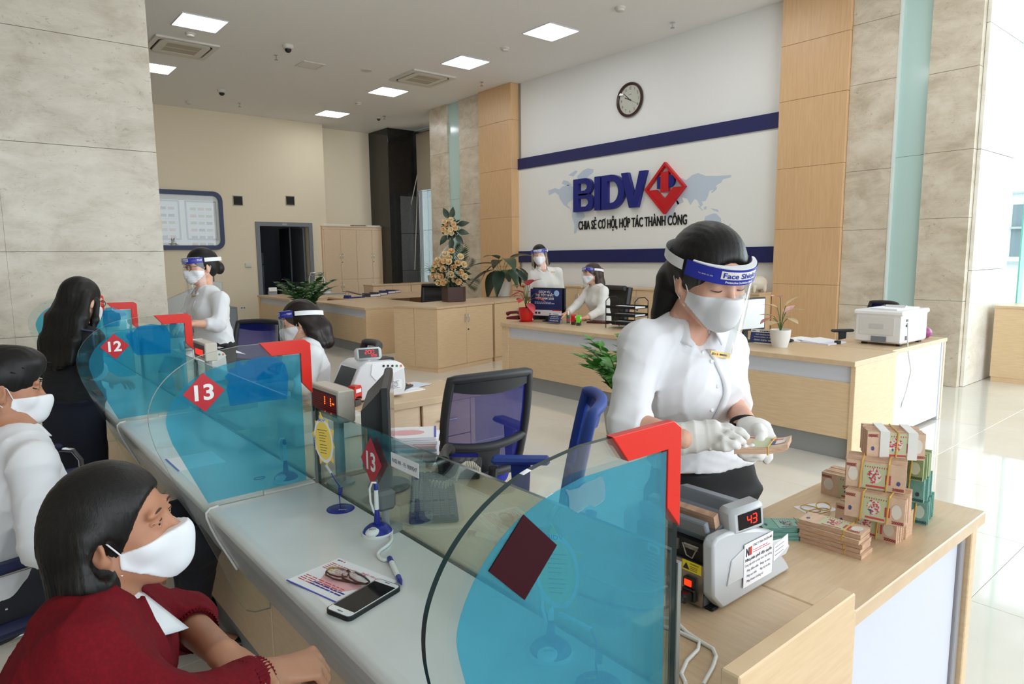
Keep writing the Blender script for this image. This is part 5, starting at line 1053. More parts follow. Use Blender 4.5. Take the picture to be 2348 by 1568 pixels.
J6 = dict(hip=np.array([.06, c6[1]-.02, .50]), waist=np.array([.10, c6[1]-.03, .68]), chest=P_(205, 1560, 1.12), neck=P_(222, 1385, 1.155), shR=P_(205, 1505, 1.03), shL=P_(318, 1412, 1.33), elR=P_(395, 1660, 1.0), wrR=P_(622, 1545, 1.20), elL=P_(425, 1425, 1.42), wrL=P_(512, 1500, 1.19), front=np.array([.96, .1, .1]))
leglock(J6, (.97, .2), kz=.50, kd=.40)
hd6 = dict(R=dict(d=P_(712, 1522, 1.24)-P_(622, 1545, 1.20), n=np.array([-.1, .3, -1.0]), lat=np.array([-.2, .9, .3]), curl=(1.25, 1.3, 1.3, 1.3), thumb=(.8, .3, .6), tcurl=.6, sc=.98, spread=.02), L=dict(d=P_(575, 1548, 1.13)-P_(512, 1500, 1.19), n=cv(.1, -.9, .1), lat=np.array([.7, -.3, .6]), curl=(.55, .6, .6, .6), thumb=(.7, .5, .4), tcurl=.4, sc=.98, spread=.05))
p6 = figure('seated woman in red cardigan and white mask leaning on the counter', (.08, float(c6[1]), 0), H6, J6, SKINT, hair_p6, dict(mat=CARD, name='cardigan', cuffR=.78, cuffL=.30, fold=.005, seed=9, vneck=.13, ease=.016, neck_cut=(.012, .066)), dict(kind='trousers', mat=mat('dark_trousers', (34, 36, 46), .8)), h=.0075, hf=.0030, hands=hd6, eyes_kw=dict(look=(.6, .3)), mask_kw=dict(h=.003), shirt_h=.006, bust=.058, neckr=.052, sc=.98)
collar(p6['top'], J6['neck']-np.array([0, 0, .012]), p6['fw'], (0, 0, 1), p6['B'], SHIRT, .066, .064, .075, .55, .05)
for a, wq, e0 in (('R', .78, 'elR'), ('L', .30, 'elL')):
    c = J6['el'+a]*(1-wq)+J6['wr'+a]*wq; d_ = nrm(J6['wr'+a]-J6['el'+a]); b = MB(); f_ = Frame(c, d_, (0, 0, 1))
    for k in range(1): b.grid(lambda i, j: f_.p((.046+.0016*math.cos(i*2*PI*40)-.006*j)*math.cos(2*PI*i), .045*j-.030, (.046+.0016*math.cos(i*2*PI*40)-.006*j)*math.sin(2*PI*i))-p6['B'], 160, 3, wrap=True)
    b.build('ribbed_cuff', CARD, p6['top'], smooth=60)
shoes(p6, BLACKM)
# white shirt seen under the cardigan
S = Sdf(); S.tor(J6['neck']*.4+J6['chest']*.6, J6['neck']+p6['fw']*.01, .10, .078, .075, .058, p6['sv'], .03); link('blouse', S.mesh('blouse', SHIRT, .007, p6['B']), p6['root'])
# ---------------------------------------------------------------- seated young man
def hair_p5(t, H, B):
    S = Sdf(); p, s, R = H.p, H.s, H.R
    S.ell(p(0, -.010, .046), np.array((.086, .108, .094))*s, R, .01); S.ell(p(0, .045, .088), np.array((.066, .058, .042))*s, R, .03); S.ell(p(0, -.055, -.015), np.array((.074, .052, .062))*s, R, .03)
    S.ell(p(0, .122, -.055), np.array((.084, .080, .110))*s, R, .010, 's')
    for x in (-1, 1): S.ell(p(x*.080, -.002, -.030), np.array((.020, .030, .040))*s, R, .008, 's')
    link('hair', S.mesh('hair', HAIR, .0055, B, lambda X: .0010*np.sin(((X-H.o) @ H.r)*300+3*np.sin(((X-H.o) @ H.f)*60))), t)
    rg = np.random.default_rng(8); b = MB()
    for i in range(70):
        d = nrm(rg.normal(size=3)*np.array([1, 1, .6])+np.array([0, .2, .7])); a0 = p(0, -.010, .046)+R @ (d*np.array((.083, .105, .091))); tip = a0+R @ (d*.004+np.array([.006*rg.normal(), .020+.008*rg.normal(), -.004])); b.tube([a0-B, (a0+tip)/2+R @ d*.003-B, tip-B], [.0022, .0018, .0005], 4)
    o = b.build('hair_tufts', HAIR, t, smooth=60); o['kind'] = 'stuff'
H5 = Frame(P_(13, 892, 2.16), cv(.74, -.02, -.52), np.asarray(UP)+.0*RT, 1.02)
c5 = H5.o; y5 = 2.66
J5 = dict(hip=np.array([.0, y5, .50]), waist=np.array([.0, y5, .68]), chest=P_(40, 1120, 2.15), neck=P_(30, 992, 2.15), shR=P_(78, 1062, 2.01), shL=P_(0, 1050, 2.38), elR=P_(92, 1245, 1.98), wrR=P_(270, 1320, 2.12), elL=P_(90, 1230, 2.5), wrL=P_(250, 1290, 2.5), front=np.array([.96, .28, 0]))
leglock(J5, (.97, .15), kz=.53, kd=.47, spread=.08, ad=.56)
for s_, kn, an, to in (('R', (462, 1245, .53), (436, 1440, .10), (536, 1472, .03)), ('L', (418, 1180, .55), (440, 1372, .10), (486, 1396, .03))): J5['kn'+s_], J5['an'+s_], J5['to'+s_] = (np.array(Zp(*q)) for q in (kn, an, to))
hd5 = dict(R=dict(d=np.array([1, .3, -.2]), n=(0, 0, -1), lat=(0, 1, 0), curl=(.4, .4, .4, .4)), L=dict(d=np.array([1, -.2, -.2]), n=(0, 0, -1), lat=(0, -1, 0), curl=(.4, .4, .4, .4)))
p5 = figure('seated young man with short black hair, white shirt and white mask', (.0, y5, 0), H5, J5, SKINT, hair_p5, dict(mat=SHIRT, cuff=.95, fold=.006, seed=14, ease=.018, vneck=.05, neck_cut=(.004, .060)), dict(kind='trousers', mat=mat('navy_trousers', (24, 27, 38), .75, bump=.1, bscale=600)), h=.0085, hf=.004, hands=hd5, eyes_kw=dict(), mask_kw=dict(h=.004), female=False, neckr=.058)
collar(p5['top'], J5['neck']-np.array([0, 0, .006]), p5['fw'], (0, 0, 1), p5['B'], SHIRT, .068, .066, .042, .4, .02); shoes(p5, mat('black_shoe', (20, 20, 22), .3))
# ---------------------------------------------------------------- woman in dark suit, seen from behind
SUIT = mat('black_jacket', (20, 21, 24), .8, bump=.15, bscale=500); NSK = mat('navy_skirt', (22, 26, 44), .8, bump=.15, bscale=500)
def hair_p4(t, H, B):
    S = Sdf(); p, s, R = H.p, H.s, H.R
    S.ell(p(0, -.012, .034), np.array((.083, .104, .094))*s, R, .01); S.ell(p(0, .118, -.05), np.array((.080, .080, .120))*s, R, .012, 's')
    for x, l in ((-1, .0), (-.5, .02), (0, .03), (.5, .02), (1, .0)): S.chain([p(x*.075, -.045-.03*(1-x*x), .01), p(x*.088, -.075-.02*(1-x*x), -.10), p(x*.092, -.095, -.22), p(x*.088, -.105, -.33-l)], [.028, .034, .032, .018], .03)
    S.chain([p(.085, .02, .0), p(.094, .005, -.10), p(.092, -.01, -.22)], [.014, .018, .010], .02)
    link('hair', S.mesh('hair', HAIR, .007, B, lambda X: .0014*np.sin(((X-H.o) @ H.r)*330+2.5*np.sin(((X-H.o) @ H.u)*14))), t)
D4 = 3.62
H4 = Frame(P_(186, 690, D4-.02), cv(.24, -.10, -.95), UP, 1.02)
J4 = dict(hip=P_(166, 915, D4), waist=P_(164, 855, D4), chest=P_(160, 795, D4-.01), neck=P_(172, 748, D4-.02), shR=P_(208, 778, D4-.10), shL=P_(122, 778, D4+.06), elR=P_(206, 842, D4-.12), wrR=P_(262, 872, D4+.16), elL=P_(106, 842, D4+.10), wrL=P_(150, 862, D4+.34), front=cv(.45, 0, -.85), hipR=P_(205, 915, D4-.07), hipL=P_(128, 915, D4+.07))
J4['hem'] = np.array([J4['hip'][0], J4['hip'][1], .46])
for s_ in 'LR': J4['kn'+s_] = np.array([*(J4['hip']*.5+J4['hip'+s_]*.5)[:2], .46]); J4['an'+s_] = np.array([*J4['kn'+s_][:2], .09]); J4['to'+s_] = J4['an'+s_]+np.array([*(nrm(J4['front'])[:2]*.14), -.055])
hd4 = dict(R=dict(d=P_(300, 872, D4+.3)-J4['wrR'], n=-UP, lat=np.asarray(UP)*.2+np.asarray(FW), curl=(.35,)*4), L=dict(d=P_(190, 866, D4+.4)-J4['wrL'], n=-UP, lat=-np.asarray(FW), curl=(.35,)*4))
b4 = (float(J4['hip'][0]), float(J4['hip'][1]), 0)
p4 = figure('woman with long black hair in dark suit standing at the counter', b4, H4, J4, SKIN, hair_p4, dict(mat=SUIT, name='jacket', cuff=.12, ease=.016, fold=.004, seed=3, hem=(J4['hip']*.75+J4['waist']*.25, .175, .13)), dict(kind='skirt', mat=NSK, hw=.172, hd=.13), h=.010, hf=.005, hands=hd4, eyes_kw=dict(), mask_kw=dict(h=.005), bust=0)
for a in 'RL':
    c = J4['el'+a]*.82+J4['wr'+a]*.18; f_ = Frame(c, J4['wr'+a]-J4['el'+a], UP); MB().grid(lambda i, j: f_.p((.050+.004*j)*math.cos(2*PI*i), .05*j-.02, (.050+.004*j)*math.sin(2*PI*i))-p4['B'], 20, 2, wrap=True).build('shirt_cuff', SHIRT, p4['root'], smooth=60, solid=.003)
gl = MB()
for x in (-1, 1): gl.tube([H4.p(x*.034+.024*math.cos(a), .098, .0+.018*math.sin(a))-p4['B'] for a in np.linspace(0, 2*PI, 14)][:-1], .0018, 5, closed=True); gl.tube([H4.p(x*.058, .095, .006)-p4['B'], H4.p(x*.079, .0, .008)-p4['B']], .0018, 5)
gl.build('spectacles', BLACK, p4['root']); MB().tube([H4.p(.085, -.10, -.16)-p4['B'], P_(214, 760, D4-.16)-p4['B'], P_(213, 775, D4-.17)-p4['B'], P_(216, 800, D4-.15)-p4['B']], .006, 6).build('bag_strap', mat('strap_navy', (52, 58, 84), .5), p4['root'], smooth=60); shoes(p4, BLACKM)
# ---------------------------------------------------------------- standing teller with spectacles
D2 = 4.95
def hair_p2(t, H, B):
    S = Sdf(); hair_cap(S, H, .011); S.ell(H.p(-.0, -.125, -.02), np.array((.03, .035, .045))*H.s, H.R, .02)
    link('hair', S.mesh('hair', HAIR, .007, B), t)
H2 = Frame(P_(461, 611, D2), cv(-.62, -.16, .72), np.asarray(UP)+.05*RT, 1.08)
J2 = dict(hip=P_(492, 795, D2), waist=P_(488, 752, D2), chest=P_(480, 714, D2), neck=P_(470, 664, D2), shR=P_(446, 688, D2+.16), shL=P_(506, 688, D2-.12), elR=P_(428, 728, D2+.16), wrR=P_(405, 730, D2-.05), elL=P_(503, 744, D2-.2), wrL=P_(446, 742, D2-.34), front=cv(-.62, 0, .75), hipR=P_(470, 795, D2+.1), hipL=P_(518, 795, D2-.1))
J2['hem'] = np.array([J2['hip'][0], J2['hip'][1], .48])
hd2 = dict(R=dict(d=P_(380, 736, D2-.15)-J2['wrR'], n=-UP, lat=-np.asarray(FW)*1.0, curl=(.5,)*4), L=dict(d=P_(418, 746, D2-.42)-J2['wrL'], n=-UP, lat=np.asarray(FW), curl=(.4,)*4))
b2 = (float(J2['hip'][0]), float(J2['hip'][1]), 0)
for s_ in 'LR': J2['kn'+s_] = np.array([*(J2['hip']*.5+J2['hip'+s_]*.5)[:2], .46]); J2['an'+s_] = np.array([*J2['kn'+s_][:2], .09]); J2['to'+s_] = J2['an'+s_]+np.array([*(nrm(J2['front'])[:2]*.14), -.055])
p2 = figure('standing teller with dark spectacles, face shield and low bun', b2, H2, J2, SKIN, hair_p2, dict(mat=SHIRT, cuff=.62, fold=.006, seed=23, vneck=.08), dict(kind='skirt', mat=BSKIRT), h=.011, hf=.005, hands=hd2, eyes_kw=dict(), mask_kw=dict(h=.005, surgical=True))
visor(p2['root'], H2, b2); collar(p2['top'], J2['neck']-np.array([0, 0, .012]), p2['fw'], (0, 0, 1), b2, SHIRT, .064, .062, .05, .5, .03)
gl = MB()
for x in (-1, 1): gl.tube([H2.p(x*.034+.026*math.cos(a), .101-.004*abs(math.cos(a)), -.004+.020*math.sin(a))-p2['B'] for a in np.linspace(0, 2*PI, 18)][:-1], .0018, 6, closed=True); gl.tube([H2.p(x*.060, .096, .004)-p2['B'], H2.p(x*.079, .0, .006)-p2['B']], .0018, 5)
gl.tube([H2.p(-.009, .104, .0)-p2['B'], H2.p(.009, .104, .0)-p2['B']], .002, 5); gl.build('spectacles', mat('spectacle_brown', (46, 26, 30), .3), p2['root'], smooth=50)
badge(p2, P_(462, 680, D2), -cv(-.3, 0, 1), RT, UP, .07, .014)
tr2 = bvh(p2['top'].data); strip_on(p2['top'], tr2, [P_(449-3*math.sin(k/4), 690+k*5.6, D2-.1) for k in range(8)], -cv(-.45, 0, .9), np.asarray(RT)*.012, SHIRT, 'placket', b2, .003, .002)
# ---------------------------------------------------------------- seated teller behind divider 13
D3 = 3.98
def hair_p3(t, H, B):
    S = Sdf(); p, s, R = H.p, H.s, H.R; hair_cap(S, H, .014); S.chain([p(0, -.075, .0), p(.0, -.105, -.07), p(.0, -.125, -.15)], [.066, .062, .045], .03); 
    for x in (-1, 1): S.chain([p(x*.07, -.03, .0), p(x*.072, -.06, -.08), p(x*.06, -.09, -.16)], [.025, .034, .03], .03)
    link('hair', S.mesh('hair', mat('dark_brown_hair', (30, 20, 18), .42, spec=.3), .007, B, lambda X: .0012*np.sin(((X-H.o) @ H.r)*300+2.5*np.sin(((X-H.o) @ H.u)*20))), t)
H3 = Frame(P_(687, 738, D3), cv(-.86, -.22, .20), np.asarray(UP)-.20*RT, 1.0)
J3 = dict(hip=P_(712, 960, D3+.02), waist=P_(712, 900, D3+.02), chest=P_(706, 845, D3), neck=P_(706, 782, D3), shR=P_(684, 812, D3+.16), shL=P_(714, 816, D3-.16), elR=P_(660, 875, D3+.15), wrR=P_(600, 880, D3), elL=P_(700, 884, D3-.2), wrL=P_(640, 885, D3-.28), front=cv(-.85, 0, .2))
J3['hip'][2] = .50; leglock(J3, J3['front'], kz=.50, kd=.40)
hd3 = dict(R=dict(d=-np.asarray(RT), n=-UP, lat=-np.asarray(FW), curl=(.5,)*4), L=dict(d=-np.asarray(RT), n=-UP, lat=np.asarray(FW), curl=(.5,)*4)); b3 = (float(J3['hip'][0]), float(J3['hip'][1]), 0)
p3 = figure('seated teller with tilted clear face shield and brown ended hair', b3, H3, J3, SKIN, hair_p3, dict(mat=SHIRT, cuff=.5, fold=.005, seed=31), dict(kind='trousers', mat=BSKIRT), h=.011, hf=.005, hands=hd3, eyes_kw=dict(closed=True), mask_kw=dict(h=.005))
visor(p3['root'], H3, b3, tilt=.16); shoes(p3, BLACKM)
# ---------------------------------------------------------------- two clerks at reception
def long_hair(mt, n=.30, back=.10):
    def f(t, H, B):
        S = Sdf(); p = H.p; hair_cap(S, H, .012); S.chain([p(0, -.09, .0), p(0, -.10, -.12), p(0, -back, -n)], [.06, .055, .02], .04)
        for x in (-1, 1): S.chain([p(x*.072, -.02, .02), p(x*.080, -.03, -.10), p(x*.075, -.03, -n*.9)], [.02, .028, .010], .03)
        link('hair', S.mesh('hair', mt, .010, B), t)
    return f
D7 = 8.55
H7 = Frame(P_(1237, 585, D7), cv(-.22, -.10, .96), np.asarray(UP)-.08*RT, 1.08)
J7 = dict(hip=P_(1256, 725, D7+.05), waist=P_(1255, 690, D7+.05), chest=P_(1252, 655, D7), neck=P_(1246, 615, D7-.02), shR=P_(1222, 630, D7), shL=P_(1279, 624, D7), elR=P_(1214, 668, D7+.05), wrR=P_(1230, 700, D7+.12), elL=P_(1286, 665, D7+.05), wrL=P_(1270, 700, D7+.12), front=cv(.05, 0, 1))
b7 = (float(J7['hip'][0]), float(J7['hip'][1]), 0); J7['hem'] = np.array([*J7['hip'][:2], .5])
for s_, k_ in (('L', 1), ('R', -1)): J7['kn'+s_] = np.array([*J7['hip'][:2], .48])+np.asarray(RT)*.06*k_; J7['an'+s_] = J7['kn'+s_]-np.array([0, 0, .39]); J7['to'+s_] = J7['an'+s_]+np.array([*(nrm(J7['front'])[:2]*.14), -.055])
hdz = lambda: dict(R=dict(d=-UP, n=-np.asarray(FW), lat=RT, curl=(.4,)*4), L=dict(d=-UP, n=-np.asarray(FW), lat=-np.asarray(RT), curl=(.4,)*4))
p7 = figure('standing clerk with face shield leaning behind the advertising screen', b7, H7, J7, SKIN, lambda t, H, B: long_hair(HAIR, .16, .09)(t, H, B), dict(mat=SHIRT2, cuff=.7, fold=.004, seed=41, vneck=.10), dict(kind='skirt', mat=BSKIRT), h=.014, hf=.008, hands=hdz(), eyes_kw=dict(), mask_kw=dict(h=.008))
visor(p7['root'], H7, b7); badge(p7, P_(1265, 625, D7), -cv(0, 0, 1), RT, UP, .075, .014); collar(p7['top'], J7['neck']-np.array([0, 0, .012]), p7['fw'], (0, 0, 1), b7, SHIRT2, .064, .062, .05, .6, .03)
D8 = 8.15
H8 = Frame(P_(1357, 628, D8), cv(-.92, -.06, .32), UP, 1.05)
J8 = dict(hip=P_(1378, 760, D8+.05), waist=P_(1378, 725, D8+.05), chest=P_(1372, 692, D8), neck=P_(1366, 652, D8), shR=P_(1350, 668, D8+.16), shL=P_(1384, 668, D8-.14), elR=P_(1325, 698, D8+.1), wrR=P_(1300, 718, D8-.15), elL=P_(1378, 712, D8-.2), wrL=P_(1346, 728, D8-.3), front=cv(-.85, 0, .4))
J8['hip'][2] = .53; leglock(J8, J8['front'], kz=.5, kd=.4); b8 = (float(J8['hip'][0]), float(J8['hip'][1]), 0)
p8 = figure('seated clerk with long brown hair, red hair clip and face shield', b8, H8, J8, SKIN, long_hair(HAIRB, .34, .12), dict(mat=SHIRT2, cuff=.9, fold=.005, seed=47), dict(kind='trousers', mat=BSKIRT), h=.014, hf=.008, hands=dict(R=dict(d=cv(-1, -.3, 0), n=-UP, lat=-np.asarray(FW), curl=(.3,)*4), L=dict(d=cv(-1, -.2, 0), n=-UP, lat=FW, curl=(.3,)*4)), eyes_kw=dict(), mask_kw=dict(h=.008))
visor(p8['root'], H8, b8, tilt=.12); MB().ell(H8.p(0, -.125, .035)-p8['B'], (.028, .016, .02), 10, 6, 0, H8.R).ell(H8.p(.03, -.125, .04)-p8['B'], (.02, .012, .022), 10, 6, 0, H8.R).ell(H8.p(-.03, -.125, .04)-p8['B'], (.02, .012, .022), 10, 6, 0, H8.R).build('hair_clip', mat('crimson', (170, 20, 50), .5), p8['root'], smooth=60); shoes(p8, BLACKM)
# ================================================================== THINGS ON THE NEAR COUNTER AND CASH DESK
def along(p, q): 
    d = np.asarray(q, float)-np.asarray(p, float); return math.atan2(d[1], d[0])
# ---- form, spectacles, phone
a, b_, c_ = Zp(660, 1330, TZ), Zp(775, 1282, TZ), Zp(810, 1398, TZ)
A, B_, C_ = np.array([.578, 1.592, 0]), np.array([.728, 1.62, 0]), np.array([.628, 1.392, 0]); W0 = (A-B_); U0 = (C_-A)
U1 = nrm(U0); W1 = nrm(B_-A); 
t = thing('bank_form', 'pink printed bank form lying on the white counter under spectacles', 'form', (*A[:2], TZ)); L_, H_ = .225, .155
MB().prism([(0, 0), (L_, 0), (L_, H_), (0, H_)], (0, 0, .0006), U1, W1, (0, 0, .0008)).build('sheet', PAPER, t); MB().prism([(0, -.003), (L_, -.003), (L_, 0), (0, 0)], (0, 0, 0), U1, W1, (0, 0, .0018)).build('blue_edge', mat('form_edge', (84, 92, 190), .6), t)
k = MB(); scribble(k, U1*.01+W1*(H_-.03)+np.array([0, 0, .0018]), U1, W1, .13, 5, .0075, 0, seed=2); scribble(k, U1*.012+W1*.045+np.array([0, 0, .0018]), U1, W1, .19, 4, .008, 0, seed=3); k.build('red_print', REDINK, t)
k = MB(); put_text(k, 'PHIẾU YÊU CẦU', U1*.155+W1*(H_-.026)+np.array([0, 0, .0018]), U1, W1, .006, .07); k.build('heading', REDINK, t)
k = MB(); put_text(k, 'BIDV', U1*.018+W1*(H_-.012)+np.array([0, 0, .0018]), U1, W1, .006, .02, .03); k.build('logo_letters', NAVY, t)
MB().prism([(-.003, 0), (0, -.004), (.003, 0), (0, .004)], U1*.034+W1*(H_-.009)+np.array([0, 0, .0015]), U1, W1, (0, 0, .0004)).build('logo_diamond', RED, t)
MB().prism([(.065*math.cos(q)*(1+.1*math.sin(5*q)), .035*math.sin(q)) for q in np.linspace(0, 2*PI, 24)[:-1]], U1*.115+W1*.068+np.array([0, 0, .0014]), U1, W1, (0, 0, .0002)).build('watermark', PINKINK, t)
k = MB(); scribble(k, U1*.06+W1*.03+np.array([0, 0, .0019]), U1, nrm(W1+.2*U1), .15, 2, .010, 0, h=.5, seed=8); k.build('handwriting', BLUEINK, t)
t = thing('spectacles', 'folded brown spectacles lying on the bank form', 'glasses', tuple(Zp(800, 1328, TZ+.003))); o = np.array(Zp(800, 1328, TZ+.003)); SPM = mat('tortoise', (84, 52, 42), .3)
def zz(u, v, z=.012): return np.array(Zp(u, v, TZ+z))-o
for lp, nm in (([(748, 1310), (756, 1302), (775, 1302), (794, 1307), (800, 1314), (795, 1322), (775, 1322), (757, 1317)], 'rim'), ([(800, 1312), (815, 1312), (835, 1322), (847, 1333), (838, 1338), (818, 1334), (802, 1324)], 'rim')):
    MB().tube([zz(*q, .014) for q in lp], .0022, 8, closed=True).build(nm, SPM, t, smooth=60)
    MB().prism([(zz(*q)[0], zz(*q)[1]) for q in lp], (0, 0, .0135), (1, 0, 0), (0, 1, 0), (0, 0, .001)).build('lens', clear('lens', (.97, .97, .97), .05), t)
MB().tube([zz(795, 1309, .016), zz(798, 1306, .019), zz(803, 1311, .016)], .0018, 6).build('bridge', SPM, t)
MB().tube([zz(748, 1310, .014), zz(747, 1318, .009), zz(765, 1327, .005), zz(800, 1334, .004), zz(840, 1338, .004)], .0022, 8).build('temple', SPM, t, smooth=60); MB().tube([zz(847, 1333, .014), zz(846, 1338, .009), zz(815, 1338, .006), zz(786, 1326, .005), zz(785, 1316, .004)], .0022, 8).build('temple', SPM, t, smooth=60)
ph = [np.array(Zp(*q, TZ)) for q in ((742, 1404), (796, 1428), (917, 1354), (872, 1334))]; o = ph[0]; U1 = nrm(ph[2]-ph[1]); Lp = .5*(np.linalg.norm(ph[2]-ph[1])+np.linalg.norm(ph[3]-ph[0])); W1 = nrm(np.cross((0, 0, 1), U1)); wd = abs((ph[0]-ph[1]) @ W1)
t = thing('smartphone', 'smartphone in black case lying on the form corner', 'phone', tuple((ph[1]+ph[3])/2)); o = -U1*Lp/2-W1*wd/2
def slab(r, x0, x1, y0, y1, z0, z1, m, nm, par): return MB().prism([(x0+(x1-x0)*(.5+p/2), y0+(y1-y0)*(.5+q/2)) for p, q in rrect2(1, 1, r/(x1-x0)*2, r/(y1-y0)*2)], o+np.array([0, 0, z0]), U1, W1, (0, 0, z1-z0)).build(nm, m, par, bevel=.001)
def rrect2(w, h, rx, ry, n=5):
    P = []
    for sx, sy, a0 in ((1, 1, 0), (-1, 1, 90), (-1, -1, 180), (1, -1, 270)):
        for i in range(n+1): q = math.radians(a0+90*i/n); P.append((sx*(w-rx)+rx*math.cos(q), sy*(h-ry)+ry*math.sin(q)))
    return P
slab(.012, 0, Lp, 0, wd, 0, .011, BLACK, 'case', t); slab(.010, .003, Lp-.003, .003, wd-.003, .010, .0118, mat('phone_white', (228, 230, 232), .15), 'bezel', t); slab(.001, .022, Lp-.018, .005, wd-.005, .0116, .0122, mat('phone_screen', (26, 27, 28), .06), 'screen', t); slab(.004, .007, .014, wd*.5-.009, wd*.5+.009, .0116, .0123, mat('phone_button', (206, 208, 210), .3), 'home_button', t)
MB().prism([(Lp-.010, wd*.42), (Lp-.008, wd*.42), (Lp-.008, wd*.6), (Lp-.010, wd*.6)], o+np.array([0, 0, .0118]), U1, W1, (0, 0, .0004)).build('speaker_slot', BLACK, t)
# ---- badge stand with yellow card
p = Zp(781, 1167, TZ); t = thing('card_stand', 'yellow star shaped card on a blue coiled wire stand', 'card stand', tuple(p)); DB = mat('deep_blue', (26, 36, 140), .3)
MB().lathe([(.0, .004), (.040, .004), (.044, .002), (.044, 0)], 28).build('base', DB, t, smooth=40); k = MB(); put_text(k, 'BIDV', (-.004, -.022, .0045), nrm((.75, -.65, 0)), nrm((.65, .75, 0)), .007, .026, .03); k.build('lettering', WHITE, t)
k = MB(); put_text(k, 'MyBIDV', (.012, .012, .0045), nrm((.75, -.65, 0)), nrm((.65, .75, 0)), .005, .026, .01); k.build('slogan', mat('yellow_print', (240, 206, 70), .5), t)
pts = [np.array([0, 0, .003])]+[np.array([.006*math.sin(s*2*PI*5)+.003*s, .006*math.cos(s*2*PI*5), .045+.028*s]) for s in np.linspace(0, 1, 60)]+[np.array([-.012, .0, .095]), np.array([-.025, .005, .125])]
MB().tube(pts, .0017, 6).build('coil_wire', DB, t, smooth=60)
cd = np.array(Xp(743, 1010, float(p[0])-.01))-np.array(p); U1 = nrm((.35, -.94, .0)); W1 = nrm((-.03, .05, 1)); n1 = np.cross(U1, W1); 
MB().tube([(-.025, .005, .125), tuple(cd-W1*.085), ], [.004, .005], 8).build('clip', mat('clip_clear', (230, 234, 236), .2), t)
st = []
for i in range(20): q = 2*PI*i/20+.1; rr = (1.0 if i % 2 else .78); rr *= 1.12 if i % 4 == 1 else 1; st.append((.047*rr*math.cos(q), .085*rr*math.sin(q)))
cdo = MB().prism(st, cd, U1, W1, n1*.0015).build('card', mat('card_yellow', (246, 204, 84), .5), t)
for s_ in (1,):
    e = cd-n1*.0004 if n1[0] > 0 else cd+n1*.0019; sg_ = -1 if n1[0] > 0 else 1
    MB().prism([(.041*math.cos(q), .074*math.sin(q)) for q in np.linspace(0, 2*PI, 32)[:-1]], e, U1, W1, n1*sg_*.0004).build('white_oval', WHITE, cdo); MB().prism([(.035*math.cos(q), .063*math.sin(q)) for q in np.linspace(0, 2*PI, 32)[:-1]], e+n1*sg_*.0005, U1, W1, n1*sg_*.0004).build('yellow_oval', mat('card_yellow2', (248, 214, 96), .5), cdo)
    k = MB()
    for i in range(9): scribble(k, e+n1*sg_*.0012-U1*(.017 if i else .022)+W1*(.034-.009*i-(.004 if i > 4 else 0)), U1, W1, .034 if i else .044, 1, .006, h=.35, seed=i)
    k.build('verse', INK, cdo); k = MB(); put_text(k, 'BIDV', e+n1*sg_*.0012+W1*.064, U1, W1, .009, .03, .01); k.build('card_title', BLUEINK, cdo)
    for sg2, tx in ((-1, 'NƯỚC'),): k = MB(); put_text(k, tx, e+n1*sg_*.0012-U1*.036-W1*.005, nrm(W1+.2*U1), nrm(-U1+.2*W1), .007, .035, .01); k.build('card_title', BLUEINK, cdo)
cs_ = [o for o in bpy.data.objects if o.name == 'card_stand'][0]; q2_ = Zp(1372, 1572, TZ); dup(cs_, (float(q2_[0]), float(q2_[1]), TZ), .35, 'yellow card stand seen blurred through the big blue divider')
# ---- pens
def pen_stand(x, y, lb, cord=True, white=WHITE, blue=DB):
    t = thing('pen_stand', lb, 'pen stand', (x, y, TZ)); MB().lathe([(.045, 0), (.046, .006), (.044, .010)], 24).build('foot', white, t, smooth=40); MB().lathe([(.043, .010), (.038, .018), (.026, .028), (.014, .032), (.0, .033)], 24).build('dome', blue, t, smooth=60); MB().ell((-.022, -.016, .016), (.024, .020, .014), 14, 8).build('white_cap', white, t, smooth=60)
    k = MB(); put_text(k, 'BIDV', (-.029, -.026, .0285), nrm((.8, -.6, 0)), nrm((.45, .6, .66)), .005, .02); k.build('lettering', INK, t)
    MB().lathe([(.009, .028), (.010, .034), (.008, .06), (.0075, .065), (.006, .075)], 12).build('holder', blue, t, smooth=40); MB().lathe([(.0065, .075), (.006, .130), (.0062, .134)], 12).build('pen_barrel', white, t, smooth=40); MB().lathe([(.0066, .134), (.006, .148), (.003, .155), (0, .156)], 12).build('pen_cap', blue, t, smooth=40)
    MB().tube([(0, -.002, .155), (-.012, .0, .158), (-.018, .004, .14), (-.016, .006, .10), (-.008, .004, .07), (.012, .008, .03)], .0032, 8).build('cord', white, t, smooth=60); return t
p = Zp(866, 1224, TZ); pen_stand(float(p[0]), float(p[1]), 'blue and white pen stand in front of the glass screen'); CY_ = mat('pen_cyan', (60, 180, 215), .35); CY2 = mat('pen_teal', (22, 110, 160), .35)
pen_stand(.868, 2.345, 'pen stand seen through the blue film of divider 13'); pen_stand(float(Zp(1263, 1499, TZ)[0]), float(Zp(1263, 1499, TZ)[1]), 'pen stand seen blurred through the big blue divider')
pn = [np.array(Zp(*q, TZ+.008)) for q in ((893, 1280), (898, 1290), (913, 1322), (921, 1340))]; t = thing('pen', 'loose white pen with blue tip on a white cord lying on the counter', 'pen', tuple(pn[0]-np.array([0, 0, .008]))); r0_ = pn[0]-np.array([0, 0, .008])
MB().tube([pn[0]-r0_, pn[1]-r0_], .0075, 12).build('end_cap', DB, t); MB().tube([pn[1]-r0_, pn[2]-r0_], .0072, 12).build('barrel', WHITE, t); MB().tube([pn[2]-r0_, pn[2]*.5+pn[3]*.5-r0_, pn[3]-r0_], [.0072, .0065, .0015], 12).build('tip', DB, t)
cp = [np.array(Zp(*q, TZ+.005))-r0_ for q in ((875, 1212), (893, 1220), (898, 1236), (888, 1250), (872, 1262), (866, 1272), (872, 1280), (882, 1284), (893, 1281))]
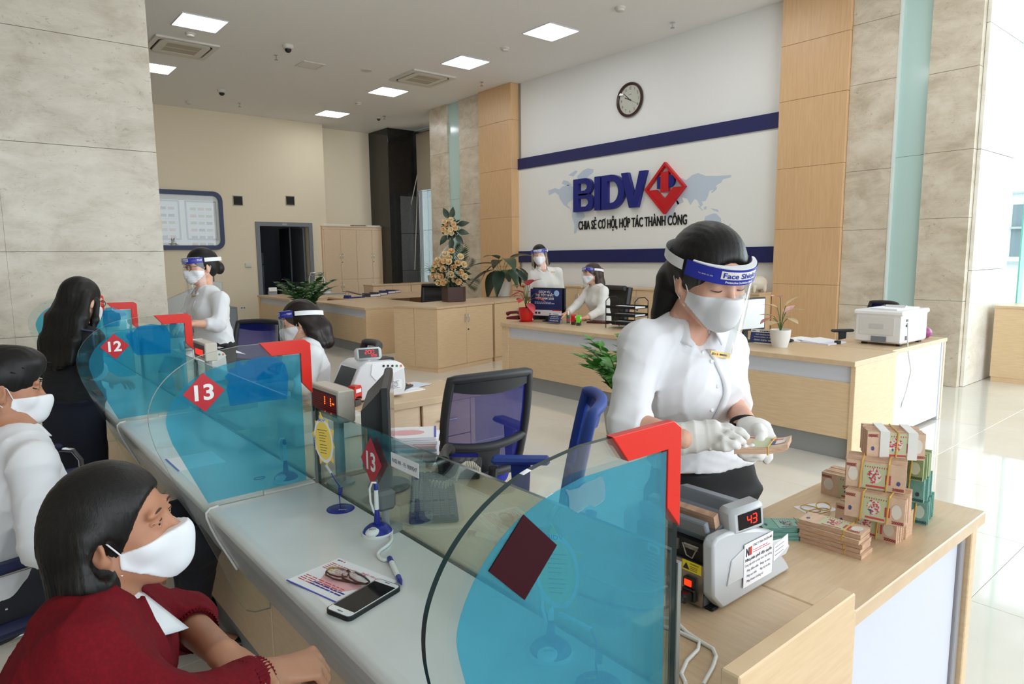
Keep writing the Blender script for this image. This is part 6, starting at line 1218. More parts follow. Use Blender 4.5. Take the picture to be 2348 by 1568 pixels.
MB().tube(catmull(cp, 6) if 'catmull' in globals() else cp, .0045, 8).build('cord', WHITE, t, smooth=60)
tag(MB().tube([np.array([.02*math.cos(a), .013*math.sin(a), .0015]) for a in np.linspace(0, 2*PI, 20)][:-1], .0015, 5, closed=True).build('rubber_ring', mat('purple_rubber', (130, 70, 120), .6), None, tuple(Zp(611, 1108, TZ)+np.array([.0, .07, 0]))), 'thin purple rubber ring on the counter beyond divider 13', 'rubber band')
p = Zp(405, 1030, TZ); t = thing('bank_form', 'small form with blue edge on the counter beyond divider 13', 'form', (.60, 2.72, TZ)); bx('sheet', PAPER, 0, 0, 0, .17, .2, .0015, t, r=0); bx('blue_edge', mat('form_edge', (84, 92, 190), .6), -.006, 0, 0, 0, .2, .002, t, r=0)
# ---- banknotes on the cash desk
def bundle(p, q, thick, hgt, lb, kind=0, bands=(.25, .72), print_=True, wband=False, seed=1, top=False):
    """brick of ten packets standing on edge, note face from p to q (near bottom corners)"""
    p, q = np.asarray(p, float), np.asarray(q, float); L = np.linalg.norm((q-p)[:2]); rz = math.atan2((q-p)[1], (q-p)[0]); t = thing('banknote_bundle', lb, 'banknotes', tuple(p), rz, 'bundled banknotes on the cash desk')
    M_ = (NOTE, NOTEG, NOTEO)[kind]; E_ = (EDGE, EDGEG, EDGEO)[kind]; rg = random.Random(seed); n = 10
    for i in range(n):
        dx, dz = rg.uniform(-.003, .003), rg.uniform(-.002, .0025); y0, y1 = thick*i/n, thick*(i+1)/n-.0006; b = MB().box(dx, y0, 0 if i else 0, L+dx, y1, hgt+dz); b.m = [1, 1, 0, 1, 0, 1]; b.build('packet', [M_[0], E_], t)
    if print_:
        k = MB(); n_ = note_print(k, (0, -.0004, 0), (1, 0, 0), (0, 0, 1), L, hgt, flip=seed % 2 == 0, seed=seed); tx = '500000' if kind == 1 else '200000'
        put_text(k, tx, (L*.90, -.0018, hgt*.06), (1, 0, 0), (0, 0, 1), hgt*.11, L*.19, .03, 5); put_text(k, tx, (L*.10, -.0018, hgt*.92), (-1, 0, 0), (0, 0, -1), hgt*.11, L*.17, .03, 5); k.build('print', M_, t)
    for x in bands:
        MB().tube([(L*x, -.0025, -.0005), (L*x+.004, -.0025, hgt+.002), (L*x+.004, thick+.002, hgt+.002), (L*x, thick+.002, -.0005)], .0022, 6, closed=True).build('rubber_band', BAND, t)
    if wband:
        for x in (.3, .78): MB().box(L*x-.012, -.003, -.001, L*x+.012, thick+.002, hgt+.004).build('paper_band', PBAND, t)
    return t
HB = .073; z0 = TZ
bundle(Zp(1915, 1207, z0), Zp(2055, 1249, z0), .11, HB, 'lowest pinkish bundle of the front stack near the desk corner', 0, (.35, .68), seed=3)
z1 = z0+HB+.002; b0 = Zp(1935, 1180, z1); bundle(b0, Zp(2072, 1210, z1), .11, HB, 'middle pinkish bundle of the front stack of banknotes', 0, (.28, .72), seed=5)
z2 = z1+HB+.002; bundle(Zp(1937, 1112, z2), Zp(2073, 1133, z2), .11, HB, 'top pinkish bundle of the front stack with two rubber bands', 0, (.25, .70), seed=6)
bundle(Zp(2058, 1203, z0), Zp(2125, 1206, z0)+np.array([.0, -.06, 0])*0, .11, HB, 'lowest teal bundle behind the front stack', 1, (.8,), seed=7)
bq = Zp(2125, 1206, z0); bp = bq+np.array([-.03, .165, 0])
for o_ in [o for o in bpy.data.objects if o.get('label') == 'lowest teal bundle behind the front stack']:
    for c in KIDS(o_): bpy.data.objects.remove(c)
    bpy.data.objects.remove(o_)
bundle(bp, bq, .11, HB, 'lowest teal bundle behind the front stack', 1, (.8,), seed=7)
q_ = Zp(2117, 1156, z1); bundle(q_+np.array([-.02, .165, 0]), q_, .10, HB, 'second teal bundle behind the front stack', 1, (.75,), seed=8)
q_ = Zp(2115, 1105, z2); bundle(q_+np.array([-.02, .16, 0]), q_, .10, HB-.004, 'olive green bundle under the white banded bundle', 2, (.8,), seed=9); z3 = z2+HB-.002
q_ = Zp(2120, 1056, z3); bundle(Zp(1987, 1047, z3), q_, .10, HB, 'topmost pinkish bundle with white paper bands', 0, (.5,), wband=True, seed=11)
bundle(Zp(1882, 1130, z0), Zp(1960, 1150, z0)+(Zp(1960, 1150, z0)-Zp(1882, 1130, z0))*.7, .10, HB, 'pinkish bundle behind the front stack at the desk edge', 0, (.6,), seed=12)
def packets(p, q, n, lb, kind=0, wd=.075, th=.011, seed=1, band=True):
    """loose packets lying flat, near long edge from p to q"""
    p, q = np.asarray(p, float), np.asarray(q, float); L = np.linalg.norm((q-p)[:2]); rz = math.atan2((q-p)[1], (q-p)[0]); M_ = (NOTE, NOTEG)[kind]; E_ = (EDGE, EDGEG)[kind]; rg = random.Random(seed); out = []
    for i in range(n):
        t = thing('banknote_packet', lb[i] if isinstance(lb, list) else lb, 'banknotes', (float(p[0]), float(p[1]), TZ+th*i+.0003*i), rz+rg.uniform(-.05, .05), 'flat packets of banknotes')
        dx, dy = rg.uniform(-.006, .006), rg.uniform(-.005, .005); b = MB(); wv = lambda a, c: .004*math.sin(PI*a)*(1 if i else .6)
        for z_, s_, m in ((0, -1, 0), (th-.0005, 1, 0)): b.grid(lambda a, c: (dx+L*(a if s_ > 0 else 1-a), dy+wd*c, z_+(wv(a if s_ > 0 else 1-a, c))*0), 6, 1, m)
        b.box(dx, dy, 0, dx+L, dy+wd, th-.0006, 1); b.build('notes', [M_[0], E_], t)
        if i == n-1:
            k = MB(); note_print(k, (dx, dy, th), (1, 0, 0), (0, 1, 0), L, wd, seed=seed); put_text(k, '500000' if kind else '200000', (dx+L*.86, dy+wd*.1, th+.0016), (1, 0, 0), (0, 1, 0), wd*.12, L*.2, .03, 5); k.build('print', M_, t)
        if band: MB().tube([(dx+L*.74, dy-.001, 0), (dx+L*.74, dy-.001, th+.001), (dx+L*.74, dy+wd+.001, th+.001), (dx+L*.74, dy+wd+.001, 0)], .0014, 5, closed=True).build('rubber_band', BAND, t)
    return t
od = ['bottom', 'second lowest', 'middle', 'fourth', 'top']
packets(Zp(1832, 1241, TZ), Zp(1974, 1283, TZ), 5, [w_+' packet of the flat pinkish pile beside the counting machine' for w_ in od], 0, seed=21, th=.0125)
packets(Zp(1752, 1238, TZ), Zp(1830, 1232, TZ)+np.array([.02, -.05, 0]), 3, [w_+' packet of the flat teal pile behind the counting machine' for w_ in ('bottom', 'middle', 'top')], 1, seed=22)
p = Zp(1868, 1166, TZ); tag(MB().prism([(-.06, -.035), (.055, -.04), (.065, .03), (-.05, .038)], (0, 0, 0), (1, 0, 0), (0, 1, 0), (0, 0, .0012)).build('paper_slip', PAPER, None, tuple(p), (0, 0, -.3)), 'white paper slip under loose rubber bands', 'paper')
for k_, (u, v, rx, ry, ro, lb) in enumerate(((1888, 1160, .036, .022, .2, 'loose yellow rubber band on the slip nearest the bundles'), (1858, 1166, .030, .024, .9, 'loose yellow rubber band on the slip nearest the teller'), (1876, 1172, .042, .018, -.4, 'loose long yellow rubber band crossing the slip'))):
    p = Zp(u, v, TZ+.003+.0025*k_); tag(MB().tube([(rx*math.cos(q), ry*math.sin(q)*(1+.2*math.sin(2*q)), .001*math.sin(3*q)) for q in np.linspace(0, 2*PI, 28)[:-1]], .0016, 6, closed=True).build('rubber_band', BAND, None, tuple(p), (0, 0, ro), smooth=60), lb, 'rubber band', 'loose rubber bands on the paper slip')
# ---- counting machine with the display 43
GM = mat('machine_grey', (190, 194, 198), .32); GMD = mat('machine_dark_grey', (108, 116, 126), .35)
YM0, YM1 = .80, 1.06
def xz(u, v, y): p = Yp(u, v, y); return (float(p[0]), float(p[2]))
prof = [xz(*q, YM0) for q in ((1636, 1372), (1657, 1399), (1672, 1396), (1806, 1324), (1812, 1304), (1806, 1290), (1790, 1268), (1774, 1250), (1772, 1238), (1776, 1218), (1740, 1213), (1700, 1216), (1670, 1222), (1645, 1235), (1636, 1252))]; prof = [(x, max(z, TZ+.004)) for x, z in prof]
ox = prof[1][0]; t = thing('counting_machine', 'big grey banknote counting machine with red display reading 43', 'counting machine', (ox, YM0, TZ)); PR = [(x-ox, z-TZ) for x, z in prof]; xs_ = [q[0] for q in PR]; x0_, x1_ = min(xs_), max(xs_); ht_ = max(q[1] for q in PR); YW = YM1-YM0
for y0, y1 in ((0, .03), (YW-.03, YW)): MB().prism(PR, (0, y0, 0), (1, 0, 0), (0, 0, 1), (0, y1-y0, 0)).build('side_cheek', GM, t, bevel=.008, smooth=40)
inner = [(.55*x+.45*(x0_+x1_)/2+.01*0, .035+.62*z) for x, z in PR]
rel = [(x0_+.055, .055), (x1_-.03, .055), (x1_-.014, ht_*.40), (x1_-.05, ht_*.56), (x0_+.12, ht_*.70), (x0_+.07, ht_*.62)]
MB().prism(rel, (0, -.0035, 0), (1, 0, 0), (0, 0, 1), (0, .004, 0)).build('raised_panel', mat('machine_panel', (200, 203, 206), .3), t, bevel=.002)
lb_ = MB().prism([(.075, .03), (.200, .03), (.200, .135), (.075, .135)], (0, -.0048, 0), (1, 0, 0), (0, 0, 1), (0, .0012, 0)).build('dealer_label', PAPER, t)
FR = (np.array([1., 0, 0]), np.array([0, 0, 1.]))
k = MB(); put_text(k, 'N', (.088, -.0054, .106), *FR, .018, .014, .06); k.build('logo_letter', INK, lb_); k = MB(); put_text(k, '1', (.101, -.0054, .106), *FR, .018, .009, .06); k.build('logo_letter', RED, lb_)
k = MB(); put_text(k, 'CÔNG TY TNHH THƯƠNG MẠI', (.152, -.0054, .122), *FR, .006, .086, .01); put_text(k, 'Nhà phân phối độc quyền', (.137, -.0054, .092), *FR, .007, .115, .02); put_text(k, 'Cung cấp dịch vụ bảo hành, bảo dưỡng', (.137, -.0054, .080), *FR, .006, .118, .0); 
for i, s_ in enumerate(('Máy đếm tiền', 'Máy soi tiền', 'Máy khoan chứng từ')): put_text(k, s_, (.088, -.0054, .066-.013*i), *FR, .006, None, 0, align='l')
for i, s_ in enumerate(('Máy in séc', 'Máy hủy tài liệu')): put_text(k, s_, (.145, -.0054, .066-.013*i), *FR, .006, .045, 0, align='l')
k.build('lettering', INK, lb_); k = MB(); scribble(k, (.112, -.0054, .112), *FR, .08, 2, .005, seed=4)
k.build('red_lettering', REDINK, lb_)['kind'] = 'stuff'
l2 = MB().prism([(.207, .055), (.275, .075), (.272, .108), (.207, .095)], (0, -.0048, 0), (1, 0, 0), (0, 0, 1), (0, .0012, 0)).build('service_label', PAPER, t); k = MB(); scribble(k, (.212, -.0054, .088), nrm((1, 0, .12)), (0, 0, 1), .045, 3, .010, seed=6, h=.12); k.build('handwriting', INK, l2)
bd = MB().box(x0_+.012, .03, .008, x1_-.06, YW-.03, .10); bd.build('body', GMD, t)
rp = bx('rear_panel', STEEL, x0_+.008, .03, .008, x0_+.014, YW-.03, .105, t, r=0); bx('foot', BLACKM, x0_+.02, .01, 0, x0_+.045, .035, .008, t); bx('foot', BLACKM, x1_-.07, .01, 0, x1_-.045, .035, .008, t); bx('foot', BLACKM, x0_+.02, YW-.035, 0, x0_+.045, YW-.01, .008, t)
bx('back_cavity', BLACK, x0_+.02, .03, .105, x0_+.06, YW-.03, .150, t, r=0)
FX = (np.array([0, -1., 0]), np.array([0, 0, 1.]))
w_ = bx('warning_label', mat('warning_yellow', (238, 214, 40), .5), x0_+.0068, .034, .082, x0_+.0078, .085, .106, rp, r=0); k = MB(); xw = x0_+.0064; MB().prism([(-.009, 0), (.009, 0), (0, .015)], (xw, .074, .086), *FX, (-.0002, 0, 0)).build('triangle', INK, w_); put_text(k, '!', (xw-.0005, .074, .088), *FX, .007, .002, .02); put_text(k, 'WARNING', (xw, .052, .099), *FX, .004, .024, .01); scribble(k, (xw, .064, .094), *FX, .026, 3, .004, seed=3); k.build('lettering', INK, w_)
sw = bx('power_switch', BLACK, x0_-.002, .048, .048, x0_+.008, .076, .070, rp, r=.001); bx('lit_rocker', mat('lit_red', (255, 40, 12), .4, emit=2.5), x0_-.004, .053, .052, x0_-.002, .071, .066, sw, r=0)
bx('power_inlet', BLACK, x0_-.002, .044, .014, x0_+.008, .080, .044, rp); bx('serial_port', mat('port', (120, 122, 120), .4, .5), x0_+.004, .105, .052, x0_+.008, .122, .060, rp, r=0); bx('phone_port', BLACK, x0_+.004, .112, .022, x0_+.008, .126, .034, rp, r=0)
sv_ = MB().box(x0_+.0075, 0, 0, x0_+.0082, .045, .004).mesh('slot', BLACK)
for k_ in range(8): link('slot', sv_, rp, (0, .15, .018+.0095*k_))
scw = MB().lathe([(.003, 0), (.003, .0015), (0, .002)], 8).xf(Matrix.Rotation(-PI/2, 4, 'Y')).mesh('screw', CHROME)
for y, z in ((.095, .038), (.13, .045), (.10, .085), (.14, .02), (.09, .016), (.088, .066)): link('screw', scw, rp, (x0_+.008, y, z))
bl_ = bx('barcode_label', PAPER, x0_+.007, .15, .092, x0_+.0078, .185, .112, rp, r=0); k = MB(); rg = random.Random(3); y = .18
while y > .155: wv_ = rg.choice((.0006, .0011, .0018)); k.box(x0_+.0066, y-wv_, .094, x0_+.007, y, .105); y -= wv_+rg.choice((.0008, .0014))
k.build('bars', INK, bl_)
hp = bx('hopper', GMD, 0, .03, 0, .10, YW-.03, .016, t, loc=(x0_+.035, 0, .150), rot=(0, -.35, 0)); bx('guide_plate', mat('machine_mid_grey', (122, 130, 138), .3), -.002, .034, .016, .014, YW-.034, .052, hp); 
nt_ = thing('banknote_packet', 'wad of pinkish notes waiting in the hopper of the grey counting machine', 'banknotes', (ox+x0_+.075, YM0+.035, TZ+.168)); MB().box(-.012, 0, 0, .006, YW-.075, .045).build('notes', EDGE, nt_); nt_.rotation_euler = (0, -.3, 0)
MB().prism([(.10, .12), (.10, .17), (.135, .205), (.175, .20), (.20, .17), (.20, .12)], (0, .03, 0), (1, 0, 0), (0, 0, 1), (0, YW-.06, 0)).build('top_cover', GMD, t, bevel=.006, smooth=40)
MB().tube([(x0_+.02, .05, .135), (x0_+.02, .09, .135)], .006, 10).tube([(x0_+.012, .05, .14), (x0_+.008, .06, .115), (x0_+.008, .075, .118), (x0_+.012, .09, .142)], .0018, 6).build('spring_clip', STEEL, t); MB().tube([(x0_+.02, .11, .12), (x0_+.02, .11, .145)], .006, 8).build('spring', STEEL, t)
dpx = (0.14, .03)

d0, d1, d2, d3 = (Yp(*q, .79) for q in ((1674, 1222), (1754, 1200), (1750, 1160), (1682, 1180))); dc = (d0+d1+d2+d3)/4-np.array([ox, YM0, TZ])
dsp = MB().rbox(-.050, 0, -.032, .050, .05, .032, .010).build('display', GM, t, tuple(dc+np.array([0, -.002, 0])), (.0, -.12, -.28), smooth=40)
bx('screen', mat('display_black', (22, 14, 16), .15), -.032, -.0015, -.018, .034, .001, .019, dsp, r=0); LED = mat('led_red', (255, 36, 24), .4, emit=3.0)
def seg7(mb, s, x, z, w, h, y, th=.0022):
    SG = {'0': 'abcdef', '1': 'bc', '2': 'abged', '3': 'abgcd', '4': 'fgbc', '5': 'afgcd', '6': 'afgedc', '7': 'abc', '8': 'abcdefg', '9': 'abfgcd'}
    for i, ch in enumerate(s):
        X = x+i*w*1.45
        for g_ in SG[ch]:
            q = dict(a=((0, h), (w, h)), b=((w, h), (w, h/2)), c=((w, h/2), (w, 0)), d=((0, 0), (w, 0)), e=((0, h/2), (0, 0)), f=((0, h), (0, h/2)), g=((0, h/2), (w, h/2)))[g_]; (xa, za), (xb, zb) = q; e_ = .12*h
            if xa == xb: mb.box(X+xa-th/2+.15*za*.5, y-.0004, z+min(za, zb)+th*.4, X+xa+th/2+.15*za*.5, y, z+max(za, zb)-th*.4)
            else: mb.box(X+th*.4+.15*za*.5, y-.0004, z+za-th/2, X+w-th*.4+.15*za*.5, y, z+za+th/2)
    return mb
seg7(MB(), '43', -.008, -.010, .011, .021, -.002).build('digits', LED, dsp)
t = thing('power_cable', 'black power plug and cable in the back of the grey counting machine', 'cable', (ox+x0_, YM0+.062, TZ+.03)); MB().rbox(-.03, -.013, -.011, 0, .013, .011, .005).tube([(-.03, 0, 0), (-.055, .0, -.004)], [.010, .006], 10).build('plug', BLACK, t); MB().tube([(-.05, 0, -.003), (-.08, .015, -.015), (-.11, .06, -.024), (-.14, .14, -.026), (-.16, .25, -.026)], .0035, 8).build('cord', BLACK, t, smooth=60)
wc = [np.array(Zp(*q, TZ+.004)) for q in ((1512, 1415), (1545, 1420), (1575, 1450), (1605, 1470), (1635, 1488), (1642, 1505), (1634, 1530), (1612, 1570))]; wc2 = [np.array(Zp(*q, TZ+.004)) for q in ((1512, 1432), (1560, 1450), (1604, 1472), (1600, 1490), (1575, 1515), (1562, 1545), (1572, 1566))]
t = thing('white_cable', 'flat white cable looping over the desk beside divider 14', 'cable', tuple(wc[0])); MB().tube([q-wc[0] for q in wc], .0042, 8).build('cord', WHITE, t, smooth=60); MB().tube([q-wc[0] for q in wc2], .0042, 8).build('cord', WHITE, t, smooth=60)
t = thing('thin_cable', 'thin white cable plugged into the back of the counting machine', 'cable', (ox+x0_, YM0+.12, TZ+.028)); MB().tube([(0, 0, 0), (-.03, .02, -.012), (-.06, .08, -.024), (-.07, .2, -.025)], .0025, 6).build('cord', WHITE, t, smooth=60)

# ================================================================== EQUIPMENT BEHIND THE SCREENS
def at(u, v, z=TZ): return tuple(float(x) for x in Zp(u, v, z))
CREAMP = mat('display_housing', (202, 196, 184), .45); LEDK = mat('led_panel', (58, 6, 14), .3); LEDD = mat('led_dim', (150, 12, 26), .4, emit=.25); LEDB = mat('led_bright', (255, 90, 20), .4, emit=4)
def led_display(x, corners, lb, lit='few'):
    """sign box facing the customers (-x)"""
    TL, TR, BR, BL = (Xp(*q, x) for q in corners); y0, y1 = float(TR[1]+BR[1])/2, float(TL[1]+BL[1])/2; za, zb = float(BL[2]+BR[2])/2, float(TL[2]+TR[2])/2; L, Hh = y1-y0, zb-za
    t = thing('led_sign', lb, 'display', (x, y0, za), 0, 'red dot displays behind the counter'); MB().rbox(0, 0, 0, .062, L, Hh, .004).build('housing', CREAMP, t)
    s = bx('screen', LEDK, -.001, .07*L, .16*Hh, .001, .95*L, .86*Hh, t, r=0); d = MB(); r_, c_ = 9, 24
    for i in range(r_):
        for j in range(c_): yy = .10*L+(.82*L)*j/c_; zz = .20*Hh+.62*Hh*i/r_; d.add([(-.0015, yy, zz), (-.0015, yy, zz+.45*.62*Hh/r_), (-.0015, yy+.6*.82*L/c_, zz+.45*.62*Hh/r_), (-.0015, yy+.6*.82*L/c_, zz)], [(0, 1, 2, 3)])
    o = d.build('dots', LEDD, s); o['kind'] = 'stuff'; d = MB()
    for (i, j) in (((6, 10), (7, 10), (4, 10), (5, 10), (6, 4), (7, 4), (5, 4), (4, 4), (5, 1), (5, 2)) if lit == 'few' else [(i, j) for i in range(1, 6) for j in range(2, 22) if (i*7+j*5) % 4]):
        yy = .10*L+(.82*L)*j/c_; zz = .20*Hh+.62*Hh*i/r_; d.add([(-.002, yy, zz), (-.002, yy, zz+.6*.62*Hh/r_), (-.002, yy+.8*.82*L/c_, zz+.6*.62*Hh/r_), (-.002, yy+.8*.82*L/c_, zz)], [(0, 1, 2, 3)])
    o = d.build('lit_dots', LEDB if lit == 'few' else mat('led_red2', (255, 50, 30), .4, emit=2), s); o['kind'] = 'stuff'
    MB().tube([(.03, L*.3, 0), (.03, L*.3, TZ-za)], .018, 10).build('post', GREYP, t); MB().lathe([(.05, 0), (.05, .01), (.02, .012)], 16, (.03, L*.3, TZ-za)).build('foot', GREYP, t); return t
led_display(.975, ((711, 876), (776, 900), (777, 974), (713, 944)), 'red dot matrix sign in a beige box beside the yellow card'); led_display(.975, ((443, 778), (470, 790), (471, 830), (445, 818)), 'red dot matrix sign in a beige box below the standing teller', 'many')
# monitor seen edge-on behind the screen
def monitor(x, y, rz, lb, zb=.20, w=.46, h=.29, th=.05, back=True, scr=None, group=None, z=TZ):
    """screen faces +y; origin on the desk"""
    t = thing('monitor', lb, 'monitor', (x, y, z), rz, group); s = MB().rbox(-w/2, -.012, zb, w/2, .018, zb+h, .006).build('bezel', BLACK, t); bx('screen', scr or mat('screen_dark', (40, 40, 44), .12), -w/2+.016, .0175, zb+.018, w/2-.016, .019, zb+h-.016, t, r=0)
    if back: b = MB().prism([(-.012, zb+.015), (-.012, zb+h-.015), (-th*.6, zb+h-.05), (-th, zb+h-.08), (-th, zb+.06), (-th*.6, zb+.03)], (-w*.40, 0, 0), (0, 1, 0), (0, 0, 1), (w*.8, 0, 0)).build('rear_housing', BLACK, t); [bx('vent_slot', mat('slot_grey', (52, 53, 55), .6), w*.40, -.045, zb+.10+k*.016, w*.401, -.014, zb+.104+k*.016, b, r=0) for k in range(6)]
    MB().prism([(-.03, 0), (.03, 0), (.03, zb+.1), (-.03, zb+.1)], (0, -.035, 0), (1, 0, 0), (0, 0, 1), (0, .018, 0)).build('neck', BLACK, t); MB().lathe([(.09, 0), (.092, .006), (.07, .012), (.03, .018)], 24, sy=.8).build('foot', BLACK, t, smooth=40); return t
monitor(1.12, 2.04, facing(.855, -.52), 'black desktop monitor seen edge on behind the glass screen', .06, .42, .33, .075)
# keyboard
kb = [np.array(Zp(*q, TZ)) for q in ((948, 1090), (1035, 1095), (1050, 1198), (942, 1203))]; U1 = nrm(kb[3]-kb[0]); c = sum(kb)/4; L_ = .45; t = thing('keyboard', 'black keyboard on the desk behind the glass screen', 'keyboard', tuple(c), math.atan2(U1[1], U1[0])); KBM = mat('keyboard_black', (50, 52, 55), .5)
MB().rbox(-L_/2, -.075, 0, L_/2, .075, .016, .005).build('base', KBM, t); km = MB().rbox(-.0082, -.0082, 0, .0082, .0082, .008, .002).mesh('key', mat('key_black', (64, 66, 70), .45))
for r_ in range(6):
    for j in range(22):
        if r_ == 0 and 5 <= j <= 10:
            if j == 5: bx('space_bar', MATS['key_black'], -L_/2+.02+5*.0195-.008, -.062-.008, .015, -L_/2+.02+10*.0195+.008, -.062+.008, .023, t, r=.002)
            continue
        if j in (15,) or (j > 15 and j < 19 and r_ in (2,)): continue
        link('key', km, t, (-L_/2+.02+j*.0195, -.062+r_*.0225+(.006 if r_ == 5 else 0), .015))
# papers stack and telephone
p = Zp(940, 1082, TZ); rg = random.Random(4); o0 = np.array([1.19, 2.27, TZ]); z_ = 0
for k_ in range(10):
    th = rg.uniform(.008, .013); m_ = (PAPER, mat('slip_blue', (176, 204, 222), .7), PAPER, mat('slip_pink', (228, 196, 202), .7))[k_ % 4] if k_ < 9 else PAPER
    o = thing('document_bundle', ('topmost' if k_ == 9 else ['lowest', 'second', 'third', 'fourth', 'fifth', 'sixth', 'seventh', 'eighth', 'ninth', 'tenth', 'eleventh'][k_])+' bundle of the slip stack beside the monitor', 'documents', (o0[0]+rg.uniform(-.006, .006), o0[1]+rg.uniform(-.006, .006), TZ+z_), -.62+rg.uniform(-.06, .06), 'bundles of slips stacked by the monitor')
    bx('pages', m_, 0, 0, 0, .235, .17, th-.0015, o, r=0)
    if k_ == 9:
        bx('cover_edge', mat('form_edge', (84, 92, 190), .6), .228, 0, th-.0014, .236, .17, th, o, r=0); kk = MB(); scribble(kk, (.02, .13, th-.0008), (1, 0, 0), (0, 1, 0), .18, 8, .012, seed=9, h=.2); kk.build('print', PINKINK, o); MB().prism([(.07*math.cos(q), .04*math.sin(q)) for q in np.linspace(0, 2*PI, 20)[:-1]], (.12, .08, th-.0014), (1, 0, 0), (0, 1, 0), (0, 0, .0004)).build('stamp_print', PINKINK, o)
    z_ += th
p = at(1085, 1102); t = thing('telephone', 'black telephone with grey coiled cord on the teller desk', 'telephone', (1.40, 2.0, TZ), -.7); MB().prism([(-.09, 0), (.09, 0), (.09, .03), (-.09, .06)], (-.075, 0, 0), (0, 1, 0), (0, 0, 1), (.15, 0, 0)).build('base', BLACK, t, bevel=.006); MB().tube([(-.055, -.1, .07), (-.055, -.06, .085), (-.055, .06, .075), (-.055, .1, .055)], [.026, .017, .017, .026], 12).build('handset', BLACK, t, smooth=50)
km2 = MB().rbox(-.008, -.006, 0, .008, .006, .006, .002).mesh('button', mat('phone_key', (70, 72, 76), .5))
for i in range(4):
    for j in range(3): link('button', km2, t, (.005+j*.024, -.05+i*.024, .052-.004*i))
c0 = np.array(t.location); path = [np.array(q)-c0 for q in (Dp(985, 1108, 1.98), Dp(1020, 1112, 1.96), Dp(1045, 1098, 1.96), Dp(1055, 1075, 1.97), Dp(1068, 1066, 2.0), Dp(1085, 1066, 2.02), Dp(1102, 1082, 2.02))]
pp = [path[0]+0*path[0]]; n_ = 22*14; P = np.array(path); tt = np.linspace(0, len(P)-1, n_); cen = np.stack([np.interp(tt, np.arange(len(P)), P[:, d]) for d in range(3)], 1)
Rz = [cen[i]+.0095*(math.cos(2*PI*i/12)*np.asarray(UP)+math.sin(2*PI*i/12)*np.asarray(FW)) for i in range(n_)]; _c, _s = math.cos(.7), math.sin(.7); Rz = [np.array([_c*q[0]-_s*q[1], _s*q[0]+_c*q[1], q[2]]) for q in Rz]; MB().tube(Rz, .0028, 5).build('coiled_cord', mat('cord_grey', (172, 166, 152), .5), MB and t, smooth=60)
sc_ = at(1035, 1040); t = thing('scissors', 'black handled scissors lying by the slip stack', 'scissors', (1.52-.12, 2.10, TZ+.002), .4)
for s_ in (-1, 1): MB().tube([(.02*math.cos(q)+.05, s_*.018+.014*math.sin(q), .006) for q in np.linspace(0, 2*PI, 16)[:-1]], .004, 6, closed=True).build('handle', BLACK, t, smooth=60)
MB().prism([(.03, -.004), (-.08, 0), (.03, .004)], (0, 0, .003), (1, 0, 0), (0, 1, 0), (0, 0, .002)).build('blades', CHROME, t)
t = thing('webcam', 'small clear footed desk camera behind the glass screen', 'camera', at(885, 1212)); MB().lathe([(.05, 0), (.05, .006), (.012, .01), (.010, .06)], 20).build('stand', mat('clear_grey', (150, 152, 150), .3), t, smooth=40); MB().rbox(-.03, -.02, .06, .03, .02, .12, .01).build('body', mat('camera_grey', (110, 112, 112), .4), t)
# ---- white counting machine, calculator, stamp on the drawer cabinet
WM = mat('machine_white', (222, 223, 226), .3)
def white_machine(x, y, rz, lb, digits='200'):
    """side faces -y, mouth towards -x"""
    t = thing('counting_machine', lb, 'counting machine', (x, y, TZ), rz); P = [(0, .012), (.33, .012), (.345, .06), (.34, .16), (.325, .195), (.28, .215), (.10, .225), (.055, .20), (.0, .09)]
    MB().prism(P, (0, 0, 0), (1, 0, 0), (0, 0, 1), (0, .24, 0)).build('body', WM, t, bevel=.01, smooth=40); MB().prism([(.012, .088), (.060, .185), (.052, .19), (.002, .094)], (-.002, .025, 0), (1, 0, 0), (0, 0, 1), (0, .19, 0)).build('mouth', BLACK, t)
    MB().prism([(.12, .15), (.15, .115), (.20, .12), (.338, .168), (.322, .192), (.28, .212), (.13, .21)], (0, -.004, 0), (1, 0, 0), (0, 0, 1), (0, .005, 0)).build('control_panel', mat('panel_white', (240, 240, 242), .25), t, bevel=.002)
    for k_, m_ in enumerate((BLACK, BLACK, BLACK, mat('key_green', (40, 140, 90), .4), mat('key_orange', (224, 120, 70), .4))): MB().lathe([(.007, 0), (.007, .003), (0, .003)], 10).xf(Matrix.Rotation(PI/2, 4, 'X')).build('button', m_, t, (.20+.028*k_, -.004, .194-.003*k_))
    lbp = MB().prism([(.20, .05), (.315, .05), (.315, .105), (.20, .105)], (0, -.0012, 0), (1, 0, 0), (0, 0, 1), (0, .001, 0)).build('paper_label', PAPER, t); kk = MB(); scribble(kk, (.206, -.002, .096), (1, 0, 0), (0, 0, 1), .1, 6, .008, seed=5); kk.build('lettering', INK, lbp)
    d = MB().rbox(-.075, -.02, -.035, .075, .02, .035, .012).build('display', mat('display_grey', (196, 200, 204), .3), t, (.14, .06, .262), (-.25, 0, -.25), smooth=40); bx('screen', MATS['display_black'], -.056, -.0215, -.024, .056, -.0195, .024, d, r=0)
    seg7(MB(), digits, -.022, -.002, .013, .019, -.022, .003).build('digits', mat('led_red3', (220, 30, 40), .4, emit=1.2), d); seg7(MB(), '500', .012, -.018, .008, .010, -.022, .002).build('digits', MATS['led_red3'], d); MB().tube([(.14, .06, .2), (.14, .06, .24)], .012, 8).build('display_neck', WM, t)
    MB().rbox(.20, .06, .214, .30, .16, .236, .006).build('top_handle', BLACK, t, rot=(0, .04, 0)); return t
white_machine(1.62, 3.34, .0, 'white counting machine with small red display on the drawer cabinet'); 
wm2 = white_machine(1.02, 4.45, .35, 'white counting machine behind divider 12 beside the seated teller', '00')
